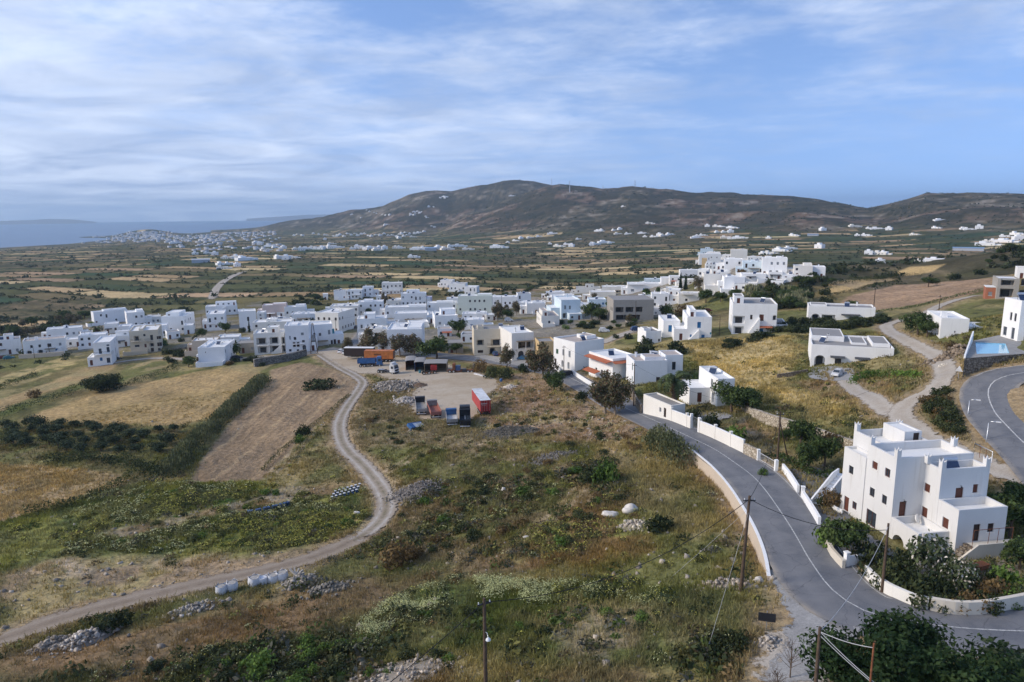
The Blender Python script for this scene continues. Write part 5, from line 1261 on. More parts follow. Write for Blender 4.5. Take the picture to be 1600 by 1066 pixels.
HS('white house with blue window and slatted window on the terraced back row', 980, 1032, 460, 443, 2, L=9, wall=W_WHITE, roof=ROOF_W, fl=1, F_=[(3,1.6,1.8,1.4,'grey_shutter'),(9.6,1.8,1.4,1.6,'blue_shutter')], extra='t.5,.6')
HS('pale blue edged white house behind the slatted window house', 1006, 1032, 446, 436, 0, L=8, wall=W_BLUE, roof=ROOF_W, fl=1)
HS('square white house with a small dome chimney at the foot of the hill quarter', 1033, 1049, 447, 434, 4, L=8, wall=W_WHITE, roof=ROOF_W, fl=2, pw=.3)
HS('white stepped house climbing toward the hill quarter by the cypress trees', 1046, 1064, 446, 432, 4, L=8, wall=W_WHITE, fl=2, pw=.4)
HS('unfinished grey concrete house with yellow wall, open floors and bare pillars', 958, 1021, 505, 469, 10, S=948, L=10, wall=W_CONC, roof=ROOF_G, fl=2, S_=[(3,4.6,1.4,1.6,'dark_glass'),(6,4.6,1.2,1.6,'dark_glass')], F_=[(2.6,4.5,3.4,2.2,'void_rect',3.0),(6.8,4.5,3.4,2.2,'void_rect',3.0),(10.8,4.5,3.0,2.2,'void_rect',3.0),(3.4,1.2,4.6,2.2,'void_rect',3.5),(9,1.2,4.6,2.2,'void_rect',3.5)], par=.1)
HS('white house with an iron gate under a long red covered pergola', 1040, 1092, 460, 450, 0, L=9, wall=W_WARM, roof=ROOF_W, fl=1, extra='d.2,.8,2,2.6', pw=.3)
HS('white cottage with grey porch left of the red covered pergola', 1018, 1045, 481, 459, 4, L=8, wall=W_WHITE, roof=ROOF_W, fl=2, pw=.4, extra='e5,.0,.8,3.4')
HS('white house with rough front wall right of the grey porch cottage', 1060, 1094, 475, 458, 4, L=8, wall=W_WARM, roof=ROOF_W, fl=1, F_=[(3.6,1.4,1.1,1.1,'dark_glass'),(10,1.6,.9,1.1,'dark_glass')])
# ---------------------------------------------------------------- quarter on the hill
HQ = [
 ('white house with roof clutter at the lower left of the hill quarter', 1062, 1099, 437, 422, 6, W_WHITE, 1, .5, 't.5,.5'),
 ('upper left white house of the hill quarter with two dark windows', 1092, 1126, 414, 397, 4, W_WHITE, 2, .6, 'b.3,.2,1,.9,1.2'),
 ('narrow orange walled house on the left flank of the hill quarter', 1096, 1104, 423, 404, 0, W_OCHRE, 2, .1, ''),
 ('pale blue house peeking out at the highest left corner of the hill quarter', 1094, 1114, 399, 389, 0, W_BLUE, 1, .4, ''),
 ('largest white block crowning the hill quarter', 1141, 1167, 411, 390, 2, W_WARM, 2, .1, 'b.5,.2,.9,.8,.8'),
 ('white house with arched stair just below the crowning block', 1131, 1160, 425, 405, 2, W_WHITE, 2, .6, 'c.2,.5'),
 ('pale turquoise house in the middle of the hill quarter', 1160, 1192, 427, 409, 2, W_BLUE, 2, .5, 's.7,.5'),
 ('white two storey house with shaded balcony at the right of the hill quarter', 1190, 1229, 431, 403, 2, W_WHITE, 2, .7, 'b.1,.2,.4,.8,1 b.55,.2,.8,.8,1'),
 ('beige white cube house set apart right of the hill quarter', 1240, 1269, 434, 415, 4, W_WARM, 2, .5, 'b.5,.2,1,.8,1.4'),
 ('white cube with two square windows at the far right of the hill quarter', 1269, 1289, 435, 417, 4, W_PALE, 1, .9, 'c.5,.5'),
 ('white house with rows of dark arches in the heart of the hill quarter', 1102, 1129, 427, 413, 4, W_WHITE, 2, .9, ''),
 ('white terrace house with big blank front at the foot of the hill quarter', 1099, 1126, 455, 428, 6, W_WARM, 2, .15, 'l.1,.9,3,3'),
 ('bluish white house with blank side wall at the foot of the hill quarter', 1131, 1163, 456, 433, 8, W_PALE, 2, .3, 's.3,.5'),
 ('white house with brown canopy in the lower right of the hill quarter', 1158, 1196, 446, 428, 4, W_WHITE, 2, .5, 'd.2,.6,1.6,4'),
 ('low white house crowded with roof tanks in the centre of the hill quarter', 1116, 1157, 438, 425, 4, W_WHITE, 1, .8, 't.2,.5 t.5,.5 t.8,.5'),
 ('small white shop front with dark opening below the bougainvillea', 1200, 1222, 438, 425, 2, W_WHITE, 1, .7, 'd.1,.9,1.4,2.4'),
 ('low white wall house under the cypress trees of the hill quarter', 1101, 1123, 461, 446, 4, W_WARM, 1, .2, ''),
 ('low whitewashed vault house between the hill quarter and the beige cube', 1221, 1246, 438, 430, 2, W_WHITE, 1, 0, ''),
]
for lb, x0, x1, yb, yt, yaw, wl, fl, pw, ex in HQ:
 HS(lb, x0, x1, yb, yt, yaw, L=9, wall=wl, roof=ROOF_W, fl=fl, pw=pw, extra=ex)
# the gaps between them
FILL = [(402,414,502,488,'narrow white block cut off behind the tall plain white house'),(417,446,507,498,'low white flat house under the pinkish house'),(432,458,513,500,'white house with worn roof left of the balcony street house'),(468,493,513,504,'low white annex under the grey roof tanks'),(520,553,487,477,'white flat house behind the upper end of the village street'),(556,575,485,475,'small white house behind the round street tree'),(588,603,471,462,'small white hut on the path below the arched knoll house'),(604,624,481,470,'white house left of the grey glazed porch'),(640,662,486,478,'low white house between the broad white house and the porch house'),(646,668,501,494,'white terrace house right of the blank fronted house'),(670,692,502,490,'white house below the rust roofed shed corner'),(692,713,503,494,'white block beside the grey garden wall house'),(698,716,477,466,'white house left of the large pale green house'),(640,670,513,504,'low white house right above the big plain white block'),(600,622,512,503,'low white roofs behind the rooftop shed house'),(760,776,501,492,'small white house by the left twin tree'),(742,762,527,515,'white garden house right of the single blue window house'),(720,741,534,523,'low grey white annex beside the cream house'),(770,792,478,468,'white row end behind the left twin tree'),(838,858,483,473,'white house behind the bougainvillea'),(878,902,477,467,'white house above the loggia house'),(862,898,470,462,'low white row in front of the scrubland chimneys'),(896,922,487,476,'white house between the loggia house and the blank wall house'),(900,938,459,449,'white house behind the windowless wall house'),(1000,1022,471,462,'white porch house below the slatted window house'),(1044,1062,463,453,'white house below the cypress group'),(1020,1040,493,484,'small white house beside the grey porch cottage'),(984,1004,479,469,'white house behind the bare concrete frame'),(105,128,541,529,'white block continuing the long terraced house'),(128,148,531,521,'white roof house behind the tall standing cube'),(186,205,522,509,'white house left of the low flat house behind the apartments'),(228,252,506,494,'white house between the corner tower block and the large blank house'),(262,282,531,519,'white wall house right behind the cream apartments'),(288,302,522,508,'white side house right of the large blank walled house'),(376,394,501,490,'white house below the twin roofed steeple house'),(1120,1140,448,437,'white house under the roof tank house of the hill quarter'),(1085,1101,447,435,'white house on the left steps of the hill quarter'),(1168,1190,412,401,'white house behind the turquoise one in the hill quarter'),(1204,1224,448,439,'low white house right below the hill quarter bougainvillea'),(1164,1182,454,443,'white house at the lowest right corner of the hill quarter'),(1108,1120,411,402,'white house behind the upper left house of the hill quarter'),(1128,1142,409,398,'white house left of the crowning block of the hill quarter'),(1145,1162,402,393,'white back house beside the crowning block of the hill quarter'),(1066,1092,447,437,'white stepped house at the far left foot of the hill quarter'),(1118,1134,423,411,'tall white house in the middle steps of the hill quarter'),(1150,1172,438,426,'white house under the turquoise one in the hill quarter'),(1182,1204,440,428,'white house under the shaded balcony of the hill quarter'),(1186,1200,418,406,'white house behind the shaded balcony house of the hill quarter'),(1126,1146,464,452,'white house at the front foot of the hill quarter'),(1090,1106,433,421,'white house below the orange walled one in the hill quarter'),(1146,1166,454,444,'white house wedged between bluish wall and brown canopy in the hill quarter'),(1225,1242,430,420,'small white house right of the shaded balcony in the hill quarter'),(1104,1124,404,394,'white house by the pale blue hill top corner')]
for i, (x0, x1, yb, yt, lb) in enumerate(FILL): HS(lb, x0, x1, yb, yt, (i*7) % 19 - 9, L=7.5, wall=[W_WHITE, W_WHITE, W_PALE, W_WARM][i % 4], roof=[ROOF_W, ROOF_W, ROOF_G][i % 3], pw=.75)
# ---------------------------------------------------------------- houses of the plain and the hillsides: a few pixels each
def tiny_mesh(w, d, h, seed, mat):
 rs = random.Random(seed); b = MB()
 b.box(0, 0, -3, w, d, h, mat); k = rs.uniform(.35, .65)
 b.box(w*k*.4, d*.2, h, w*k, d*.9, h + 2.6, mat)
 if w > 12: b.box(w + .02, d*.2, -3, w*1.35, d, h*.62, mat)
 for i in range(max(1, int(w / 3.4))):
  if rs.random() < .7: b.box(1.2 + i*3.3, -.03, 1.1, 2.3 + i*3.3, -.002, 2.4, PANE)
 return b.mesh('distant_house')
_tv = [tiny_mesh(w, d, h, i, m) for i, (w, d, h, m) in enumerate([(9,8,3.6,W_WHITE),(13,8,3.8,W_WHITE),(10,9,6.4,W_PALE),(16,9,4,W_WARM),(11,9,6.6,W_WHITE),(22,10,5,W_PALE)])]
FARH = [
 ('tiny white house in the village strung along the foot of the hill', 'houses along the foot of the hill', [(457,369),(463,367),(471,369),(488,366),(496,367),(505,368),(505,375),(518,370),(524,369),(530,368),(536,370),(541,366),(547,368),(552,366),(556,369),(562,367),(567,366),(573,369),(579,370),(585,368),(592,369),(598,367),(604,369),(610,368),(617,371),(621,367),(622,373),(626,366),(629,370),(634,368),(638,366),(640,371),(645,366),(650,365),(655,364),(632,364),(661,363)], 2),
 ('small white house on the upper slope of the left hill', 'houses on the slope of the left hill', [(572,329),(576,332),(583,333),(587,335),(547,336),(596,336),(602,337),(608,337),(563,341),(640,335),(644,332),(647,334),(650,331),(653,334),(657,332),(646,337),(640,337),(664,339),(665,341),(668,324),(676,324),(686,310),(690,308),(693,310),(604,352),(600,353),(673,354),(677,356),(795,307),(466,343)], 0),
 ('pale scattered house in the built up strip of the plain behind the fields', 'houses strung across the plain behind the fields', [(401,383),(412,386),(420,386),(426,388),(440,389),(457,391),(466,392),(470,390),(482,388),(488,390),(497,390),(505,389),(512,389),(518,388),(512,382),(546,390),(553,388),(560,389),(566,391),(573,389),(583,392),(590,388),(597,390),(613,389),(620,389),(640,391),(648,390),(655,389),(682,390),(690,391),(700,387),(708,386),(722,391),(637,403),(440,406),(449,404),(432,405),(396,380),(408,392)], 3),
 ('white farmhouse standing alone among the far fields', 'lone farmhouses among the far fields', [(265,381),(300,398),(318,397),(330,399),(345,405),(362,403),(372,408),(340,415),(352,414),(366,417),(338,421),(776,388),(765,388),(790,380),(800,377),(812,374),(824,373),(838,371),(855,367),(856,382),(880,383),(888,386),(864,386),(926,383),(936,381),(950,381),(900,375),(920,384),(1008,350),(970,324)], 1),
 ('white house in the hamlet under the brown hill', 'houses of the hamlet under the brown hill', [(928,362),(936,360),(957,361),(966,360),(960,367),(976,367),(996,366),(1004,371),(1015,371),(1025,369),(1032,370),(1042,368),(1080,373),(1086,370),(1092,369)], 1),
 ('white house in the hillside hamlet right of the brown hill', 'houses of the right hillside hamlet', [(1101,355),(1113,355),(1122,355),(1134,357),(1118,364),(1128,364),(1138,364),(1126,373),(1136,374),(1144,373),(1196,373),(1232,369),(1283,361),(1328,355),(1354,358),(1360,359),(1335,369),(1345,369),(1383,360),(1420,368)], 1),
 ('white house on the terraced slope at the far right', 'houses of the terraced slope at the far right', [(1455,357),(1461,346),(1501,359),(1506,360),(1524,358),(1534,379),(1545,378),(1552,379),(1564,378),(1577,367),(1585,376),(1592,373),(1562,371),(1523,384)], 1),
 ('long pale farm building on the right hand plain', 'farm buildings of the right hand plain', [(1350,398),(1362,398),(1374,398),(1206,393),(1214,391),(1228,390),(1370,412),(1425,411),(1442,410),(1447,408),(1192,397),(1185,398),(1272,388)], 3),
]
_fc = 0
for lb, grp, pts, var in FARH:
 for px, py in pts:
  g = G(px, py); r = math.hypot(g[0], g[1]); k = (var + _fc) % 6 if _fc % 3 else var
  o = link('distant_house', _tv[k]); s_ = (.9 + .35 * (((_fc * 37) % 17) / 17)) * min(1.0, r / 1150)
  o.location = Vector(g); o.rotation_euler = (0, 0, -math.atan2(g[0], g[1]) + R(((_fc * 53) % 60) - 30)); o.scale = (s_, s_, s_ * .78)
  tag(o, lb, 'house', grp); _fc += 1
# long glasshouses
for i, (x0, x1, y, yt, lb) in enumerate([(1492,1533,392,387,'long blue roofed shed beside pale buildings on the right hand plain'),(301,327,411,405,'long grey greenhouse shed standing in the left hand fields'),(664,682,392,387,'blue grey flat shed among the pale houses of the plain'),(1262,1278,369,366,'blue and white shed row below the right hand hill')]):
 g = G((x0+x1)/2, y); w = (x1-x0) * (g @ FW) / F; b = MB(); hh = max(4, solve_h(g, yt))
 b.extrude([(-w/2,-3),(w/2,-3),(w/2,hh*.8),(-w/2,hh*.8)], 0, 12, simple('shed_wall_%d' % i, (.42,.45,.5), .8))
 sh = thing('farm_shed', lb, 'shed', g, -math.atan2(g[0], g[1])); b.build('wall', sh)
 r = MB(); r.poly([(-w/2-.4,-.4,hh*.8),(w/2+.4,-.4,hh*.8),(w/2+.4,12.4,hh*.8),(-w/2-.4,12.4,hh*.8),(-w/2-.4,6,hh*1.1),(w/2+.4,6,hh*1.1)], [(0,1,5,4),(2,3,4,5),(1,2,5),(3,0,4)], simple('shed_roof_%d' % i, (.22,.32,.46) if i != 1 else (.4,.42,.45), .5)); r.build('roof', sh)
# ---------------------------------------------------------------- the harbour town by the sea
def town():
 V = []; Fs = []; cs = []
 rs = np.random.default_rng(5); n = 0
 def put(px, py, sc_=1.0):
  nonlocal n
  g = G(px, py); r = math.hypot(g[0], g[1])
  if r > 7000 or g[2] < SEA + .2: return
  w, d, h = rs.uniform(8, 17) * sc_, rs.uniform(8, 12), rs.uniform(3, 5.5) * sc_
  a = -math.atan2(g[0], g[1]) + rs.uniform(-.4, .4); c, s = math.cos(a), math.sin(a)
  b = len(V)
  for z in (g[2] - 3, g[2] + h):
   for x, y in ((-w/2, 0), (w/2, 0), (w/2, d), (-w/2, d)): V.append((g[0] + x*c - y*s, g[1] + x*s + y*c, z))
  for f in ((4,5,6,7),(0,1,5,4),(1,2,6,5),(2,3,7,6),(3,0,4,7)): Fs.append([b + q for q in f])
  n += 1
 for _ in range(480):
  x = rs.uniform(10, 430); top = np.interp(x, [0,60,120,180,215,250,300,360,430], [378,374,372,369,364,366,369,364,362]); bot = np.interp(x, [0,100,200,300,430], [383,381,379,380,373])
  y = top + (bot - top) * rs.random() ** 1.5; put(x, y)
 for _ in range(110): put(228 + rs.normal() * 22, 362 + abs(rs.normal()) * 6)
 for _ in range(80): put(rs.uniform(265, 440), rs.uniform(370, 394), .75)
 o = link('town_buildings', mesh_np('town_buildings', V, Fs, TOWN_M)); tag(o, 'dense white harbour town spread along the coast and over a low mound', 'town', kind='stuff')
town()
# ---------------------------------------------------------------- foliage
def quads(Cn, size, col, seed, outward=None, stretch=1.0, up=0.0):
 col = np.asarray(col) * 1.3
 """one small leaf-cluster quad per centre, turned at random"""
 g = np.random.default_rng(seed); n = len(Cn)
 N = g.normal(size=(n, 3)); N /= np.linalg.norm(N, axis=1)[:, None]
 if outward is not None: N = N * .8 + outward * .9; N /= np.linalg.norm(N, axis=1)[:, None] + 1e-9
 A = np.cross(N, g.normal(size=(n, 3))); A /= np.linalg.norm(A, axis=1)[:, None] + 1e-9
 if up: A = A * (1 - up) + np.array([0, 0, up]); A /= np.linalg.norm(A, axis=1)[:, None]
 B = np.cross(N, A); B /= np.linalg.norm(B, axis=1)[:, None] + 1e-9
 s = (np.full(n, size) if np.isscalar(size) else size)[:, None] * g.uniform(.65, 1.35, (n, 1))
 fold = N * s * .18
 V = np.stack([Cn - A*s*stretch, Cn - B*s*.55 + fold, Cn + A*s*stretch, Cn + B*s*.55 + fold], 1).reshape(-1, 3)
 Fc = np.arange(n * 4).reshape(n, 4)
 return V, Fc, np.repeat(col, 4, axis=0)
def crown_mesh(name, blobs, n, leaf, c1, c2, seed, c3=None, hollow=.5, up=0.0, stretch=1.0):
 g = np.random.default_rng(seed)
 B = np.array(blobs, float); vol = (B[:, 3] * B[:, 4] * B[:, 5]) ** .75; p = vol / vol.sum()
 k = g.choice(len(B), n, p=p)
 D = g.normal(size=(n, 3)); D /= np.linalg.norm(D, axis=1)[:, None]
 lump = .72 + .6 * vnoise(D[:, 0] * 2.3 + k * 7.1, D[:, 1] * 2.3 + D[:, 2] * 2.9 + k * 3.7, seed)
 rr = (hollow + (1 - hollow) * g.random(n) ** .6) * lump
 P = B[k, :3] + D * rr[:, None] * B[k, 3:]
 t = sstep(vnoise(P[:, 0] * 1.1 + 31, P[:, 1] * 1.1 + P[:, 2] * 1.3, seed + 3) + g.normal(size=n) * .16, .3, .7)[:, None]
 col = np.array(c1) * (1 - t) + np.array(c2) * t
 if c3 is not None:
  m = (g.random(n) < .16)[:, None]; col = np.where(m, np.array(c3), col)
 col = col * g.uniform(.75, 1.3, (n, 1))
 V, Fc, C_ = quads(P, leaf, col, seed + 1, D, stretch, up)
 return mesh_np(name, V, Fc, LEAF, colors=C_)
def trunk_mesh(h, r, tips, mat, seed, lean=(0, 0), n=7):
 rs = random.Random(seed); b = MB()
 fork = h
 pts = [(0, 0, -.6), (rs.uniform(-.05, .05) * h + lean[0]*.3, rs.uniform(-.05, .05) * h + lean[1]*.3, fork * .5), (lean[0], lean[1], fork)]
 b.tube(pts, [r * 1.35, r, r * .8], mat, n)
 for tx, ty, tz in tips:
  mx, my, mz = (lean[0] + tx) / 2 + rs.uniform(-.3, .3), (lean[1] + ty) / 2 + rs.uniform(-.3, .3), fork + (tz - fork) * .55
  b.tube([(lean[0], lean[1], fork * .93), (mx, my, mz), (tx, ty, tz)], [r * .6, r * .38, r * .12], mat, 5)
 return b.mesh('trunk')
KINDS = {}
def kind(key, name, cat, H_, trunk, crown): KINDS.setdefault(key, []).append((name, cat, H_, trunk, crown))
def rblobs(seed, n, R0, zc, zr, r0, r1, flat=.8):
 rs = random.Random(seed); out = []
 for i in range(n):
  a = i * 2.4 + rs.uniform(-.5, .5); q = R0 * math.sqrt((i + .4) / n); r = rs.uniform(r0, r1)
  out.append((q * math.cos(a), q * math.sin(a), zc + rs.uniform(-zr, zr) - q * .25, r, r, r * flat))
 return out
for s in range(3):
 bl = rblobs(s, 13, 2.9, 5.9, 2.3, 1.0, 1.8, 1.15) + [(0, 0, 8.4, 1.3, 1.3, 1.4)]
 kind('euca', 'eucalyptus_tree', 'tree', 10.0, trunk_mesh(3.6, .26, [b[:3] for b in bl[:7]], BARK_P, s, (.2*s-.2, .1)), crown_mesh('crown', bl, 2600, .30, (.060,.060,.032), (.14,.125,.07), 40+s, (.17,.105,.065), .3, .25))
 bl = rblobs(s+5, 8, 2.3, 3.6, .8, 1.2, 1.9, .85)
 kind('broad', 'broadleaf_tree', 'tree', 5.6, trunk_mesh(1.9, .2, [b[:3] for b in bl[:6]], BARK, s), crown_mesh('crown', bl, 2000, .26, (.030,.048,.018), (.075,.105,.034), 50+s, None, .45))
 bl = rblobs(s+9, 6, 1.0, 1.55, .3, .75, 1.1, .85)
 kind('olive', 'olive_tree', 'tree', 2.6, trunk_mesh(.8, .12, [b[:3] for b in bl[:4]], BARK, s), crown_mesh('crown', bl, 800, .17, (.026,.038,.022), (.066,.084,.046), 60+s, None, .4))
 bl = rblobs(s+13, 6, .75, .5, .18, .42, .7, .8)
 kind('shrub', 'shrub', 'shrub', 1.2, None, crown_mesh('foliage', bl, 520, .11, (.034,.044,.020), (.085,.095,.038), 70+s, None, .4))
 kind('shrubd', 'dark_shrub', 'shrub', 1.2, None, crown_mesh('foliage', bl, 560, .12, (.022,.032,.016), (.050,.062,.026), 75+s, None, .4))
 kind('shrubo', 'dry_shrub', 'shrub', 1.2, None, crown_mesh('foliage', bl, 520, .10, (.075,.052,.026), (.17,.115,.05), 78+s, None, .4))
 kind('shrubg', 'green_shrub', 'shrub', 1.2, None, crown_mesh('foliage', bl, 560, .11, (.040,.075,.018), (.10,.155,.035), 82+s, None, .4))
 kind('shruby', 'yellow_shrub', 'shrub', 1.2, None, crown_mesh('foliage', bl, 560, .10, (.085,.095,.028), (.18,.175,.05), 86+s, (.34,.32,.10), .4))
 bl = [(0, 0, .5 + i * .62, .52 * (1 - i / 9.5) * (.8 if i == 0 else 1), .52 * (1 - i / 9.5), .55) for i in range(8)]
 kind('cypress', 'cypress_tree', 'tree', 5.4, trunk_mesh(1.0, .1, [], BARK, s), crown_mesh('crown', bl, 900, .16, (.014,.026,.012), (.036,.054,.024), 90+s, None, .5, .5))
 bl = [(rs_*.5, ((i*7) % 5 - 2) * .45, .9 + (i % 3) * .5, .55, .55, 1.0) for i, rs_ in enumerate(np.linspace(-3, 3, 9))]
 kind('reeds', 'reed_clump', 'reeds', 2.6, None, crown_mesh('foliage', [(b[0], b[1], .55 + b[2]*.35, .5, .5, 1.0) for b in bl], 2400, .12, (.12,.135,.07), (.20,.205,.11), 95+s, (.30,.26,.16), .1, .9, 4.2))
bl = rblobs(31, 14, 3.1, 3.0, .7, 1.3, 1.9, .75) + rblobs(32, 6, 2.4, 1.6, .3, 1.1, 1.4, .7)
kind('pine', 'umbrella_pine', 'tree', 5.4, trunk_mesh(1.2, .3, [b[:3] for b in bl[:8]], BARK, 3), crown_mesh('crown', bl, 5200, .22, (.020,.030,.014), (.050,.062,.024), 101, None, .5))
bl = rblobs(33, 8, 1.3, 1.5, .4, .8, 1.2, .9)
kind('oleander', 'oleander_bush', 'bush', 2.9, None, crown_mesh('foliage', bl, 1900, .17, (.035,.050,.024), (.085,.105,.05), 103, (.52,.48,.42), .45))
def palm_mesh(seed, h):
 rs = random.Random(seed); g = np.random.default_rng(seed)
 b = MB(); b.tube([(0,0,-.5),(.05,0,h*.5),(0,.05,h)], [.42,.34,.36], BARK, 9)
 for i in range(26):
  a = i * 2.4; z = h * (.25 + .75 * i / 26); b.obox((.36*math.cos(a), .36*math.sin(a), z), [(math.cos(a), math.sin(a), .5), (-math.sin(a), math.cos(a), 0), (0, 0, 1)], (.09, .1, .05), BARK)
 tr = b.mesh('trunk')
 V = []; Fs = []; cs = []
 for i in range(40):
  a = rs.uniform(0, 6.28); el = rs.uniform(-.5, 1.35); L = rs.uniform(2.3, 3.1)
  d = np.array([math.cos(a), math.sin(a), 0]); side = np.array([-math.sin(a), math.cos(a), 0])
  c = np.array((.075,.10,.045)) if el > -.1 else np.array((.11,.085,.045)); c = c * rs.uniform(.75, 1.6)
  p = np.array([0, 0, h]); e = el; n = 9; step = L / n
  for k in range(n):
   q = p + (d * math.cos(e) + np.array([0, 0, math.sin(e)])) * step
   lf = .42 * math.sin(math.pi * (k + 1.2) / (n + 1.6)) + .05
   for sg in (-1, 1):
    tip = (p + q) / 2 + side * sg * lf + np.array([0, 0, -.25 * lf]) + d * .25
    bb = len(V); V += [p, q, tip + d*.02, tip - d*.10]; Fs.append((bb, bb+1, bb+2, bb+3)); cs += [c] * 4
   p = q; e -= .21 + .05 * k * .5
 return tr, mesh_np('crown', np.array(V), np.array(Fs), LEAF, colors=np.array(cs))
kind('palm', 'date_palm', 'palm', 6.0, *palm_mesh(4, 4.2))
PLANTS = []
_pc = 0
def plant_at(key, g, h, label, group=None, wide=1.0, rz=None):
 global _pc; _pc += 1
 v = KINDS[key]; name, cat, H_, tr, cr = v[_pc % len(v)]
 s = h / H_; wide *= .65 if key.startswith('shrub') else {'oleander': .72, 'broad': .88}.get(key, 1)
 r = thing(name, label, cat, g, rz if rz is not None else (_pc * 2.399) % 6.283, group)
 r.scale = (s * wide, s * wide, s)
 if tr: link('trunk', tr, r)
 link('crown' if tr else 'foliage', cr, r)
 PLANTS.append((g[0], g[1], h * wide * .4))
 return r
def plant(key, px, yb, yt, label, group=None, wide=1.0, rz=None):
 g = G(px, yb); return plant_at(key, g, min(max(solve_h(g, yt), .5), 16), label, group, wide, rz)
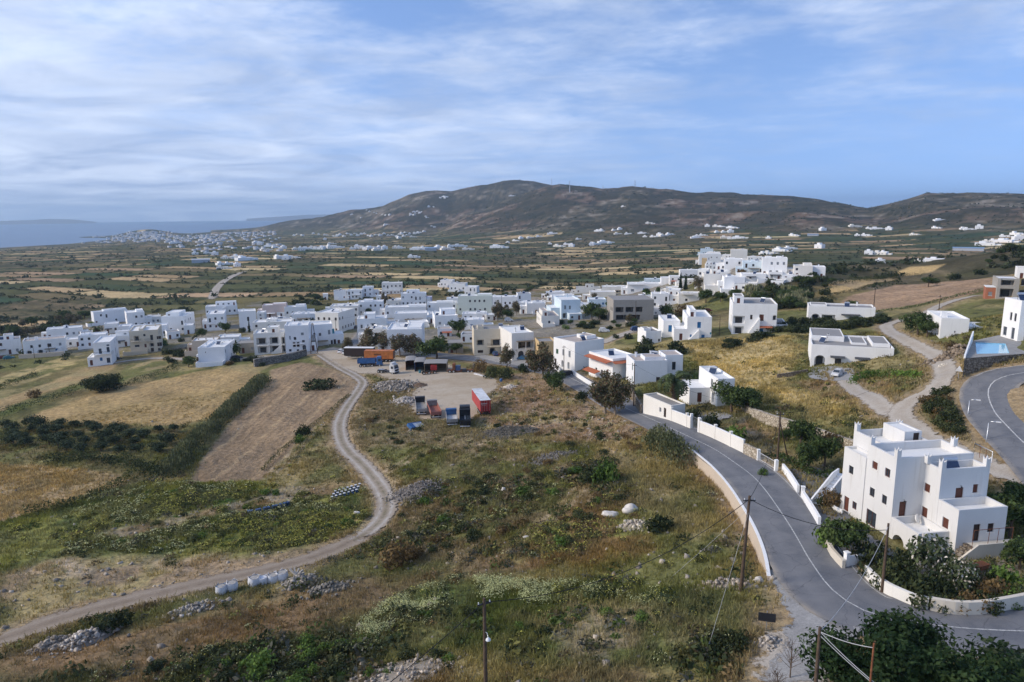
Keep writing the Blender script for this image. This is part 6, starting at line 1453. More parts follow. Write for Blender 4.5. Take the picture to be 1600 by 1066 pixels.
# trees and bushes one can point at
for a in [
 ('euca', 578, 551, 510, 'grey green eucalyptus at the left of the row behind the parked trucks', None, 1.25), ('euca', 600, 551, 516, 'eucalyptus beside the orange trailer, second from left in the yard row', None, 1.2),
 ('euca', 625, 557, 520, 'eucalyptus with a split crown in front of the arched white wall', None, 1.15), ('euca', 647, 556, 520, 'eucalyptus standing just left of the dense olive coloured tree', None, 1.2),
 ('broad', 682, 562, 523, 'dense rounded olive coloured tree directly behind the scrap truck boxes', None, 1.35), ('euca', 543, 549, 526, 'small thin tree left of the parked cars at the yard entrance'),
 ('broad', 713, 553, 534, 'short dark tree beside the cream house wall and the street'), ('euca', 792, 577, 535, 'slender young tree on the verge in front of the cream houses', None, .8), ('euca', 806, 562, 530, 'thin branched tree against the cream facade by the parked blue car', None, .7),
 ('euca', 848, 592, 533, 'tall brownish eucalyptus leaning over the road by the ochre house', None, 1.15), ('broad', 866, 611, 578, 'round bright dark green tree at the road edge below the white houses'), ('shrubd', 909, 625, 607, 'small dark bush standing alone on the road verge'),
 ('euca', 946, 646, 577, 'big two trunked eucalyptus on the verge hiding the tiled house', None, 1.15), ('euca', 962, 648, 580, 'right trunk partner of the big eucalyptus beside the road', None, .95),
 ('palm', 1053, 645, 572, 'date palm with drooping fronds behind the white road wall'), ('broad', 1090, 606, 580, 'bright green tree rising behind the date palm', None, .7), ('broad', 1143, 643, 596, 'dark fig tree beside the house with outside stairs', None, 1.35), ('broad', 1168, 645, 606, 'right half of the dark fig clump by the rubble stone wall', None, 1.1),
 ('broad', 1250, 705, 650, 'tall green garden tree by the road pole and the stone wall', None, .85), ('broad', 1288, 728, 676, 'leafy garden tree left of the villa', None, .8), ('broad', 1262, 735, 690, 'green tree over the concrete car space beside the villa', None, .9), ('shrubo', 1300, 700, 668, 'yellowish dry bush between garden trees and the stone wall'),
 ('broad', 1228, 690, 668, 'small garden tree beside the black pond cover'), ('shrubd', 1110, 672, 640, 'grey green garden shrub behind the white road wall and gate'), ('shrubg', 1150, 688, 660, 'bright green garden shrub behind the white road wall'), ('shrubd', 1082, 655, 632, 'clipped dark shrub left of the iron gate'),
 ('shrubg', 1192, 742, 728, 'low bright bush at the end of the white driveway wall'), ('broad', 1322, 872, 806, 'large leafy bush over the villa front wall beside the driveway', None, .9), ('shrubd', 1355, 880, 838, 'dark leafy bush between the driveway and the villa arch', None, 1.0), ('shrubg', 1300, 850, 805, 'bright lime green bush on the left end of the villa hedge'),
 ('oleander', 1452, 902, 834, 'white flowering oleander in front of the villa arch', None, 1.0), ('shrubd', 1402, 900, 858, 'tangled climbing bush behind the front pole of the villa', None, 1.1), ('shrub', 1385, 915, 868, 'dense bush spilling over the white wall by the front pole', None, .9), ('shrubd', 1425, 930, 880, 'dark bush hanging over the low wall at the bend'),
 ('shrubd', 1470, 935, 893, 'dark green bush on the low wall left of the wheelbarrow'), ('oleander', 1500, 925, 872, 'grey green bush below the villa side stair'), ('shrubo', 1545, 938, 893, 'brownish climbing shrub on the wall at the bend'), ('shrubg', 1585, 925, 880, 'bright yellow green bush at the right end of the villa garden'), ('broad', 1592, 890, 842, 'lime green garden tree at the right photo edge beside the stair'),
 ('broad', 1578, 838, 765, 'dark tree behind the villa terrace'), ('broad', 1595, 800, 748, 'dark tree behind the villa near the gravel lane'), ('broad', 1560, 800, 770, 'dark bush tree close behind the villa wall'),
 ('shrubo', 1299, 792, 757, 'dry round bush in the curved white flower bed by the villa stair'), ('shrubd', 1286, 790, 770, 'small dark bush in the curved white flower bed'),
 ('broad', 1434, 523, 486, 'bright green tree at the lane bend before the low house with roof tank', None, 1.15), ('broad', 1448, 527, 498, 'dark green tree beside the porch of the low house with roof tank'), ('broad', 1330, 486, 468, 'dark dome shaped tree behind the long low arched house', None, 1.2),
 ('pine', 160, 611, 577, 'large dark flat topped tree alone between the left fields', None, 1.15), ('shrubo', 55, 622, 604, 'thin dead shrub at the edge of the left field strip'),
 ('shrubd', 497, 607, 588, 'long dark bush island in the middle of the ploughed field', None, 2.3), ('shrubd', 474, 682, 660, 'dark round bush on the ploughed field edge'), ('shrubg', 468, 692, 676, 'bright low bush below the dark field edge bush'),
 ('palm', 153, 530, 506, 'date palm among the left cluster of houses'), ('cypress', 390, 520, 500, 'pointed cypress before the tall plain white house'), ('shrubd', 379, 520, 509, 'round dark bush left of the pointed cypress'), ('broad', 360, 558, 530, 'dark shrubby tree by the round shouldered house'), ('broad', 295, 574, 556, 'green round tree by the blank walled house at the field corner', None, 1.2), ('broad', 258, 516, 505, 'small round tree in front of the large white house with rooftop cube'),
 ('euca', 778, 503, 468, 'tall dark tree, left of the twin trees in the village middle', None, .75), ('euca', 807, 493, 469, 'tall dark tree, right of the twin trees in the village middle', None, .8), ('broad', 792, 500, 482, 'low green tree between the twin village trees'), ('broad', 716, 523, 498, 'dark garden fig in the middle of the village', None, 1.1), ('broad', 577, 494, 481, 'bright round street tree before the white corner house'), ('euca', 600, 480, 456, 'tall tree below the arched knoll house', None, .7),
 ('shrubo', 844, 493, 481, 'reddish bougainvillea beside the yellow chimney block', None, 1.4), ('broad', 925, 500, 472, 'dark tree clump before the house with arched loggia', None, 1.0), ('broad', 937, 502, 478, 'dark tree between the loggia house and the bare concrete frame'), ('broad', 918, 483, 473, 'small tree touching the pale blue side wall'),
 ('broad', 1010, 463, 450, 'round green tree under the slatted window house'), ('cypress', 1063, 452, 426, 'left cypress of the group below the hill quarter', None, 1.3), ('cypress', 1071, 453, 428, 'middle cypress of the group below the hill quarter', None, 1.3), ('euca', 1090, 456, 430, 'feathery dark tree right of the hill quarter cypresses', None, .9),
 ('broad', 1103, 472, 450, 'round dark tree at the foot of the hill quarter street', None, 1.1), ('broad', 1040, 497, 474, 'dark green tree right of the bare concrete frame house'), ('shrubo', 1068, 493, 470, 'brownish feathery bush on the village lane', None, 1.3), ('shrubd', 1090, 497, 473, 'dark bush beside the brownish feathery bush', None, 1.3), ('shrubd', 1010, 540, 522, 'grey round bush left of the low house with roof openings'), ('shrubd', 1058, 553, 528, 'grey green bush at the corner of the straw field', None, 1.2), ('shrubd', 1005, 558, 528, 'olive green bush behind the road houses'), ('shrubd', 963, 529, 520, 'round clipped bush on the village lane verge'), ('shrubd', 982, 531, 518, 'second round bush on the village lane verge'),
 ('shrubo', 1160, 430, 418, 'red bougainvillea in the hill quarter', None, 1.3), ('broad', 352, 520, 502, 'dark trees by the lane behind the grey house'), ('shrubo', 1486, 548, 528, 'spiky dry bush on the mound under the pool wall'), ('shrubd', 1455, 645, 622, 'dark bush on the bank between lane and upper road'),
 ('shrubd', 180, 978, 952, 'dark green bush among the rubble along the dirt track', None, 1.8), ('shrubo', 622, 880, 838, 'large rust coloured bush beside the dirt track bend', None, 1.5), ('shrubo', 650, 872, 850, 'smaller rust coloured bush right of the big rust bush'), ('shrubg', 405, 1045, 1012, 'fresh green bush in the dark scrub at the bottom left', None, 1.5),
 ('shrubg', 945, 755, 708, 'tall leafy green shrub in the gully on the slope', None, .75), ('shrubd', 925, 752, 720, 'dark shrub in the gully on the slope', None, 1.1),   ('shrub', 1018, 690, 672, 'grey bush on the verge left of the wall end'), ('shrubd', 1030, 830, 800, 'dark bush beside the white boulders', None, 1.2), ('shrubd', 1150, 1010, 980, 'dark bush below the black signboard', None, 1.2), ('shrubd', 1120, 1030, 1000, 'dark bush at the foot of the slope near the signboard', None, 1.5),
 ('shrub', 768, 590, 568, 'big grey green bush between the parking yard and the village road', None, 1.05), ('shrub', 789, 592, 569, 'right neighbour of the big grey green yard bush', None, 1.0), ('shrubo', 752, 580, 560, 'brown bush left of the big grey green yard bush', None, 1.5), ('shrubd', 818, 582, 565, 'dark bush on the verge right of the slender young tree'),
]: plant(*a)
# the dark tree in the near corner and its neighbours
bl = rblobs(41, 22, 5.6, 5.6, 1.3, 1.4, 2.4, .8)
_t = trunk_mesh(2.6, .34, [b[:3] for b in bl[:10]], BARK, 8)
for px, yb, h, w, lb in ((1415, 1150, 8.3, 1.0, 'large dark leafy fig tree in the near right corner'), (1335, 1185, 5.4, .55, 'smaller dark fig tree left of the large near corner fig')):
 d = ray(px, yb); t = -33.3 / d[2]; g = np.array([d[0]*t, d[1]*t, h1(d[0]*t, d[1]*t)])
 r = thing('fig_tree', lb, 'tree', g, .7 if w == 1 else 2.2); s = h / 8.2; r.scale = (s * (1.0 if w == 1 else .8), s * (1.0 if w == 1 else .8), s)
 link('trunk', _t, r); link('crown', crown_mesh('crown', bl, 20000, .17, (.014,.030,.011), (.038,.062,.022), 120 + int(px), None, .35), r)
d = ray(1590, 1120); t = -33 / d[2]; g = (d[0]*t, d[1]*t, h1(d[0]*t, d[1]*t))
plant_at('olive', g, 5.0, 'grey green olive tree cut by the bottom right photo corner', None, 1.0)
# a leafless sapling by the lane mouth
def bare(px, yb, h, lb):
 rs = random.Random(4); b = MB(); tw = MB()
 b.tube([(0,0,-.3),(.05,0,h*.5),(0,.05,h)], [.06,.04,.012], BARK, 5)
 for i in range(26):
  z = h * rs.uniform(.25, .95); a = rs.uniform(0, 6.28); L = (h - z) * .5 + .25
  p = (L*.6*math.cos(a), L*.6*math.sin(a), z + L*.6)
  tw.tube([(0,0,z), p], [.022,.01], BARK, 4, False)
  for k in range(3): tw.tube([p, (p[0] + rs.uniform(-.3,.3), p[1] + rs.uniform(-.3,.3), p[2] + rs.uniform(.1,.45))], [.01,.005], BARK, 3, False)
 r = thing('bare_sapling', lb, 'tree', G(px, yb)); b.build('trunk', r); tw.build('twigs', r)
bare(1234, 1060, 3.0, 'leafless sapling beside the lane mouth at the bottom of the photo')
bare(1213, 1085, 1.8, 'small leafless sapling left of the taller leafless sapling')
# olive grove between the fields
OR = GL([(0,668),(60,664),(130,664),(200,668),(288,670),(268,690),(250,712),(210,716),(100,712),(0,706)])
A = np.array(OR); lo, hi = A.min(0), A.max(0); rs = random.Random(3); n = 0
ux = np.array(GL([(0, 690)])[0]) - np.array(GL([(280, 690)])[0]); ux /= np.linalg.norm(ux); uy = np.array([-ux[1], ux[0]])
c0 = A.mean(0)
for i in range(-16, 17):
 for j in range(-8, 9):
  p = c0 + ux * (i * 4.4 + rs.uniform(-.9, .9)) + uy * (j * 5.0 + rs.uniform(-.9, .9))
  if sdist(np.array([p[0]]), np.array([p[1]]), OR)[0] > -.5 and rs.random() < .88:
   plant_at('olive', (p[0], p[1], h1(*p)), rs.uniform(2.0, 3.1), 'small dark olive tree in the grove between the tan fields', 'olive trees of the grove', rs.uniform(.95, 1.3)); n += 1
# thicket below the hill quarter and the wood at the left edge of the village
def thicket(px, n, keys, h0, h1_, label, group, seed, wide=1.2):
 P = GL(px); A = np.array(P); lo, hi = A.min(0), A.max(0); rs = random.Random(seed); k = 0; tries = 0
 while k < n and tries < 4000:
  tries += 1
  p = (rs.uniform(lo[0], hi[0]), rs.uniform(lo[1], hi[1]))
  if sdist(np.array([p[0]]), np.array([p[1]]), P)[0] > 0 and roadmask([p[0]], [p[1]])[0] > 1 and not any(in_poly(np.array([p[0]]), np.array([p[1]]), f)[0] for f in FOOT):
   plant_at(rs.choice(keys), (p[0], p[1], h1(*p)), rs.uniform(h0, h1_), label, group, wide * rs.uniform(.9, 1.3)); k += 1
thicket([(1125,470),(1160,462),(1200,452),(1290,446),(1302,462),(1310,480),(1262,482),(1240,500),(1215,485),(1130,482)], 46, ['broad', 'broad', 'shrubd', 'reeds'], 2.5, 5.0, 'dark green tree or reed clump in the thicket below the hill quarter', 'thicket below the hill quarter', 5)
thicket([(1205,440),(1300,436),(1300,446),(1200,452)], 10, ['broad', 'shrubd'], 2.5, 4.0, 'dark bush in the strip right below the beige cube house', 'bushes below the beige cube house', 6)
thicket([(30,512),(75,500),(130,492),(150,498),(130,510),(70,525),(10,530),(-10,520)], 34, ['broad', 'euca', 'shrubd'], 3.5, 6.5, 'dark tree of the wood behind the left cluster of houses', 'wood behind the left cluster of houses', 7)
thicket([(1215,510),(1240,503),(1330,506),(1380,500),(1375,512),(1300,516),(1180,535),(1130,548),(1115,540),(1210,522)], 36, ['shrubd', 'shrub', 'shrubd'], 1.8, 3.0, 'grey green shrub in the belt above the straw field', 'shrub belt above the straw field', 8, 1.5)
thicket([(860,505),(900,507),(960,506),(1000,510),(960,516),(890,514)], 16, ['shrubd', 'broad'], 1.8, 2.8, 'dark hedge bush in the green lot behind the road houses', 'bushes of the green lot behind the road houses', 9, 1.3)
thicket([(1428,640),(1470,608),(1500,600),(1530,650),(1565,705),(1580,728),(1540,718),(1480,690)], 44, ['shrubd', 'shrub', 'shrub', 'shrubo'], .9, 1.9, 'scrubby bush on the bank between the lane and the upper road', 'bushes on the bank below the upper road', 10, 1.4)
thicket([(240,560),(280,548),(290,560),(270,572)], 8, ['shrubd', 'shrub'], 1.8, 3, 'bush by the lane below the cream apartment house', 'bushes below the cream apartment house', 12, 1.3)
thicket([(330,572),(360,562),(440,556),(440,566),(380,578)], 12, ['shrub', 'shrubo', 'shrubd'], 1.2, 2.2, 'bush along the upper edge of the stubble field', 'bushes on the upper stubble field edge', 13, 1.4)
thicket([(1440,450),(1500,430),(1560,400),(1600,375),(1600,420),(1560,428),(1500,440)], 40, ['broad', 'shrubd', 'shrubd'], 2.5, 5, 'dark bush on the green slope at the right edge', 'bushes of the green slope at the right edge', 14, 1.3)
thicket([(620,800),(760,725),(880,720),(960,730),(1000,790),(960,870),(880,850),(760,880),(640,860)], 60, ['shrub', 'shrubd', 'shrub', 'shrubo', 'shrubg'], .7, 1.5, 'low rounded scrub bush on the rough middle of the slope', 'scrub bushes on the middle slope', 31, 1.5)
thicket([(780,640),(900,650),(1000,690),(980,720),(860,700),(760,690)], 30, ['shrub', 'shrubd', 'shrubo'], .6, 1.2, 'small scrub bush on the brown upper slope', 'scrub bushes on the brown upper slope', 32, 1.5)
thicket([(560,1000),(640,960),(760,945),(1000,950),(1150,990),(1160,1040),(900,1060),(560,1060)], 45, ['shrub', 'shrubg', 'shrubd'], .5, 1.1, 'low green bush in the near meadow', 'low bushes of the near meadow', 33, 1.4)
thicket([(60,810),(200,775),(330,762),(560,775),(580,810),(470,845),(300,860),(100,860)], 70, ['shruby', 'shruby', 'shrubg', 'shrub'], .6, 1.3, 'yellow green bush in the weedy band above the track', 'bushes of the weedy band above the track', 34, 1.6)
thicket([(220,1045),(400,1005),(520,990),(560,1010),(540,1070),(250,1070)], 36, ['shrubd', 'shrub', 'shrubg'], .6, 1.3, 'dark scrub bush at the bottom left of the photo', 'dark scrub bushes at the bottom left', 35, 1.5)
thicket([(560,630),(640,660),(740,690),(700,740),(620,740),(575,690)], 22, ['shrub', 'shrubo', 'shrubd'], .5, 1.1, 'small bush on the dry verge between track and yard', 'small bushes between track and yard', 36, 1.6)
thicket([(700,470),(740,455),(830,448),(850,456),(800,466),(760,470)], 20, ['shrubd', 'shrub', 'broad'], 1.5, 3, 'bush in the rocky scrub behind the village', 'bushes in the rocky scrub behind the village', 15, 1.4)
thicket([(400,490),(420,470),(500,466),(520,472),(500,482),(440,478)], 16, ['broad', 'shrubd'], 2, 4, 'bush on the back edge of the middle rows', 'bushes behind the middle rows', 16, 1.3)
def garden_trees():
 rs = random.Random(21); k = 0
 for P, n in zip(VILLAGE, (38, 16, 6)):
  A = np.array(P); lo, hi = A.min(0), A.max(0); c = 0
  for _ in range(3000):
   if c >= n: break
   p = (rs.uniform(lo[0], hi[0]), rs.uniform(lo[1], hi[1])); q = (np.array([p[0]]), np.array([p[1]]))
   if sdist(*q, P)[0] < 0 or not free(*q, 2.0)[0]: continue
   plant_at(rs.choice(['broad', 'broad', 'shrubd', 'shrubg', 'euca']), (p[0], p[1], h1(*p)), rs.uniform(1.8, 4.6), 'small garden tree or bush between the white village houses', 'garden trees among the village houses', rs.uniform(.9, 1.3)); c += 1
# hedges and reed belts along the fields
def hedge(px, h, w, lb, seed, c1, c2, name='hedge', dens=26, leaf=.2, up=.3):
 L = smooth_line(GL(px), .8); g = np.random.default_rng(seed); P = np.array(L)
 n = int(len(P) * dens); k = g.integers(0, len(P), n)
 lump = .6 + .8 * vnoise(P[k, 0] / 2.6, P[k, 1] / 2.6, seed)
 off = g.normal(size=(n, 2)) * w * .42
 x, y = P[k, 0] + off[:, 0], P[k, 1] + off[:, 1]
 top = h * lump * np.clip(1 - (np.hypot(off[:, 0], off[:, 1]) / (w * 1.15)) ** 2, .15, 1)
 z = H(x, y) + top * g.random(n) ** .55
 c = np.array(L[0] + (h1(*L[0]),))
 t = sstep(vnoise(x / 1.8, y / 1.8, seed + 2) + g.normal(size=n) * .15, .3, .7)[:, None]
 col = (np.array(c1) * (1 - t) + np.array(c2) * t) * g.uniform(.75, 1.3, (n, 1))
 V, Fc, Cc = quads(np.stack([x, y, z], 1) - c, leaf, col, seed + 5, None, 1.2 if up > .5 else 1.0, up)
 r = thing(name, lb, 'hedge', c); link('foliage', mesh_np('foliage', V, Fc, LEAF, colors=Cc), r)
RD1, RD2 = (.062,.074,.036), (.125,.132,.066)
HD1, HD2 = (.026,.036,.017), (.062,.075,.030)
hedge([(412,596),(398,610),(380,625),(350,652),(325,678),(300,702),(280,725),(262,745)], 3.0, 3.4, 'tall green reed belt between the olive grove and the ploughed field', 1, RD1, RD2, 'reed_hedge', 80, .26, .8)
hedge([(1022,690),(1038,702),(1056,714),(1068,722)], 3.4, 3.0, 'tall pale reed clump at the end of the retaining wall', 20, RD1, (.16,.165,.085), 'reed_clump', 190, .2, .85)
hedge([(72,724),(110,720),(150,722),(190,728),(225,738),(255,748)], 2.6, 2.6, 'dark bramble hedge between the grove and the near corn field', 2, HD1, HD2, 'hedge', 70)
hedge([(205,748),(180,765),(130,783),(90,795),(40,806)], 1.6, 1.8, 'low green hedge on the lower edge of the near corn field', 3, (.05,.058,.022), (.10,.105,.04), 'hedge', 45)
hedge([(-10,655),(30,640),(70,630),(118,612)], 2.2, 2.4, 'dark hedge below the left field strips', 4, HD1, HD2)
hedge([(190,606),(215,598),(245,588),(270,578),(278,570)], 2.0, 2.0, 'hedge running from the flat topped tree to the white path', 5, HD1, HD2)
hedge([(-10,612),(20,600),(45,592),(55,586)], 1.8, 2.0, 'short hedge on the far left field corner', 6, HD1, HD2)
hedge([(-10,700),(15,690),(20,672)], 2.6, 3.5, 'dark tree hedge at the left photo edge by the grove', 7, HD1, HD2)
hedge([(1290,450),(1340,440),(1400,434),(1440,432)], 2.2, 2.5, 'dark hedge along the top of the right ploughed field', 8, HD1, HD2)
hedge([(1305,470),(1300,462),(1345,452),(1402,440)], 1.0, 1.6, 'thin hedge between the two right hand fields', 9, (.06,.06,.03), (.10,.10,.05), 'hedge', 20)
hedge([(1360,490),(1430,480),(1490,465),(1540,454)], 1.0, 1.6, 'grassy green hedge on the lower edge of the right ploughed field', 10, (.05,.07,.025), (.10,.12,.05), 'hedge', 22)
hedge([(410,735),(440,705),(480,672),(520,640),(545,618)], .7, 1.0, 'scrubby verge hedge along the right side of the ploughed field', 11, (.06,.065,.03), (.12,.11,.05), 'hedge', 26, .14)
hedge([(1215,715),(1230,725),(1270,742),(1300,748)], 1.4, 1.4, 'low green hedge behind the driveway wall', 12, (.03,.05,.018), (.08,.11,.035), 'hedge', 40)
hedge([(1330,600),(1355,590),(1400,588),(1435,592)], 1.6, 1.2, 'bright vine row on the pergola beside the farmhouse', 13, (.05,.10,.02), (.12,.19,.04), 'vine_hedge', 50)
# ---------------------------------------------------------------- ground cover that nobody could count
def near_points(n, seed, rmin=40, rmax=215, azr=40, pw=1.25):
 g = np.random.default_rng(seed)
 r = (rmin ** (2 - pw) + g.random(n) * (rmax ** (2 - pw) - rmin ** (2 - pw))) ** (1 / (2 - pw)); a = np.radians(g.uniform(-azr, azr, n))
 x, y = r * np.sin(a), r * np.cos(a)
 return x, y
def cover_zone(x, y):
 """index of the last named zone that holds each point"""
 out = np.full(len(x), -1)
 for i, zo in enumerate(ZONES):
  A = np.array(zo['p']); lo, hi = A.min(0), A.max(0)
  k = np.where((x > lo[0]) & (x < hi[0]) & (y > lo[1]) & (y < hi[1]))[0]
  if len(k): out[k[in_poly(x[k], y[k], zo['p'])]] = i
 return out
ZNAME = [z['name'] or '' for z in ZONES]
def free(x, y, m=.4):
 ok = roadmask(x, y) > m
 for f in FOOT:
  A = np.array(f); lo, hi = A.min(0), A.max(0)
  k = np.where((x > lo[0]) & (x < hi[0]) & (y > lo[1]) & (y < hi[1]))[0]
  if len(k): ok[k[in_poly(x[k], y[k], f)]] = False
 return ok
#  zone: (grass density, scrub density)
DENS = {'': (.55, .10), 'verge': (.6, .10), 'rocky': (.35, .16), 'grassy': (.9, .05), 'scrub': (.6, .55), 'rustscrub': (.6, .7), 'meadow': (1.0, .22), 'ploughstrip': (.35, .03), 'darkscrub': (.5, .60), 'bare': (.12, .02), 'yellowgreen': (.8, .6), 'gravelstrip': (.12, .03),
  'cornfield': (.9, 0), 'stubblefield': (.25, 0), 'ploughed': (0, 0), 'orchard': (.4, .05), 'drygrass': (.8, .03), 'bank': (.5, .2), 'ploughfar': (0, 0), 'dryslope': (.6, .05)}
def grass():
 x, y = near_points(230000, 77); ok = free(x, y)
 x, y = x[ok], y[ok]
 zi = cover_zone(x, y); g = np.random.default_rng(9)
 dn = np.array([DENS[ZNAME[i]][0] if i >= 0 else .5 for i in zi]) * (.35 + 1.1 * sstep(fbm(x / 6, y / 6, 200, 3), .38, .62))
 k = g.random(len(x)) < dn; x, y, zi = x[k], y[k], zi[k]
 z = H(x, y); gc = landcover(x, y, z)
 n = len(x); mic = ((fbm(x / 5, y / 5, 61, 4) - .5) * .75 + (fbm(x / 17, y / 17, 62, 3) - .5) * 1.0) * sstep(roadmask(x, y), .3, 4)
 z = z + mic
 r = np.hypot(x, y)
 nb = 5; V = []; Cc = []
 tint = sstep(fbm(x / 9, y / 9, 210, 3), .4, .65)[:, None]
 base = gc * np.array((1.12, 1.12, .88)) * (1 - tint * .35) + np.array((.28, .25, .15)) * tint * .35
 hgt = g.uniform(.22, .62, n) * np.where(np.array([ZNAME[i] if i >= 0 else '' for i in zi]) == 'stubblefield', .45, 1.0)
 for b in range(nb):
  a = g.uniform(0, 6.283, n); ox, oy = g.normal(size=n) * .2, g.normal(size=n) * .2
  w = g.uniform(.025, .06, n) * (r / 75).clip(.9, 2.4); h = hgt * g.uniform(.6, 1.2, n); lx, ly = g.normal(size=n) * .35 * h, g.normal(size=n) * .35 * h
  dx, dy = np.cos(a) * w, np.sin(a) * w
  p0 = np.stack([x+ox-dx, y+oy-dy, z-.05], 1); p1 = np.stack([x+ox+dx, y+oy+dy, z-.05], 1)
  p2 = np.stack([x+ox+dx*.3+lx, y+oy+dy*.3+ly, z+h], 1); p3 = np.stack([x+ox-dx*.3+lx, y+oy-dy*.3+ly, z+h], 1)
  V.append(np.stack([p0, p1, p2, p3], 1).reshape(-1, 3)); Cc.append(np.repeat(base * g.uniform(.7, 1.45, (n, 1)), 4, 0))
 V = np.concatenate(V); Cc = np.concatenate(Cc); Fc = np.arange(len(V)).reshape(-1, 4)
 o = link('grass', mesh_np('grass', V, Fc, GRASS, colors=Cc)); tag(o, 'dry and green grass covering the slope and field margins', 'grass', kind='stuff')
def scrub():
 x, y = near_points(26000, 78); ok = free(x, y, 1.0); x, y = x[ok], y[ok]
 zi = cover_zone(x, y); g = np.random.default_rng(10)
 nm = np.array([ZNAME[i] if i >= 0 else '' for i in zi])
 dn = np.array([DENS[k][1] for k in nm]) * (.15 + 1.6 * sstep(fbm(x / 8, y / 8, 220, 4), .40, .60))
 k = g.random(len(x)) < dn; x, y, nm = x[k], y[k], nm[k]
 z = H(x, y) + ((fbm(x / 5, y / 5, 61, 4) - .5) * .75 + (fbm(x / 17, y / 17, 62, 3) - .5) * 1.0) * sstep(roadmask(x, y), .3, 4); n = len(x)
 pal = np.array([(.040,.050,.022),(.060,.066,.028),(.085,.084,.034),(.145,.14,.046),(.10,.078,.045),(.15,.105,.05),(.075,.075,.058),(.055,.075,.022)])
 w0 = {'yellowgreen': [.5,1,2.4,4.5,.3,.3,.3,1.8], 'rustscrub': [.6,.7,1.2,2.4,1.2,2.6,.5,.8], 'darkscrub': [3,2.5,1,.4,1,.4,1.4,.8], 'meadow': [2,2.5,1,.6,.3,.3,.6,1.5]}
 cl = np.zeros((n, 3)); patch = vnoise(x / 11, y / 11, 230)
 for i in range(n):
  w = np.array(w0.get(nm[i], [2,2.2,1.6,.9,1.1,.8,1.2,1])); w = w * (.25 + np.abs(np.sin(np.arange(8) * 1.7 + patch[i] * 14))); cl[i] = pal[g.choice(8, p=w / w.sum())]
 R0 = g.uniform(.3, .95, n) * np.where(nm == 'yellowgreen', 1.1, 1.0) * np.where(np.isin(nm, ['scrub', 'darkscrub', 'meadow', '']) & (g.random(n) < .2), 1.7, 1.0)
 m = 40; rr = np.hypot(x, y)
 D = g.normal(size=(n, m, 3)); D[..., 2] = np.abs(D[..., 2]); D /= np.linalg.norm(D, axis=2)[..., None]
 q = (.45 + .55 * g.random((n, m)) ** .6) * (.7 + .6 * g.random((n, m)))
 P = np.stack([x, y, z], 1)[:, None] + D * (q * R0[:, None])[..., None] * np.array([1.15, 1.15, .78])
 col = np.repeat((cl * g.uniform(.8, 1.25, (n, 1)))[:, None], m, 1) * g.uniform(.65, 1.45, (n, m, 1))
 sz = np.repeat(R0 * .19 + .035, m)
 V, Fc, Cc = quads(P.reshape(-1, 3), sz, col.reshape(-1, 3), 12, D.reshape(-1, 3))
 o = link('scrub', mesh_np('scrub', V, Fc, LEAF, colors=Cc)); tag(o, 'low mixed scrub growing over the rough slope', 'scrub', kind='stuff')
 # pale flower heads on part of the clumps
 band = GL([(560,985),(600,945),(640,930),(700,905),(760,905),(850,915),(950,905),(1010,912),(1050,950),(1010,955),(940,930),(850,945),(760,935),(690,945),(640,965),(580,1000)])
 inb = sdist(x, y, band) > -1
 fl = (g.random(n) < np.where(inb, 1., np.where(nm == 'yellowgreen', .55, np.where(nm == 'rustscrub', .55, np.where(nm == 'meadow', .15, .12))))) & (rr < 175)
 xb, yb2 = [], []
 A = np.array(band); lo, hi = A.min(0), A.max(0)
 bx, by = g.uniform(lo[0], hi[0], 6500), g.uniform(lo[1], hi[1], 6500); kk = (sdist(bx, by, band) > 0) & (vnoise(bx / 2.6, by / 2.6, 240) > .56); bx, by = bx[kk], by[kk]
 Pb = np.stack([bx, by, H(bx, by) + .45], 1)
 k = 22
 cen = np.stack([x[fl], y[fl], z[fl]], 1)[:, None]
 D = g.normal(size=(fl.sum(), k, 3)); D[..., 2] = np.abs(D[..., 2]) + .5; D /= np.linalg.norm(D, axis=2)[..., None]
 P = (cen + D * (R0[fl] * 1.02)[:, None, None] * np.array([1.15, 1.15, .85])).reshape(-1, 3)
 tone = np.repeat(np.where((vnoise(x[fl] / 14, y[fl] / 14, 250) > .5)[:, None], np.array([[.44,.44,.22]]), np.array([[.40,.38,.09]])), k, 0)
 P2 = np.repeat(Pb, 9, 0) + g.normal(size=(len(Pb) * 9, 3)) * np.array([.35, .35, .16]); t2 = np.tile((.43,.44,.22), (len(P2), 1))
 P = np.concatenate([P, P2]); tone = np.concatenate([tone, t2]) * g.uniform(.7, 1.25, (len(P), 1))
 V, Fc, Cc = quads(P, .085 * (np.hypot(P[:, 0], P[:, 1]) / 75).clip(.8, 1.5), tone, 13, np.tile((0, 0, 1.0), (len(P), 1)))
 o = link('wild_flowers', mesh_np('wild_flowers', V, Fc, PETAL, colors=Cc)); tag(o, 'pale yellow and white wild flowers dotted over the scrub', 'flowers', kind='stuff')
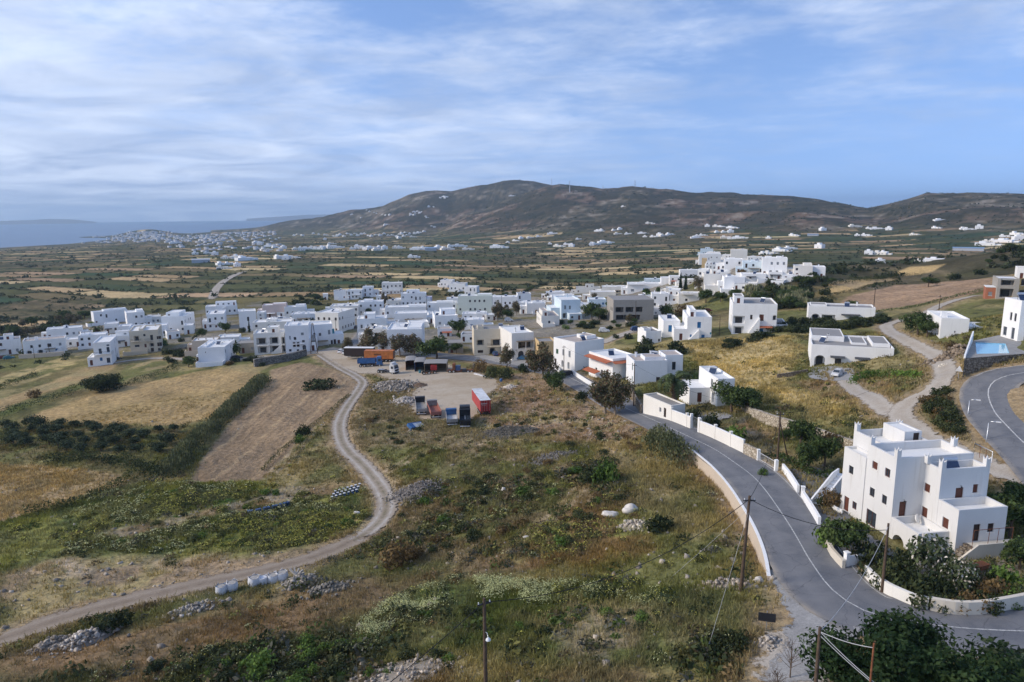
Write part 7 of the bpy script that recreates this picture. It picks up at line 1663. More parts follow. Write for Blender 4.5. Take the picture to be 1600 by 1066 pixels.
def stones():
 x, y = near_points(16000, 79, 45, 200); ok = free(x, y, .5); x, y = x[ok], y[ok]
 zi = cover_zone(x, y); nm = np.array([ZNAME[i] if i >= 0 else '' for i in zi]); g = np.random.default_rng(15)
 dn = np.array([{'rocky': .9, 'gravelstrip': .8, 'bare': .3, 'scrub': .22, '': .14, 'verge': .15, 'bank': .2, 'grassy': .15, 'darkscrub': .12}.get(k, .03) for k in nm]) * (.2 + 1.5 * sstep(fbm(x / 7, y / 7, 260, 3), .42, .6))
 k = g.random(len(x)) < dn; x, y = x[k], y[k]; n = len(x)
 z = H(x, y) + ((fbm(x / 5, y / 5, 61, 4) - .5) * .75 + (fbm(x / 17, y / 17, 62, 3) - .5) * 1.0) * sstep(roadmask(x, y), .3, 4)
 V, Fc, Cc = rock_batch(np.stack([x, y, z], 1), g.uniform(.05, .2, n) * g.choice([1, 1, 1.8], n), 16)
 o = link('loose_stones', mesh_np('loose_stones', V, Fc, ROCKM, colors=Cc)); tag(o, 'loose pale stones scattered over the slope', 'stones', kind='stuff')
_cube = np.array([(-1,-1,-1),(1,-1,-1),(1,1,-1),(-1,1,-1),(-1,-1,1),(1,-1,1),(1,1,1),(-1,1,1)], float)
_cf = np.array([(0,3,2,1),(4,5,6,7),(0,1,5,4),(1,2,6,5),(2,3,7,6),(3,0,4,7)])
def rock_batch(P, s, seed, col=(.40,.35,.29), col2=(.24,.21,.18)):
 """angular stones: jittered, randomly turned blocks"""
 g = np.random.default_rng(seed); n = len(P)
 J = _cube[None] * g.uniform(.45, 1.15, (n, 8, 3)) * g.uniform(.55, 1.25, (n, 1, 3))
 Q = g.normal(size=(n, 4)); Q /= np.linalg.norm(Q, axis=1)[:, None]; w, a, b, c = Q.T
 Rm = np.stack([1-2*(b*b+c*c), 2*(a*b-c*w), 2*(a*c+b*w), 2*(a*b+c*w), 1-2*(a*a+c*c), 2*(b*c-a*w), 2*(a*c-b*w), 2*(b*c+a*w), 1-2*(a*a+b*b)], 1).reshape(n, 3, 3)
 V = np.einsum('nij,nkj->nki', Rm, J) * np.asarray(s)[:, None, None] + P[:, None]
 Fc = (_cf[None] + (np.arange(n) * 8)[:, None, None]).reshape(-1, 4)
 t = g.random((n, 1)) ; C_ = np.array(col) * t + np.array(col2) * (1 - t); C_ = C_ * g.uniform(.7, 1.3, (n, 1))
 return V.reshape(-1, 3), Fc, np.repeat(C_, 8, 0)
def plain_hedges():
 g = np.random.default_rng(20); n = 60000
 r = np.exp(g.uniform(math.log(330), math.log(3600), n)); a = np.radians(g.uniform(-41, 41, n))
 x, y = r * np.sin(a), r * np.cos(a); z = H(x, y)
 c, e = crops(x, y)
 hw = 2.2 + 3.5 * vnoise(x / 60, y / 60, 77)
 hd = (e < hw) & (vnoise(x / 35, y / 35, 78) > .3)
 wild = (fbm(x / 160, y / 160, 81, 4) > .555) & (fbm(x / 30, y / 30, 82, 3) > .5)
 hz = z - plain(x, y); onhill = hz > 25
 p = np.where(hd, .55, 0) + np.where(wild, .16, 0) + .012
 p = np.where(onhill, .42 * (fbm(x / 60, y / 60, 83, 4) > .5), p)
 k = (g.random(n) < p) & (z > SEA + 1) & free(x, y, 3)
 for P in VILLAGE: k &= sdist(x, y, P) < -3
 for zo in ZONES:
  if zo['name'] == 'ploughfar' or zo['c'][0] > .3:
   k &= sdist(x, y, zo['p']) < -2
 x, y, z, r = x[k], y[k], z[k], r[k]; n = len(x)
 R0 = g.uniform(.9, 2.2, n) * np.where(hz[k] > 25, 1.25, 1) * np.where(g.random(n) < .12, 1.7, 1); m = 16
 D = g.normal(size=(n, m, 3)); D[..., 2] = np.abs(D[..., 2]); D /= np.linalg.norm(D, axis=2)[..., None]
 P = np.stack([x, y, z], 1)[:, None] + D * (R0[:, None] * g.uniform(.4, 1.1, (n, m)))[..., None] * np.array([1.2, 1.2, 1.0])
 cb = np.array([(.034,.042,.022),(.044,.054,.028),(.058,.064,.036),(.036,.050,.028)])[g.integers(0, 4, n)]
 col = np.repeat(cb[:, None], m, 1) * g.uniform(.7, 1.4, (n, m, 1))
 V, Fc, Cc = quads(P.reshape(-1, 3), np.repeat(R0 * .42, m), col.reshape(-1, 3), 21, D.reshape(-1, 3))
 o = link('hedgerow_shrubbery', mesh_np('hedgerow_shrubbery', V, Fc, LEAF, colors=Cc)); tag(o, 'dark hedgerows and bushes between the fields of the plain', 'shrubbery', kind='stuff')
# ---------------------------------------------------------------- vehicles
def paint(name, c):
 return MAT.get(name) or simple(name, tuple(v*.88+.012 for v in c), .45, .28, .9, spec=.4)
RED = paint('red_lorry_paint', (.42,.028,.030)); ORANGE = paint('orange_tarpaulin', (.55,.17,.035)); BLUEV = paint('blue_lorry_paint', (.035,.13,.32)); WHITEV = paint('white_vehicle_paint', (.66,.66,.66)); BLACKV = paint('black_vehicle_paint', (.012,.014,.02))
TEALV = paint('teal_car_paint', (.03,.16,.20)); SILV = paint('silver_car_paint', (.36,.37,.38)); NAVY = paint('navy_car_paint', (.02,.06,.16)); DRED = paint('dark_red_car_paint', (.16,.02,.02)); BLUEC = paint('blue_car_paint', (.03,.13,.24)); GREYT = simple('galvanised_tipper', (.30,.29,.28), .6, .25, 2); REDBR = simple('red_brown_tipper', (.30,.12,.095), .7, .25, 2); LAMP = simple('red_lamp', (.5,.02,.02), .3); HEADL = simple('headlamp_glass', (.75,.75,.72), .2)
_whl = {}
def wheel_mesh(r, w):
 k = (r, w)
 if k not in _whl:
  b = MB(); b.cyl((0, -w/2, 0), r, w, M_RUBBER, 16, 'y'); b.cyl((0, -w/2-.015, 0), r*.58, w+.03, M_METAL, 12, 'y'); _whl[k] = b.mesh('wheel')
 return _whl[k]
def wheels(root, xs, half, r=.31, w=.2):
 for x in xs:
  for s in (-1, 1):
   o = link('wheel', wheel_mesh(r, w), root); o.location = (x, s * half, r)
def loft(b, secs, mat):
 """closed body from cross sections along x: (x, half width, z bottom, z top, half width at top)"""
 V = []; Fs = []
 for x, hw, zb, zt, tw in secs:
  V += [(x,-hw,zb),(x,-hw,zb+(zt-zb)*.55),(x,-tw,zt),(x,tw,zt),(x,hw,zb+(zt-zb)*.55),(x,hw,zb)]
 n = len(secs)
 for i in range(n-1):
  for k in range(6): Fs.append((i*6+k, i*6+(k+1)%6, (i+1)*6+(k+1)%6, (i+1)*6+k))
 Fs += [tuple(range(5,-1,-1)), tuple((n-1)*6+k for k in range(6))]
 b.poly(V, Fs, mat)
def head(g, rel): return R(rel) - math.atan2(g[0], g[1])
_carm = {}
def car(label, px, py, rel, col, suv=False, group=None):
 g = G(px, py); r = thing('parked_car', label, 'car', g, head(g, rel), group)
 h = 1.2 if suv else 1.0; key = (col.name, suv)
 if key not in _carm:
  b = MB(); loft(b, [(-2.1,.80,.35,.72,.74),(-2.0,.86,.25,.86*h,.80),(-1.2,.88,.22,.90*h,.82),(.9,.88,.22,.90*h,.82),(1.7,.86,.24,.80*h,.76),(2.1,.76,.34,.62,.66)], col)
  loft(b, [(-1.95,.76,.86*h,.88*h,.72),(-1.5,.78,.86*h,1.40*h,.62),(-.2,.78,.86*h,1.46*h,.64),(.35,.78,.86*h,1.40*h,.62),(1.15,.76,.84*h,.88*h,.72)], col)
  gl = MB();
  for s in (-1, 1): gl.poly([(-1.55,s*.785,.95*h),(.75,s*.785,.95*h),(.25,s*.665,1.33*h),(-1.35,s*.665,1.33*h)], [(0,1,2,3) if s < 0 else (3,2,1,0)], PANE)
  ws = MB(); ws.poly([(1.10,-.68,.93*h),(1.10,.68,.93*h),(.42,.58,1.37*h),(.42,-.58,1.37*h)], [(0,1,2,3)], PANE)
  rw = MB(); rw.poly([(-1.93,-.66,.96*h),(-1.93,.66,.96*h),(-1.56,.56,1.36*h),(-1.56,-.56,1.36*h)], [(3,2,1,0)], PANE)
  hl = MB(); hl.box(2.0,-.12,.55,2.09,.12,.70,HEADL); tl = MB(); tl.box(-2.1,-.1,.62,-2.03,.1,.85,LAMP)
  _carm[key] = (b.mesh('body'), gl.mesh('side_window'), ws.mesh('windscreen'), rw.mesh('rear_window'), hl.mesh('headlight'), tl.mesh('tail_light'))
 bm, gm, wm, rm, hm, tm = _carm[key]
 link('body', bm, r); link('side_window', gm, r)
 for nm, m_ in (('windscreen', wm), ('rear_window', rm)): o = link(nm, m_, r); o.location = (.03 if nm == 'windscreen' else -.03, 0, .03)
 for s in (-1, 1):
  o = link('headlight', hm, r); o.location = (0, s*.58, 0); o = link('tail_light', tm, r); o.location = (0, s*.68, 0)
 wheels(r, (-1.3, 1.3), .78); return r
car('blue hatchback parked in front of the white arches of the cream house', 816, 562, 172, BLUEC)
car('black car parked at the white garden wall on the sloping road', 884, 587, 215, BLACKV)
car('dark car standing inside the dark arched garage opening', 774, 555, 100, NAVY)
car('white off-road car on the gravel village lane', 944, 519, 2, WHITEV, True)
car('dark blue pickup on the village lane beside the round bush', 994, 517, 20, NAVY, True)
car('white hatchback on the farmhouse forecourt', 1308, 587, 255, WHITEV)
car('teal car parked under the brown wall at the far left', 14, 561, 4, TEALV); car('dark red car cut by the left photo edge', 1, 561, 4, DRED)
car('black car beside the tall white cube house', 181, 563, 30, BLACKV); car('dark car on the lane below the round shouldered house', 370, 561, 12, BLACKV)
car('leftmost of the white cars parked at the yard entrance', 534, 551, 60, WHITEV); car('second white car at the yard entrance', 541, 553, 60, WHITEV); car('white car nose out beside the black trailer', 549, 557, 250, WHITEV); car('silver car between the blue dump truck and the black trailer', 562, 557, 190, SILV)
car('red car on the lane under the hill quarter', 1106, 487, 20, DRED); car('dark car at the kerb of the village street', 556, 513, 60, BLACKV)
car('white van under the twin village trees', 795, 502, 10, WHITEV, True)
def box_trailer(label, px, py, rel, L, side, roof, front=None, z0=1.1, h=2.7, sides=None, name='box_trailer', group=None, legs=True, rear=None):
 g = G(px, py); r = thing(name, label, 'trailer', g, head(g, rel), group)
 b = MB(); b.box(0, -1.25, z0, L, 1.25, z0+h, side); b.build('cargo_box', r)
 t = MB(); t.box(-.03, -1.29, z0+h+.003, L+.03, 1.29, z0+h+.08, roof); t.build('roof', r)
 c = MB(); c.box(.2, -.5, z0-.3, L-.2, .5, z0-.01, M_DARKMET); c.build('chassis', r)
 wheels(r, [1.2, 2.5, 3.8], 1.05, .5, .34)
 d = MB()
 d.box(-.06, -1.2, z0+.05, -.005, -.02, z0+h-.05, rear or side); d.box(-.06, .02, z0+.05, -.005, 1.2, z0+h-.05, rear or side)
 for y in (-.9, -.3, .3, .9): d.tube([(-.09, y, z0+.1), (-.09, y, z0+h-.1)], .025, M_METAL, 5)
 d.build('rear_door', r)
 u = MB(); u.box(-.1, -1.2, .55, -.02, 1.2, .75, M_DARKMET); u.box(-.12, -1.15, .8, -.03, -.8, .95, LAMP); u.box(-.12, .8, .8, -.03, 1.15, .95, LAMP); u.build('bumper', r)
 return r, g
rt, _g = box_trailer('long red trailer with a white roof parked alone at the yard edge', 759, 650, 101, 11.5, RED, WHITEV)
# pale lettering on the red doors, unreadable in the photo: two short strokes lines
b = MB()
for i in range(7): b.box(-.075, .95 - i*.22, 2.9, -.062, .95 - i*.22 + .15, 3.12 if i % 3 else 3.2, WHITEV)
for i in range(5): b.box(-.075, .8 - i*.2, 2.55, -.062, .8 - i*.2 + .13, 2.64, WHITEV)
b.build('lettering', rt)
box_trailer('black sided trailer with a dusty white roof behind the blue dump truck', 585, 560, 163, 10.5, M_DARKW, ROOF_W)
ot, _g = box_trailer('orange curtain trailer behind the white tractor unit', 616, 565, 165, 10.0, ORANGE, ORANGE, rear=M_RUST)
b = MB()
for i in range(6): b.box(4.2 + i*.42, 1.252, 2.5, 4.5 + i*.42, 1.262, 2.85, M_DARKW)
b.build('lettering', ot)
def tipper(label, px, py, rel, col, front, floor, L=6.4, name='tipper_truck', load=None, z0=1.05):
 """open tipping body seen from behind, with headboard"""
 g = G(px, py); r = thing(name, label, 'tipper body', g, head(g, rel))
 b = MB(); hw, sh = 1.22, .95
 for s in (-1, 1): b.box(0, s*hw-.05, z0, L, s*hw+.05, z0+sh, col)
 b.build('side_board', r)
 f = MB(); f.box(0, -hw+.05, z0, L-.05, hw-.05, z0+.1, floor); f.build('load_floor', r)
 q = MB(); q.box(L, -hw-.05, z0, L+.1, hw+.05, z0+sh+.75, front); q.box(L-.8, -hw-.02, z0+sh+.6, L, hw+.02, z0+sh+.7, front); q.build('headboard', r)
 t = MB(); t.box(-.1, -hw-.05, z0, -.005, hw+.05, z0+sh*.85, col); t.build('tailgate', r)
 c = MB(); c.box(.2, -.45, .6, L-.2, .45, z0-.005, M_DARKMET); c.box(-.1, -1.1, .5, 0, 1.1, .68, WHITEV); c.build('chassis', r)
 wheels(r, (1.1, 2.3), 1.0, .48, .4); return r
tipper('grey tipper body with a black headboard, leftmost of the parked bodies', 659, 650, 92, GREYT, BLACKV, GREYT, 8.4)
tipper('rusty red tipper body with grey headboard, second from left', 682, 655, 97, REDBR, GREYT, REDBR, 8.0)
tipper('white floored tipper body with a blue headboard next to the black lorry', 707, 667, 92, GREYT, BLUEV, WHITEV, 5.8)
def black_lorry():
 r = tipper('black tipper lorry with a dark cab roof beside the white floored body', 727, 670, 90, BLACKV, BLACKV, PANE, 6.2, 'tipper_lorry', z0=1.2)
 r['category'] = 'lorry'
 b = MB(); loft(b, [(6.45,1.22,.6,3.1,1.15),(6.9,1.25,.5,3.35,1.2),(8.2,1.25,.5,3.3,1.2),(8.5,1.22,.5,2.2,1.2)], BLACKV); b.build('cab', r)
 w = MB(); w.poly([(8.38,-1.05,2.2),(8.38,1.05,2.2),(8.27,1.0,3.1),(8.27,-1.0,3.1)], [(0,1,2,3)], PANE); o = w.build('windscreen', r); o.location = (.18, 0, 0)
 p = MB(); p.box(2.8,-.06,1.31,5.6,.06,1.36,WHITEV); p.build('floor_rib', r); wheels(r, (7.5,), 1.0, .48, .34)
black_lorry()
def lorry(label, px, py, rel, col, tip=None, name='dump_truck'):
 g = G(px, py); r = thing(name, label, 'lorry', g, head(g, rel))
 b = MB(); b.box(4.6,-1.22,.75,6.5,1.22,1.75,col); loft(b, [(4.6,1.22,1.75,3.0,1.12),(4.9,1.22,1.75,3.3,1.12),(6.1,1.22,1.75,3.25,1.1),(6.5,1.2,1.75,1.85,1.15)], col); b.build('cab', r)
 w = MB(); w.poly([(6.52,-1.0,1.9),(6.52,1.0,1.9),(6.2,.95,3.0),(6.2,-.95,3.0)], [(0,1,2,3)], PANE); w.build('windscreen', r)
 for s in (-1, 1):
  q = MB(); q.box(5.2,s*1.235-.01,1.9,6.0,s*1.235+.01,2.7,PANE); q.build('side_window', r)
  q = MB(); q.box(6.5,s*.8-.2,.9,6.56,s*.8+.2,1.15,HEADL); q.build('headlight', r)
 c = MB(); c.box(-.6,-.45,.6,4.55,.45,.95,M_DARKMET); c.build('chassis', r)
 gq = MB(); gq.box(6.505,-.9,1.05,6.55,.9,1.6,M_DARKMET); gq.box(6.3,-1.2,.45,6.6,1.2,.74,M_DARKMET if tip is None else col); gq.build('bumper', r)
 wheels(r, (.2, 1.5, 5.6) if tip is None else (-.6, .7, 3.2, 5.6), 1.02, .5, .36)
 if tip is not None:
  t = MB(); L0, L1 = -1.6, 4.3; z = 1.3
  for s in (-1, 1): t.box(L0, s*1.2-.05, z, L1, s*1.2+.05, z+1.35, tip)
  for x in np.arange(L0+.4, L1, .9):
   for s in (-1, 1): t.box(x-.05, s*1.29-.04, z, x+.05, s*1.29+.04, z+1.35, tip)
  t.box(L0+.004, -1.15, z, L0+.1, 1.15, z+1.3, tip); t.box(L1-.1, -1.15, z, L1-.004, 1.15, z+1.7, tip); t.box(L0+.1, -1.15, z, L1-.1, 1.15, z+.75, YSOIL); t.build('tipper_tub', r)
 else:
  m = MB(); m.box(-.5,-.5,.96,1.6,.5,1.1,M_METAL); m.build('coupling_plate', r)
  a = MB(); a.box(4.7,-1.0,3.2,5.6,1.0,3.75,col); a.build('roof_spoiler', r)
YSOIL = simple('loaded_soil', (.26,.2,.14), .95, .2, 4)
lorry('blue dump truck loaded with soil in the parking yard', 567, 573, -8, BLUEV, BLUEV)
lorry('white tractor unit without trailer facing the yard', 594, 582, -38, WHITEV, None, 'tractor_unit')
# scrapped truck boxes with open ends
def scrapbox(label, px, py, rel, w, L, h, side, roof, arch):
 g = G(px, py); r = thing('scrap_truck_box', label, 'truck box', g, head(g, rel))
 b = MB(); b.box(0,-.1,-.3,.14,L,h,side); b.box(w-.14,-.1,-.3,w,L,h,side); b.box(.14,L-.14,-.3,w-.14,L,h,side); b.build('wall', r)
 t = MB(); n = 8
 prof = [(w/2 - (w/2+.1)*math.cos(math.pi*i/n), h + arch*math.sin(math.pi*i/n)) for i in range(n+1)] + [(w/2 + (w/2+.1)*math.cos(math.pi*i/n), h - .12 + arch*math.sin(math.pi*i/n)) for i in range(n+1)]
 t.extrude(prof[::-1], -.15, L+.1, roof); t.build('roof', r); return r
scrapbox('rusty brown truck box open to the yard, left of the scrap row', 634, 579, -2, 3.3, 7, 3.0, M_RUST, ROOF_G, .35)
scrapbox('dark blue sided truck box in the middle of the scrap row', 648, 581, -4, 3.2, 7, 3.0, NAVY, ROOF_G, .25)
r = scrapbox('truck box with a red panel at the right of the scrap row', 663, 583, -6, 7.0, 6, 3.0, M_BAMBOO, ROOF_G, .12)
b = MB(); b.box(2.0,-.3,.9,4.0,-.12,2.6,RED); b.build('red_panel', r)
def wreck():
 g = G(699, 583); r = thing('truck_wreck', 'burnt out flatbed wreck lying right of the scrap truck boxes', 'wreck', g, head(g, -8))
 b = MB(); b.box(0,0,.5,9,2.3,.75,M_RUST); b.build('flatbed', r)
 c = MB(); c.box(1.6,.1,.76,2.4,2.2,2.8,M_RUST); c.box(2.6,0,.76,4.0,1.8,2.2,NAVY); c.box(7.9,.1,.76,8.3,2.2,2.6,M_BAMBOO); c.build('cab_shell', r)
 q = MB(); q.box(4.6,-.2,.3,5.9,1.2,1.2,M_DARKMET); q.build('engine_block', r)
 for x in (.8, 2.0, 6.5, 7.6):
  o = link('wheel', wheel_mesh(.5, .36), r); o.location = (x, -.1, .5)
wreck()
g = G(668, 585); r = thing('axle_set', 'loose truck axle with black wheels in front of the red panel box', 'axle', g, head(g, 10)); b = MB(); b.cyl((-1.3,0,.5), .09, 4.0, M_DARKMET, 8, 'x'); b.box(-1.0,-.3,.4,2.4,.3,.6,M_RUST); b.build('axle', r)
for x in (-1.2, .4, 2.2):
 for y in (-.5, .5): o = link('wheel', wheel_mesh(.5, .36), r); o.location = (x, y, .5)
g = G(656, 583); r = thing('oil_drum', 'turquoise drum at the mouth of the middle scrap box', 'drum', g); b = MB(); b.lathe([(.4,0),(.42,.3),(.4,.32),(.42,.6),(.4,.62),(.4,.95)], TEALV, 14); b.build('drum_body', r)
# the overturned blue and white body
g = G(648, 668); r = thing('overturned_body', 'overturned blue and white truck body lying on the grass', 'truck body', g, head(g, 38)); r.rotation_euler = (R(24), R(6), head(g, 38))
b = MB(); b.box(-1.6,-.6,0,2.2,.9,.6,WHITEV); b.build('white_panel', r); b = MB(); b.box(-1.7,-.75,.05,-.5,.98,.75,BLUEV); b.box(-.5,.9,.05,2.3,1.0,.72,BLUEV); b.build('blue_panel', r)
# ---------------------------------------------------------------- things along the track and on the slope
def beehive_proto():
 b = MB(); b.box(-.28,-.35,.15,.28,.35,.42,BLUEV); b.box(-.28,-.35,.43,.28,.35,.72,NAVY if 'NAVY' in globals() else BLUEV)
 for x in (-.2,.2): b.box(x-.04,-.3,-.1,x+.04,.3,.149,M_DARKW)
 l = MB(); l.box(-.33,-.4,.725,.33,.4,.81,WHITEV); return b.mesh('hive_box'), l.mesh('lid'),
_hb, _hl = beehive_proto()
for i, (px, py) in enumerate([(389,805),(393,804.5),(402,803),(406,802),(414,800),(420,799),(428,797),(433,796),(439,794),(445,792.5),(450,791)]):
 g = G(px, py); r = thing('beehive', 'blue beehive box in the long row beside the yellow green scrub', 'beehive', g, .4 + i*.07, 'long row of blue beehives'); r.scale = (.8, .8, 1.15); link('hive_box', _hb, r)
for row in range(3):
 for i in range(7):
  g = G(519 + i*6.4 + row*2.5, 781 - i*1.9 - row*4.6); r = thing('beehive', 'blue beehive with a white lid in the block of hives by the track', 'beehive', g, .3 + .05*i, 'block of white lidded beehives'); r.scale = (.6, .6, .75); link('hive_box', _hb, r); link('lid', _hl, r)
BAG = simple('white_bulk_bag_fabric', (.62,.63,.66), .9, .1, 5); BAGIN = simple('bag_filling', (.36,.34,.31), .95, .3, 5)
for i, (px, py, lb) in enumerate([(346,927,'leftmost white bulk bag with a blue tie beside the dirt track'),(363,922,'open topped white bulk bag second from left beside the track'),(398,915,'white bulk bag at the left of the close row of four'),(411,913,'tall white bulk bag in the close row of four'),(427,910,'sagging white bulk bag filled with grey rubble'),(441,907,'white bulk bag at the right end beside the concrete posts')]):
 g = G(px, py); r = thing('bulk_bag', lb, 'bag', g, i*.5); s = .66 + .05*(i % 3)
 b = MB(); n = 12; V = [];
 for z, q in ((0,.5),(.12,.6),(.45,.64),(.8,.58),(.95,.54)):
  for k in range(n):
   a = 2*math.pi*k/n; sq = 1/max(abs(math.cos(a)), abs(math.sin(a)))**.6; V.append((q*sq*math.cos(a)*(1+.05*math.sin(3*a+i)), q*sq*math.sin(a), z*(1+.06*math.sin(a*2+i))))
 b.poly(V, [(j*n+k, j*n+(k+1)%n, (j+1)*n+(k+1)%n, (j+1)*n+k) for j in range(4) for k in range(n)], BAG, True); o = b.build('sack', r); o.scale = (s*1.5, s*1.5, s*1.6)
 f = MB(); f.cyl((0,0,.78), .5, .1, BAGIN if i != 3 else BAG, 12); o = f.build('filling', r); o.scale = (s*1.5, s*1.5, s*1.6)
 h = MB()
 for a in (.8, 2.4, 3.9, 5.5): h.tube([(.5*math.cos(a), .5*math.sin(a), .92), (.62*math.cos(a), .62*math.sin(a), 1.08), (.5*math.cos(a+.5), .5*math.sin(a+.5), .94)], .025, M_BLUEP if i == 0 else BAG, 4)
 o = h.build('lifting_loop', r); o.scale = (s*1.5, s*1.5, s*1.6)
def heap(px, rad, h, n, lb, seed, col=(.40,.35,.29), col2=(.24,.21,.18), s0=.12, s1=.4, name='rubble_heap', elong=1.0, rel=0, cat='heap'):
 g0 = G(*px); g = np.random.default_rng(seed); a = head(g0, rel)
 n = int(n*1.7); s0 *= .62; s1 *= .62; col = np.array(col)*np.array((1.02,.97,.9)); col2 = np.array(col2)*np.array((1.02,.97,.9))
 u, v = g.normal(size=n) * rad * .45 * elong * (1 + .5*g.random(n)), g.normal(size=n) * rad * .45 * (1 + .5*g.random(n))
 z = h * np.exp(-((u/(rad*elong))**2 + (v/rad)**2) * 2.2) * g.uniform(.5, 1.1, n)
 x, y = g0[0] + u*math.cos(a) - v*math.sin(a), g0[1] + u*math.sin(a) + v*math.cos(a)
 zz = H(x, y) + z
 V, Fc, Cc = rock_batch(np.stack([x, y, zz], 1) - g0, g.uniform(s0, s1, n), seed, col, col2)
 r = thing(name, lb, cat, g0); o = link('stones', mesh_np('stones', V, Fc, ROCKM, colors=Cc), r); o['kind'] = 'stuff'
 # the earth they lie in
 k = 18; b = MB(); Vm = []
 for j in range(7):
  q = j/6
  for i in range(k):
   t = 2*math.pi*i/k; uu, vv = rad*elong*1.02*q*math.cos(t), rad*1.02*q*math.sin(t); X, Y = g0[0]+uu*math.cos(a)-vv*math.sin(a), g0[1]+uu*math.sin(a)+vv*math.cos(a)
   Vm.append((X-g0[0], Y-g0[1], h1(X, Y)-g0[2] + h*.72*(math.exp(-2.2*q*q)-.11)*(.8+.4*float(vnoise(X*1.3, Y*1.3, seed))) - (.25 if j == 6 else 0)))
 b.poly(Vm, [(j*k+i, (j+1)*k+i, (j+1)*k+(i+1)%k, j*k+(i+1)%k) for j in range(6) for i in range(k)], simple('heap_earth_%d' % seed, tuple(c*.95 for c in col2), .95, .3, 2), True); b.build('earth', r)
 return r
GRV, GRV2 = (.30,.285,.275), (.19,.18,.175)
heap((656,767), 4.0, 1.4, 600, 'grey gravel heap on the slope right of the track bend', 1, GRV, GRV2, .08, .26, 'gravel_heap', 1.35, 15)
heap((792,676), 4.6, 1.3, 450, 'dark grey spoil mound below the red trailer', 2, (.2,.19,.18), (.12,.115,.1), .08, .25, 'spoil_mound', 1.5, 5)
heap((617,603), 5.0, 1.4, 420, 'mixed rubble heap at the left edge of the yard', 3, (.46,.43,.40), (.20,.19,.18), .15, .5, 'rubble_heap', 1.5, -30)
heap((632,628), 3.6, 1.2, 330, 'pale rubble heap below the mixed heap of the yard edge', 4, (.55,.52,.50), (.26,.25,.24), .15, .5, 'rubble_heap', 1.0, -60)
heap((655,603), 2.4, 1.3, 60, 'small brown soil heap in the yard', 5, (.17,.12,.085), (.15,.105,.075), .05, .15, 'soil_heap', 1.2)
heap((796,606), 1.6, .8, 90, 'white rubble spilled on the slope near the yard', 6, (.72,.68,.64), (.5,.46,.42), .15, .45)
heap((470,910), 1.9, 1.0, 120, 'grey rubble with broken concrete right of the bulk bags', 7, (.38,.36,.33), (.22,.21,.2), .12, .4, 'rubble_heap', 1.3, 20)
heap((517,919), 1.7, .7, 90, 'grey stone mound past the broken concrete', 8, (.26,.25,.235), (.17,.165,.15), .12, .35, 'rubble_heap', 1.5, 10)
heap((300,952), 1.2, .5, 90, 'low line of stones between the green bush and the bulk bags', 9, (.42,.40,.38), (.24,.23,.21), .1, .35, 'rubble_heap', 2.2, 15)
heap((135,997), 1.7, .8, 130, 'dumped stones and white rubbish at the lower left track edge', 10, (.52,.5,.48), (.22,.2,.18), .1, .4, 'rubble_heap', 1.6, 18)
heap((80,1008), 1.2, .7, 90, 'dumped rubble at the far lower left beside the track', 11, (.36,.33,.3), (.2,.18,.16), .1, .38, 'rubble_heap', 1.8, 22)
heap((1130,918), 2.0, .8, 110, 'stone heap at the foot of the leaning utility pole', 12, (.42,.38,.33), (.26,.23,.2), .1, .32, 'rubble_heap', 1.6, 5)
heap((990,822), 1.8, .7, 60, 'pale stones among the scrub below the white boulders', 13, (.6,.56,.5), (.35,.32,.28), .12, .4)
heap((1200,1005), 1.0, .5, 30, 'small stone pile on the lane corner under the signboard', 14, (.5,.47,.44), (.3,.28,.26), .1, .3)
heap((620,1062), 3.5, .6, 200, 'pale stones along the bottom photo edge', 15, (.5,.45,.40), (.3,.27,.23), .08, .3, 'rubble_heap', 2.2, 10)
heap((860,716), 3.5, .8, 220, 'grey stony mound in the middle of the slope', 16, (.24,.23,.22), (.15,.145,.14), .1, .3, 'spoil_mound', 1.6, 20)
heap((1492,556), 3.2, 2.0, 90, 'rocky outcrop beneath the pool terrace', 17, (.3,.25,.2), (.18,.15,.12), .3, .8, 'rock_outcrop', 1.2)
heap((1472,572), .8, .3, 20, 'white stones dumped on the upper lane verge', 18, (.7,.68,.64), (.5,.48,.44), .12, .35)
# concrete posts, boulders, beam, roll of sheeting
g = G(462, 908); r = thing('concrete_post_pile', 'tangle of broken concrete posts beside the bulk bags', 'posts', g)
for i in range(5):
 b = MB(); a = .3 + i*.55; b.obox((0,0,.55+.08*i), [(math.cos(a), math.sin(a), .35), (-math.sin(a), math.cos(a), 0), (-.3*math.cos(a), -.3*math.sin(a), 1)], (1.1, .1, .1), W_CONC); b.build('post', r)
def boulder(px, s, lb, seed, sq=(1.2,1,.8)):
 g = G(*px); me = bpy.data.meshes.new('boulder'); bmx = bmesh.new(); bmesh.ops.create_icosphere(bmx, subdivisions=3, radius=1)
 for v in bmx.verts:
  d = v.co.normalized(); k = .72 + .5*float(vnoise(d.x*1.6+seed*3, d.y*1.6+d.z*1.9, seed)) ; v.co = Vector((d.x*k*s*sq[0], d.y*k*s*sq[1], d.z*k*s*sq[2] + s*.25))
 bmx.to_mesh(me); bmx.free(); me.materials.append(simple('white_boulder_%d' % seed, (.58,.54,.49), .95, .3, 1.5)); me.polygons.foreach_set('use_smooth', [True]*len(me.polygons))
 o = link('boulder', me); o.location = Vector(g); tag(o, lb, 'rock')
boulder((986,800), 1.0, 'largest white boulder among the green bushes of the slope', 1); boulder((954,806), .8, 'flat grey white boulder left of the largest boulder', 2, (1.5,1,.6)); boulder((787,767), .45, 'small upright white stone on the middle of the slope', 3, (.8,.8,1.2)); boulder((558,804), .55, 'pale stone beside the track bend', 4); boulder((1185,908), .4, 'pale stone at the foot of the retaining wall end', 5)
boulder((822,842), .4, 'pale stone in the brown clearing of the slope', 6)
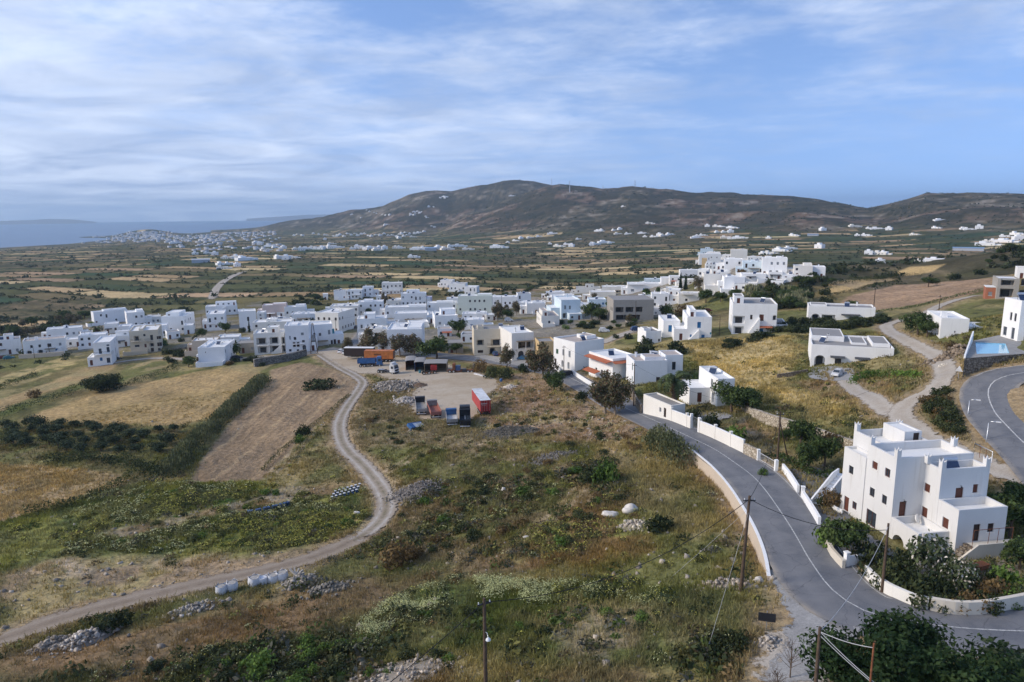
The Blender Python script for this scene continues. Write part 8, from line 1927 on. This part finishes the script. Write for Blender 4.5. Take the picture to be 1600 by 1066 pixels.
a0, a1 = G(741, 585), G(776, 593); r = thing('white_beam', 'long white beam lying along the yard edge', 'beam', a0, math.atan2(a1[1]-a0[1], a1[0]-a0[0])); b = MB(); L_ = math.dist(a0[:2], a1[:2]); b.box(0,-.2,0,L_,.2,.4,WHITEV); b.box(0,-.22,.402,L_,.22,.45,WHITEV); b.build('beam_body', r)
g = G(783, 596); r = thing('barrel', 'small blue barrel beside the white beam', 'barrel', g); b = MB(); b.lathe([(.4,0),(.46,.35),(.42,.7),(.3,.8)], BLUEV, 12); b.build('barrel_body', r)
# tyres and black drums at the yard edge
for i, (px, py) in enumerate([(640,606),(643,607),(641,604)]):
 g = G(px, py); r = thing('tyre', 'black lorry tyre stacked beside the brown soil heap', 'tyre', (g[0], g[1], g[2]+.3*i*.0+.05), i, 'black tyres by the soil heap'); b = MB(); b.lathe([(.3,0),(.55,.02),(.6,.2),(.55,.38),(.3,.4)], M_RUBBER, 14); b.build('tyre_ring', r)
# signs
g = G(1197, 985); r = thing('signboard', 'black signboard on a metal post beside the lane mouth', 'sign', g, head(g, 8)); b = MB(); b.tube([(0,0,-.4),(0,0,1.75)], .04, M_METAL, 8); b.build('post', r); b = MB(); b.box(-.68,-.09,.85,.68,-.05,1.6,BLACKV); b.build('panel', r)
g = G(1497, 594); r = thing('warning_sign', 'white triangular road sign seen from behind at the hairpin', 'sign', g, head(g, -10)); b = MB(); b.tube([(0,0,-.3),(0,0,2.0)], .04, M_METAL, 6); b.build('post', r); b = MB(); b.extrude([(-.55,1.5),(.55,1.5),(0,2.5)], -.07, -.04, WHITEV); b.build('panel', r)
def lamp(px, yb, yt, lb):
 g = G(px, yb); h = solve_h(g, yt); r = thing('street_lamp', lb, 'street lamp', g, head(g, 0)); b = MB(); b.tube([(0,0,-.3),(0,0,h*.92),(.3,0,h),(1.0,0,h+.05)], [.08,.06,.05,.04], M_METAL, 8); b.build('pole', r); b = MB(); b.box(.8,-.12,h-.02,1.4,.12,h+.1,WHITEV); b.build('lamp_head', r)
lamp(1512, 650, 624, 'thin pale street lamp on the bank of the upper road'); lamp(1541, 690, 658, 'hooked pale street lamp near the metal frame on the bank')
p0, p1 = G(1521, 712), G(1549, 724); r = thing('pipe_frame', 'rectangular pipe frame standing on the bank below the upper road', 'frame', p0, math.atan2(p1[1]-p0[1], p1[0]-p0[0])); L_ = math.dist(p0[:2], p1[:2]); b = MB()
b.tube([(0,0,-.3),(0,0,1.7),(L_,0,1.7),(L_,0,-.5)], .045, M_METAL, 6); b.build('pipe', r); b = MB()
for i in (1, 2): b.tube([(L_*i/3,0,-.4),(L_*i/3,0,1.7)], .03, M_RUST, 5); b.tube
b.build('upright', r)
g = G(1531, 893); r = thing('wheelbarrow', 'rusty red wheelbarrow in the garden below the villa stair', 'wheelbarrow', g, .4); b = MB(); b.extrude([(-.5,.35),(.45,.35),(.75,.75),(-.75,.75)], -.4, .4, M_RUST); b.build('tray', r); b = MB()
for s in (-1, 1): b.tube([(.6,s*.1,.25),(-.5,s*.3,.4),(-1.2,s*.32,.65)], .03, M_RUST, 5); b.tube([(-.4,s*.3,.38),(-.45,s*.3,0)], .03, M_RUST, 5)
b.build('handle', r); o = link('wheel', wheel_mesh(.25, .1), r); o.location = (.75, 0, .25)
# ---------------------------------------------------------------- poles and cables
POLE = {}
def pole(key, px, yb, yt, lb, r0=.13, cross=True, lampy=None, mat=None, lean=0.0, hmax=13):
 g = G(px, yb) if yb < 1066 else None
 if g is None:
  d = ray(px, yb); z = {760: -38.2, 1268: -33.3, 1346: -33.3}.get(px, -34); t = z / d[2]; g = np.array([d[0]*t, d[1]*t, h1(d[0]*t, d[1]*t)])
 h = min(solve_h(g, yt), hmax); a = head(g, 20)
 r = thing('utility_pole', lb, 'utility pole', g, a); m = mat or M_POLE
 b = MB(); b.tube([(0,0,-.6),(lean*.5,0,h*.5),(lean,0,h)], [r0*1.25, r0, r0*.75], m, 9); b.build('pole', r)
 if cross:
  q = MB(); q.box(lean-.55,-.05,h-.5,lean+.55,.05,h-.4,M_DARKMET)
  q.build('crossarm', r)
  for x in (-.45, 0, .45): s = MB(); s.lathe([(.03,0),(.055,.04),(.03,.09),(.05,.13),(.02,.18)], M_WHITEF, 8); o = s.build('insulator', r); o.location = (lean+x, 0, h-.399)
 if lampy:
  hz = solve_h(g, lampy); q = MB(); q.tube([(0,-.1,hz+.3),(0,-.5,hz+.45),(0,-.7,hz+.2)], .025, M_METAL, 5); q.lathe([(.2,0),(.17,.1),(.05,.22)], M_WHITEF, 10, (0,-.72,hz)); q.build('street_light', r)
 POLE[key] = np.array([g[0] + lean*math.cos(a), g[1] + lean*math.sin(a), g[2] + h - .3]); return r
pole('A', 1157, 926, 775, 'tall leaning utility pole on the slope below the retaining wall', .15, lean=.35)
pole('B', 760, 1120, 935, 'utility pole with a small white lamp at the bottom centre', .15, lampy=992)
pole('C', 1378, 925, 818, 'dark utility pole on the verge in front of the villa', .12, cross=False)
pole('D', 1268, 1150, 980, 'brown utility pole at the lane mouth beside the fig trees', .13, cross=False, hmax=14)
pole('E', 1346, 1210, 1005, 'rusty red metal pole in front of the fig trees', .07, cross=False, mat=M_RUST, hmax=14)
pole('F', 1214, 729, 643, 'utility pole with a diagonal brace at the end of the white road wall', .13)
b = MB(); pF = POLE['F']; gb = G(1231, 716); b.tube([tuple(gb), tuple(pF - np.array([0,0,1.2]))], [.11,.08], M_POLE, 7); o = b.build('pole_brace'); tag(o, 'slanting wooden brace leaning on the pole by the road wall', 'brace')
pole('G', 990, 634, 568, 'dark utility pole beside the white house with green shutters', .11)
pole('Hh', 881, 590, 540, 'utility pole before the long lit white house', .1)
pole('I', 1364, 494, 450, 'utility pole behind the long low arched house', .13); pole('J', 1466, 494, 461, 'utility pole at the upper lane near the low roof tank house', .11)
pole('K', 526, 533, 498, 'utility pole on the village street corner', .11); pole('L', 667, 494, 462, 'utility pole in the middle rows of the village', .1); pole('M', 54, 560, 541, 'pole before the brown wall of the left cluster', .09, False); pole('N', 78, 556, 536, 'second pole before the brown wall of the left cluster', .09, False)
pole('O', 248, 549, 520, 'pole beside the cream apartment house', .1, False); pole('P', 292, 516, 491, 'left pole of the pair behind the large white house', .1); pole('Q', 316, 512, 490, 'right pole of the pair behind the large white house', .1, False)
pole('S', 1124, 524, 494, 'pole beside the balconies of the tall three storey house', .09, False); pole('T', 784, 490, 462, 'pole between the pale green house and the twin trees', .09); pole('U', 400, 505, 484, 'pole beside the tall plain white house', .09, False)
pole('V', 993, 504, 470, 'pole standing before the bare concrete frame', .1)
# A-frame transformer pylon
g = G(491, 552); h = solve_h(g, 505); r = thing('transformer_pylon', 'A shaped pylon with a grey transformer box at the track head', 'pylon', g, head(g, 0))
for s in (-1, 1): b = MB(); b.tube([(s*1.3,0,-.4),(s*.15,0,h)], [.17,.11], M_POLE, 7); b.build('leg', r)
b = MB(); b.box(-.9,-.12,h*.38,.9,.12,h*.42,M_DARKMET); b.box(-.55,-.05,h-.4,.55,.05,h-.28,M_DARKMET); b.build('crossarm', r); b = MB(); b.box(-.55,-.5,h*.421,.55,.35,h*.62,M_GREYF); b.build('transformer', r)
POLE['R'] = np.array([g[0], g[1], g[2] + h - .3])
def cable(a, b_, sag, lb, r=.022, mat=None, n=20, cat='cable', name='overhead_cable'):
 a, b_ = np.array(a, float), np.array(b_, float); P = []
 for i in range(n+1):
  t = i/n; p = a*(1-t) + b_*t; p[2] -= sag*4*t*(1-t); P.append(tuple(p - a))
 m = MB(); m.tube(P, r, mat or M_WIRE, 5); o = m.build(name); o.location = Vector(a); tag(o, lb, cat)
cable(POLE['A'], POLE['B'], 2.2, 'black cable sagging from the leaning pole to the bottom centre pole', .03)
cable(POLE['A'], POLE['F'], 1.6, 'black cable from the leaning pole up the road to the braced pole', .025)
cable(POLE['A'], POLE['C'] - np.array([0,0,.3]), 1.0, 'black cable crossing the road from the leaning pole to the villa front pole', .03)
e = ray(600, 1120); t = -33/e[2]; cable(POLE['B'], (POLE['B'][0]-16, POLE['B'][1]-16, POLE['B'][2]-3.5), .8, 'black cable leaving the bottom centre pole to the lower left', .03)
cable(POLE['C'], POLE['D'], 1.0, 'pale cable crossing the road from the villa front pole to the lane pole', .022, M_WIREW)
cable(POLE['D'], POLE['E'], .15, 'pale cable from the lane pole to the rusty red pole', .025, M_WIREW); cable(POLE['D'], POLE['E'] + np.array([2.5,-4,-2.6]), .5, 'pale service cable dipping past the fig trees', .022, M_WIREW); cable(POLE['D'] - np.array([0,0,.25]), POLE['E'] + np.array([3.4,-4.5,-3.2]), .5, 'second pale service cable dipping past the fig trees', .022, M_WIREW)
def guy(key, px, py, lb, guard=True, dz=1.0):
 g = G(px, py); cable(POLE[key] - np.array([0,0,dz]), g, .05, lb, .014, M_WIREW, 6, 'guy wire', 'guy_wire')
 if guard:
  a = POLE[key] - np.array([0,0,dz]); d = a - g; d /= np.linalg.norm(d); m = MB(); m.tube([(0,0,0), tuple(d*2.0)], .05, M_GREYF, 6); o = m.build('guy_guard'); o.location = Vector(g); tag(o, 'grey guard tube at the foot of the guy wire near the lane', 'guard')
guy('A', 1098, 1040, 'long guy wire running down from the leaning pole toward the lane', True, 1.2); guy('A', 1049, 902, 'guy wire slanting left from the leaning pole into the grass', False, .9)
cable(POLE['F'], POLE['G'], 1.4, 'thin cable from the braced pole along the road wall to the green shutter house pole', .018); cable(POLE['G'], POLE['Hh'], 1.3, 'thin cable along the road between the two dark poles', .016)
cable(POLE['F'], G(1440, 610) + np.array([0,0,5.0]), 1.6, 'thin cable from the braced pole across the straw field to the lane', .016)
cable(POLE['I'], POLE['J'], .8, 'thin cable between the two upper lane poles', .02); cable(POLE['R'], POLE['K'], .5, 'thin cable from the pylon to the street corner pole', .02); cable(POLE['K'], POLE['L'], 1.5, 'thin cable over the village roofs', .02)
# masts on the ridge
for i, (px, yb, yt, lb) in enumerate([(862,289,278.5,'leftmost lattice mast on the hill ridge'),(890,300,283,'lattice mast standing lower on the brown hill, second from left'),(992,292,281.5,'mast on the rounded top of the brown hill'),(942,295,290,'short mast between the two hill tops'),(874,289,286.5,'small aerial hut mast on the ridge')]):
 g = G(px, yb + .8); h = max(solve_h(g, yt), 8); r = thing('radio_mast', lb, 'mast', g); w = 2.0
 for k in range(3):
  a = k*2.094; b = MB(); b.tube([(w*math.cos(a), w*math.sin(a), -4), (.5*math.cos(a), .5*math.sin(a), h)], .55, M_METAL, 4); b.build('leg', r)
 b = MB(); n = 8
 for j in range(n):
  z0, z1 = h*j/n, h*(j+1)/n
  for k in range(3):
   q0, q1 = w + (.5-w)*j/n, w + (.5-w)*(j+1)/n; b.tube([(q0*math.cos(k*2.094), q0*math.sin(k*2.094), z0), (q1*math.cos((k+1)*2.094), q1*math.sin((k+1)*2.094), z1)], .25, M_METAL, 3)
 b.build('lattice', r)
# ---------------------------------------------------------------- walls, fences, paving, pool
def wall_line(px, h, t, mat, lb, name='wall', cap=None, cat='wall', top=None, down=.8, step=1.2, posts=0, postm=None, zpts=None):
 L = smooth_line(GL(px), step) if len(px) > 2 else [tuple(p) for p in np.linspace(GL(px)[0], GL(px)[1], max(3, int(math.dist(*GL(px))/step)))]
 P = np.array(L); T = np.gradient(P, axis=0); T /= np.linalg.norm(T, axis=1)[:, None]; N = np.stack([-T[:, 1], T[:, 0]], 1)
 zg = H0(P[:, 0], P[:, 1]); zt = zg + h
 c = np.array([P[0][0], P[0][1], zg[0]]); r = thing(name, lb, cat, c)
 def strip(hw, zlo, zhi, m, nm):
  V = []
  for i in range(len(P)):
   a, b2 = P[i] - N[i]*hw - c[:2], P[i] + N[i]*hw - c[:2]
   V += [(a[0], a[1], zlo[i]-c[2]), (b2[0], b2[1], zlo[i]-c[2]), (b2[0], b2[1], zhi[i]-c[2]), (a[0], a[1], zhi[i]-c[2])]
  Fs = [(i*4+k, i*4+(k+1)%4, i*4+4+(k+1)%4, i*4+4+k)[::-1] for i in range(len(P)-1) for k in range(4)] + [(0,1,2,3), tuple((len(P)-1)*4+k for k in (3,2,1,0))]
  b = MB(); b.poly(V, Fs, m); b.build(nm, r)
 strip(t/2, zg - down, zt, mat, 'masonry')
 if cap: strip(t/2 + .05, zt + .003, zt + .12, cap, 'coping')
 if posts:
  for i in range(0, len(P), posts):
   b = MB(); b.box(-.2,-.2,-.6,.2,.2,h+.45,postm or mat); b.box(-.25,-.25,h+.451,.25,.25,h+.55,postm or mat); o = b.build('pillar', r)
   o.location = (P[i][0]-c[0], P[i][1]-c[1], zg[i]-c[2]); o.rotation_euler = (0, 0, math.atan2(T[i][1], T[i][0]))
 return r, P, zg, T
RW = thing('retaining_wall', 'sand coloured concrete retaining wall with a white top along the road', 'wall', (RETAIN[0][0], RETAIN[0][1], H0([RETAIN[0][0]], [RETAIN[0][1]])[0]))
_rl = [(1206,912),(1202,900),(1196,872),(1184,838),(1164,800),(1140,763),(1110,729),(1077,702)]
def retain():
 P = np.array(offset_line(RETAIN, .05)); T = np.gradient(P, axis=0); T /= np.linalg.norm(T, axis=1)[:, None]; N = np.stack([-T[:, 1], T[:, 0]], 1)
 zg = H0(P[:, 0], P[:, 1]); c = np.array(RW.location)
 for nm, hw, lo, hi, m in (('masonry', .15, -3.0, .30, W_BEIGE), ('coping', .17, .303, .36, W_WHITE)):
  V = []
  for i in range(len(P)):
   a, b2 = P[i] - N[i]*hw - c[:2], P[i] + N[i]*hw - c[:2]; z = zg[i] - c[2]
   V += [(a[0], a[1], z+lo), (b2[0], b2[1], z+lo), (b2[0], b2[1], z+hi), (a[0], a[1], z+hi)]
  n = len(P); b = MB(); b.poly(V, [(i*4+k, i*4+(k+1)%4, i*4+4+(k+1)%4, i*4+4+k)[::-1] for i in range(n-1) for k in range(4)] + [(0,1,2,3), tuple((n-1)*4+k for k in (3,2,1,0))], m); b.build(nm, RW)
retain()
wall_line([(1049,657),(1062,662),(1079,669)], 2.1, .25, W_WARM, 'white road wall with small pillars left of the iron gate', 'garden_wall', W_WHITE, posts=4)
wall_line([(1093,675),(1112,683),(1135,694),(1162,707)], 2.0, .25, W_WARM, 'white road wall with small pillars right of the iron gate', 'garden_wall', W_WHITE, posts=4)
wall_line([(1163,708),(1184,718)], 1.6, .4, ST_PALE, 'short pale stone wall between the road wall and the white railing', 'stone_wall')
def gate(pa, pb, h, lb, mat, bars=9, name='iron_gate'):
 a, b2 = G(*pa), G(*pb); L_ = math.dist(a[:2], b2[:2]); r = thing(name, lb, 'gate' if 'gate' in name else 'railing', a, math.atan2(b2[1]-a[1], b2[0]-a[0])); dz = b2[2]-a[2]
 m = MB(); m.tube([(0,0,.15),(L_,0,dz+.15)], .03, mat, 5); m.tube([(0,0,h),(L_,0,dz+h)], .035, mat, 5); m.build('rail', r)
 q = MB()
 for i in range(bars+1): q.tube([(L_*i/bars,0,dz*i/bars+.1),(L_*i/bars,0,dz*i/bars+h+.05)], .018, mat, 4)
 q.build('bars', r)
 for x in (0, 1):
  p = MB(); p.box(-.22,-.22,-.6,.22,.22,h+.4,W_WHITE); o = p.build('gate_post', r); o.location = (L_*x + (.3 if x else -.3), 0, dz*x)
gate((1081,669), (1091,674), 2.3, 'grey iron gate between two white posts in the road wall', M_GREYF)
gate((1186,719), (1211,734), 1.2, 'white metal railing by the braced pole', M_WHITEF, 12, 'white_railing')
wall_line([(1223,735),(1236,752),(1247,770)], 1.0, .3, W_WHITE, 'sloping white driveway wall nearest the braced pole', 'driveway_wall')
wall_line([(1254,777),(1266,796),(1280,820)], .9, .3, W_WHITE, 'white driveway wall ending in a white post before the villa', 'driveway_wall', posts=40)
wall_line([(1290,846),(1300,868),(1318,888)], .8, .3, W_OLDWALL, 'flaking white wall under the large leafy bush', 'garden_wall')
wall_line([(1322,884),(1342,880),(1362,876)], .9, .3, W_PALE, 'short bluish wall with a white end post by the villa gate', 'garden_wall', posts=30, postm=W_WHITE)
wall_line([(1352,900),(1366,914),(1386,928),(1404,937),(1425,946),(1450,953)], 1.1, .3, W_WARM, 'stained white wall curving past the dark villa front pole', 'garden_wall')
wall_line([(1453,954),(1490,960),(1530,960),(1570,954),(1610,946)], 1.2, .35, W_OLDWALL, 'flaking weathered garden wall along the outside of the bend', 'garden_wall')
for i, (px, py, h, k) in enumerate([(1362,903,1.5,'shrub'),(1392,921,1.7,'shrubd'),(1422,935,1.8,'shrub'),(1447,946,2.0,'shrubd'),(1478,952,1.7,'shrub'),(1512,954,2.0,'shrubo'),(1543,951,1.8,'shrubd'),(1572,945,1.6,'shrubg'),(1598,940,1.9,'shrub'),(1460,925,1.6,'shrubg'),(1530,925,1.4,'shrub'),(1560,915,1.6,'shrubd')]):
 g = G(px, py); plant_at(k, g, h, 'garden bush hanging over the flaking wall of the bend', 'bushes along the wall of the bend', 1.35)
wall_line([(1177,652),(1210,664),(1250,676),(1300,694),(1340,708)], 1.7, .7, ST_PALE, 'long pale rubble stone wall behind the gardens', 'stone_wall')
wall_line([(1128,618),(1150,632),(1177,651)], 1.3, .6, ST_PALE, 'upper end of the pale rubble stone wall by the fig', 'stone_wall')
wall_line([(985,612),(992,630),(1002,646)], 1.9, .4, ST_BROWN, 'reddish stone wall below the green shutter house', 'stone_wall')
wall_line([(397,572),(425,567),(450,563),(478,556)], 2.4, 1.2, ST_GREY, 'old grey stone wall beside the head of the dirt track', 'stone_wall')
wall_line([(30,561),(60,559),(100,556)], 1.9, .5, W_BEIGE, 'brown plastered wall below the long terraced house', 'garden_wall')
wall_line([(893,583),(912,596),(936,611),(960,626)], 1.1, .25, W_WHITE, 'long white wall along the pavement below the tiled house', 'garden_wall')
wall_line([(862,570),(876,585)], 1.3, .25, W_WHITE, 'white wall left of the dark pole before the long lit house', 'garden_wall')
wall_line([(268,548),(300,545),(330,541)], .9, .3, ST_BROWN, 'low stone wall on the lane right of the cream apartments', 'stone_wall')
wall_line([(1214,590),(1240,586),(1262,582)], .8, .4, ST_BROWN, 'low dark stone wall left of the farmhouse yard', 'stone_wall')
wall_line([(1290,783),(1303,797),(1316,803)], .5, .25, W_WHITE, 'curved white flower bed wall by the villa stair', 'flower_bed_wall')
def vstair():
 a, b2 = G(1276, 790), G(1316, 762); r = thing('garden_stair', 'white walled outside stair at the left side of the villa', 'stair', a, math.atan2(b2[1]-a[1], b2[0]-a[0])); L_ = math.dist(a[:2], b2[:2])
 b = MB(); n = 8
 prof = [(0,-.6),(L_,-.6),(L_,1.6)] + [p for i in range(n, 0, -1) for p in ((L_*(i-1)/n, 1.6*i/n), (L_*(i-1)/n, 1.6*(i-1)/n))]
 b.extrude(prof, -.5, .5, W_WHITE); b.build('steps', r)
 for s in (-1, 1):
  q = MB(); q.extrude([(-.1,-.6),(L_,-.6),(L_,2.2),(L_*.75,2.2),(-.1,.7)], s*.62-.1, s*.62+.1, W_WHITE); q.build('parapet', r)
vstair()
# garage at the start of the road wall, low sheds
HS('low white garage with a dark door at the left end of the road wall', 1048, 1070, 657, 634, 36, S=1005, wall=W_WARM, roof=ROOF_G, fl=1, F_=[], S_=[(2.0,.1,.8,1.9,'dark_door'),(3.6,.7,.7,1.0,'white_glass')], par=.25, name='garage', cat='garage')
def patch(name, px, mat, lift=.05, soft=False):
 P = GL(px); A = np.array(P); lo, hi = A.min(0) - 1, A.max(0) + 1; st = max(.5, (hi-lo).max()/60)
 gx, gy = np.meshgrid(np.arange(lo[0], hi[0]+st, st), np.arange(lo[1], hi[1]+st, st)); x, y = gx.ravel(), gy.ravel(); s = sdist(x, y, P); n, k = gx.shape
 i = np.arange(n-1)[:, None]*k + np.arange(k-1)[None]; Fc = np.stack([i, i+1, i+k+1, i+k], -1).reshape(-1, 4)
 col = np.stack([np.clip((s + .6)/2.2, 0, 1), 0*s, 0*s], 1)
 Fc = Fc[(s[Fc] > -1.2).any(1)]
 o = link(name, mesh_np(name, np.stack([x, y, H(x, y)+lift], 1), Fc, mat, colors=col, smooth=True)); tag(o, kind='structure')
CONCT = track_mat('rough_concrete', (.26,.255,.25), (.33,.325,.315), (.4,.4,.39)); TART = track_mat('old_tarmac_patch', (.13,.13,.135), (.18,.18,.185), (.2,.2,.2))
patch('pavement', [(1232,742),(1240,728),(1275,730),(1305,748),(1312,775),(1330,815),(1375,850),(1420,880),(1365,885),(1320,876),(1285,815),(1258,775)], TART, .06)
patch('pavement', [(1262,590),(1268,575),(1300,572),(1335,578),(1335,594),(1290,595)], CONCT, .06)
patch('pavement', [(1345,885),(1400,900),(1480,935),(1600,930),(1600,880),(1480,870)], TRACK, .03)
patch('pavement', [(1060,655),(1080,640),(1118,640),(1145,650),(1110,662),(1085,664)], CONCT, .05)
patch('pavement', [(800,572),(860,572),(866,566),(745,553),(740,557)], CONCT, .07)
patch('pavement', [(1196,862),(1204,866),(1226,905),(1252,945),(1290,968),(1345,985),(1330,1004),(1292,1012),(1270,1066),(1190,1066),(1232,1002),(1234,965),(1212,915)], CONCT, .075)
# swimming pool terrace
def pool():
 zt = -24.6
 d = lambda px, py: (lambda q: q * (zt / q[2]))(ray(px, py))
 out = [d(1507,560)[:2], d(1622,551)[:2], d(1640,532)[:2], d(1560,524)[:2], d(1519,533)[:2]]
 c = np.array([*out[0], zt]); r = thing('pool_terrace', 'paved pool terrace on a brown stone wall beside the modern villa', 'terrace', c)
 L = [tuple(p - c[:2]) for p in out]
 b = MB(); n = len(L)
 for i in range(n):
  j = (i+1) % n; b.face([(*L[i], -6), (*L[j], -6), (*L[j], -.02), (*L[i], -.02)], ST_BROWN)
 b.build('retaining_wall', r)
 pw = [d(1526,553)[:2]-c[:2], d(1577,552)[:2]-c[:2], d(1571,537)[:2]-c[:2], d(1524,535)[:2]-c[:2]]
 pv = MB()
 k = [L[0], L[1], L[2], L[3], L[4]]
 pv.face([(*L[0],0),(*L[1],0),(*pw[1],0),(*pw[0],0)], CONCF); pv.face([(*L[1],0),(*L[2],0),(*pw[2],0),(*pw[1],0)], CONCF); pv.face([(*L[2],0),(*L[3],0),(*pw[2],0)], CONCF); pv.face([(*L[3],0),(*L[4],0),(*pw[3],0),(*pw[2],0)], CONCF); pv.face([(*L[4],0),(*L[0],0),(*pw[0],0),(*pw[3],0)], CONCF)
 for i in range(4):
  j = (i+1) % 4; pv.face([(*pw[j],0),(*pw[i],0),(*pw[i],-1.4),(*pw[j],-1.4)], simple('pool_tile', (.30,.55,.68), .4))
 pv.face([(*pw[0],-1.4),(*pw[1],-1.4),(*pw[2],-1.4),(*pw[3],-1.4)], MAT['pool_tile']); pv.build('paving', r)
 w = NT('pool_water'); w.base((.25,.55,.72)); w.b.inputs['Roughness'].default_value = .08; w.bump(w.noise(w.pos(), 1.2, 3), .15, .05)
 q = MB(); q.face([(*p, -.12) for p in pw], w.m); q.build('water', r)
 e = MB(); P4, P0 = np.array(L[4]), np.array(L[0]); dv = (P0-P4)/np.linalg.norm(P0-P4); nv = np.array([-dv[1], dv[0]])
 e.poly([(*(P4-nv*.12),0),(*(P0-nv*.12),0),(*(P0+nv*.12),0),(*(P4+nv*.12),0),(*(P4-nv*.12),1.9),(*(P0-nv*.12),.5),(*(P0+nv*.12),.5),(*(P4+nv*.12),1.9)], [(0,3,2,1),(4,5,6,7),(0,1,5,4),(1,2,6,5),(2,3,7,6),(3,0,4,7)], W_WHITE); e.build('side_wall', r)
 FOOT.append([tuple(p) for p in out])
pool()
garden_trees()
grass(); scrub(); stones(); plain_hedges()
# ---------------------------------------------------------------- assemble
build_ground(); build_roads(); build_sea_sky()
if HAZE_D: build_haze()
sc.view_settings.view_transform = 'Standard'; sc.view_settings.look = 'None'
sc.view_settings.exposure = 0.66; sc.view_settings.gamma = 1.0
sc.render.engine = 'CYCLES'
sc.cycles.use_denoising = True
try: sc.cycles.denoiser = 'OPENIMAGEDENOISE'
except Exception: pass
sc.cycles.max_bounces = 5; sc.cycles.diffuse_bounces = 3; sc.cycles.glossy_bounces = 2; sc.cycles.transparent_max_bounces = 8; sc.cycles.volume_bounces = 0
sc.cycles.use_adaptive_sampling = True; sc.cycles.adaptive_threshold = 0.02
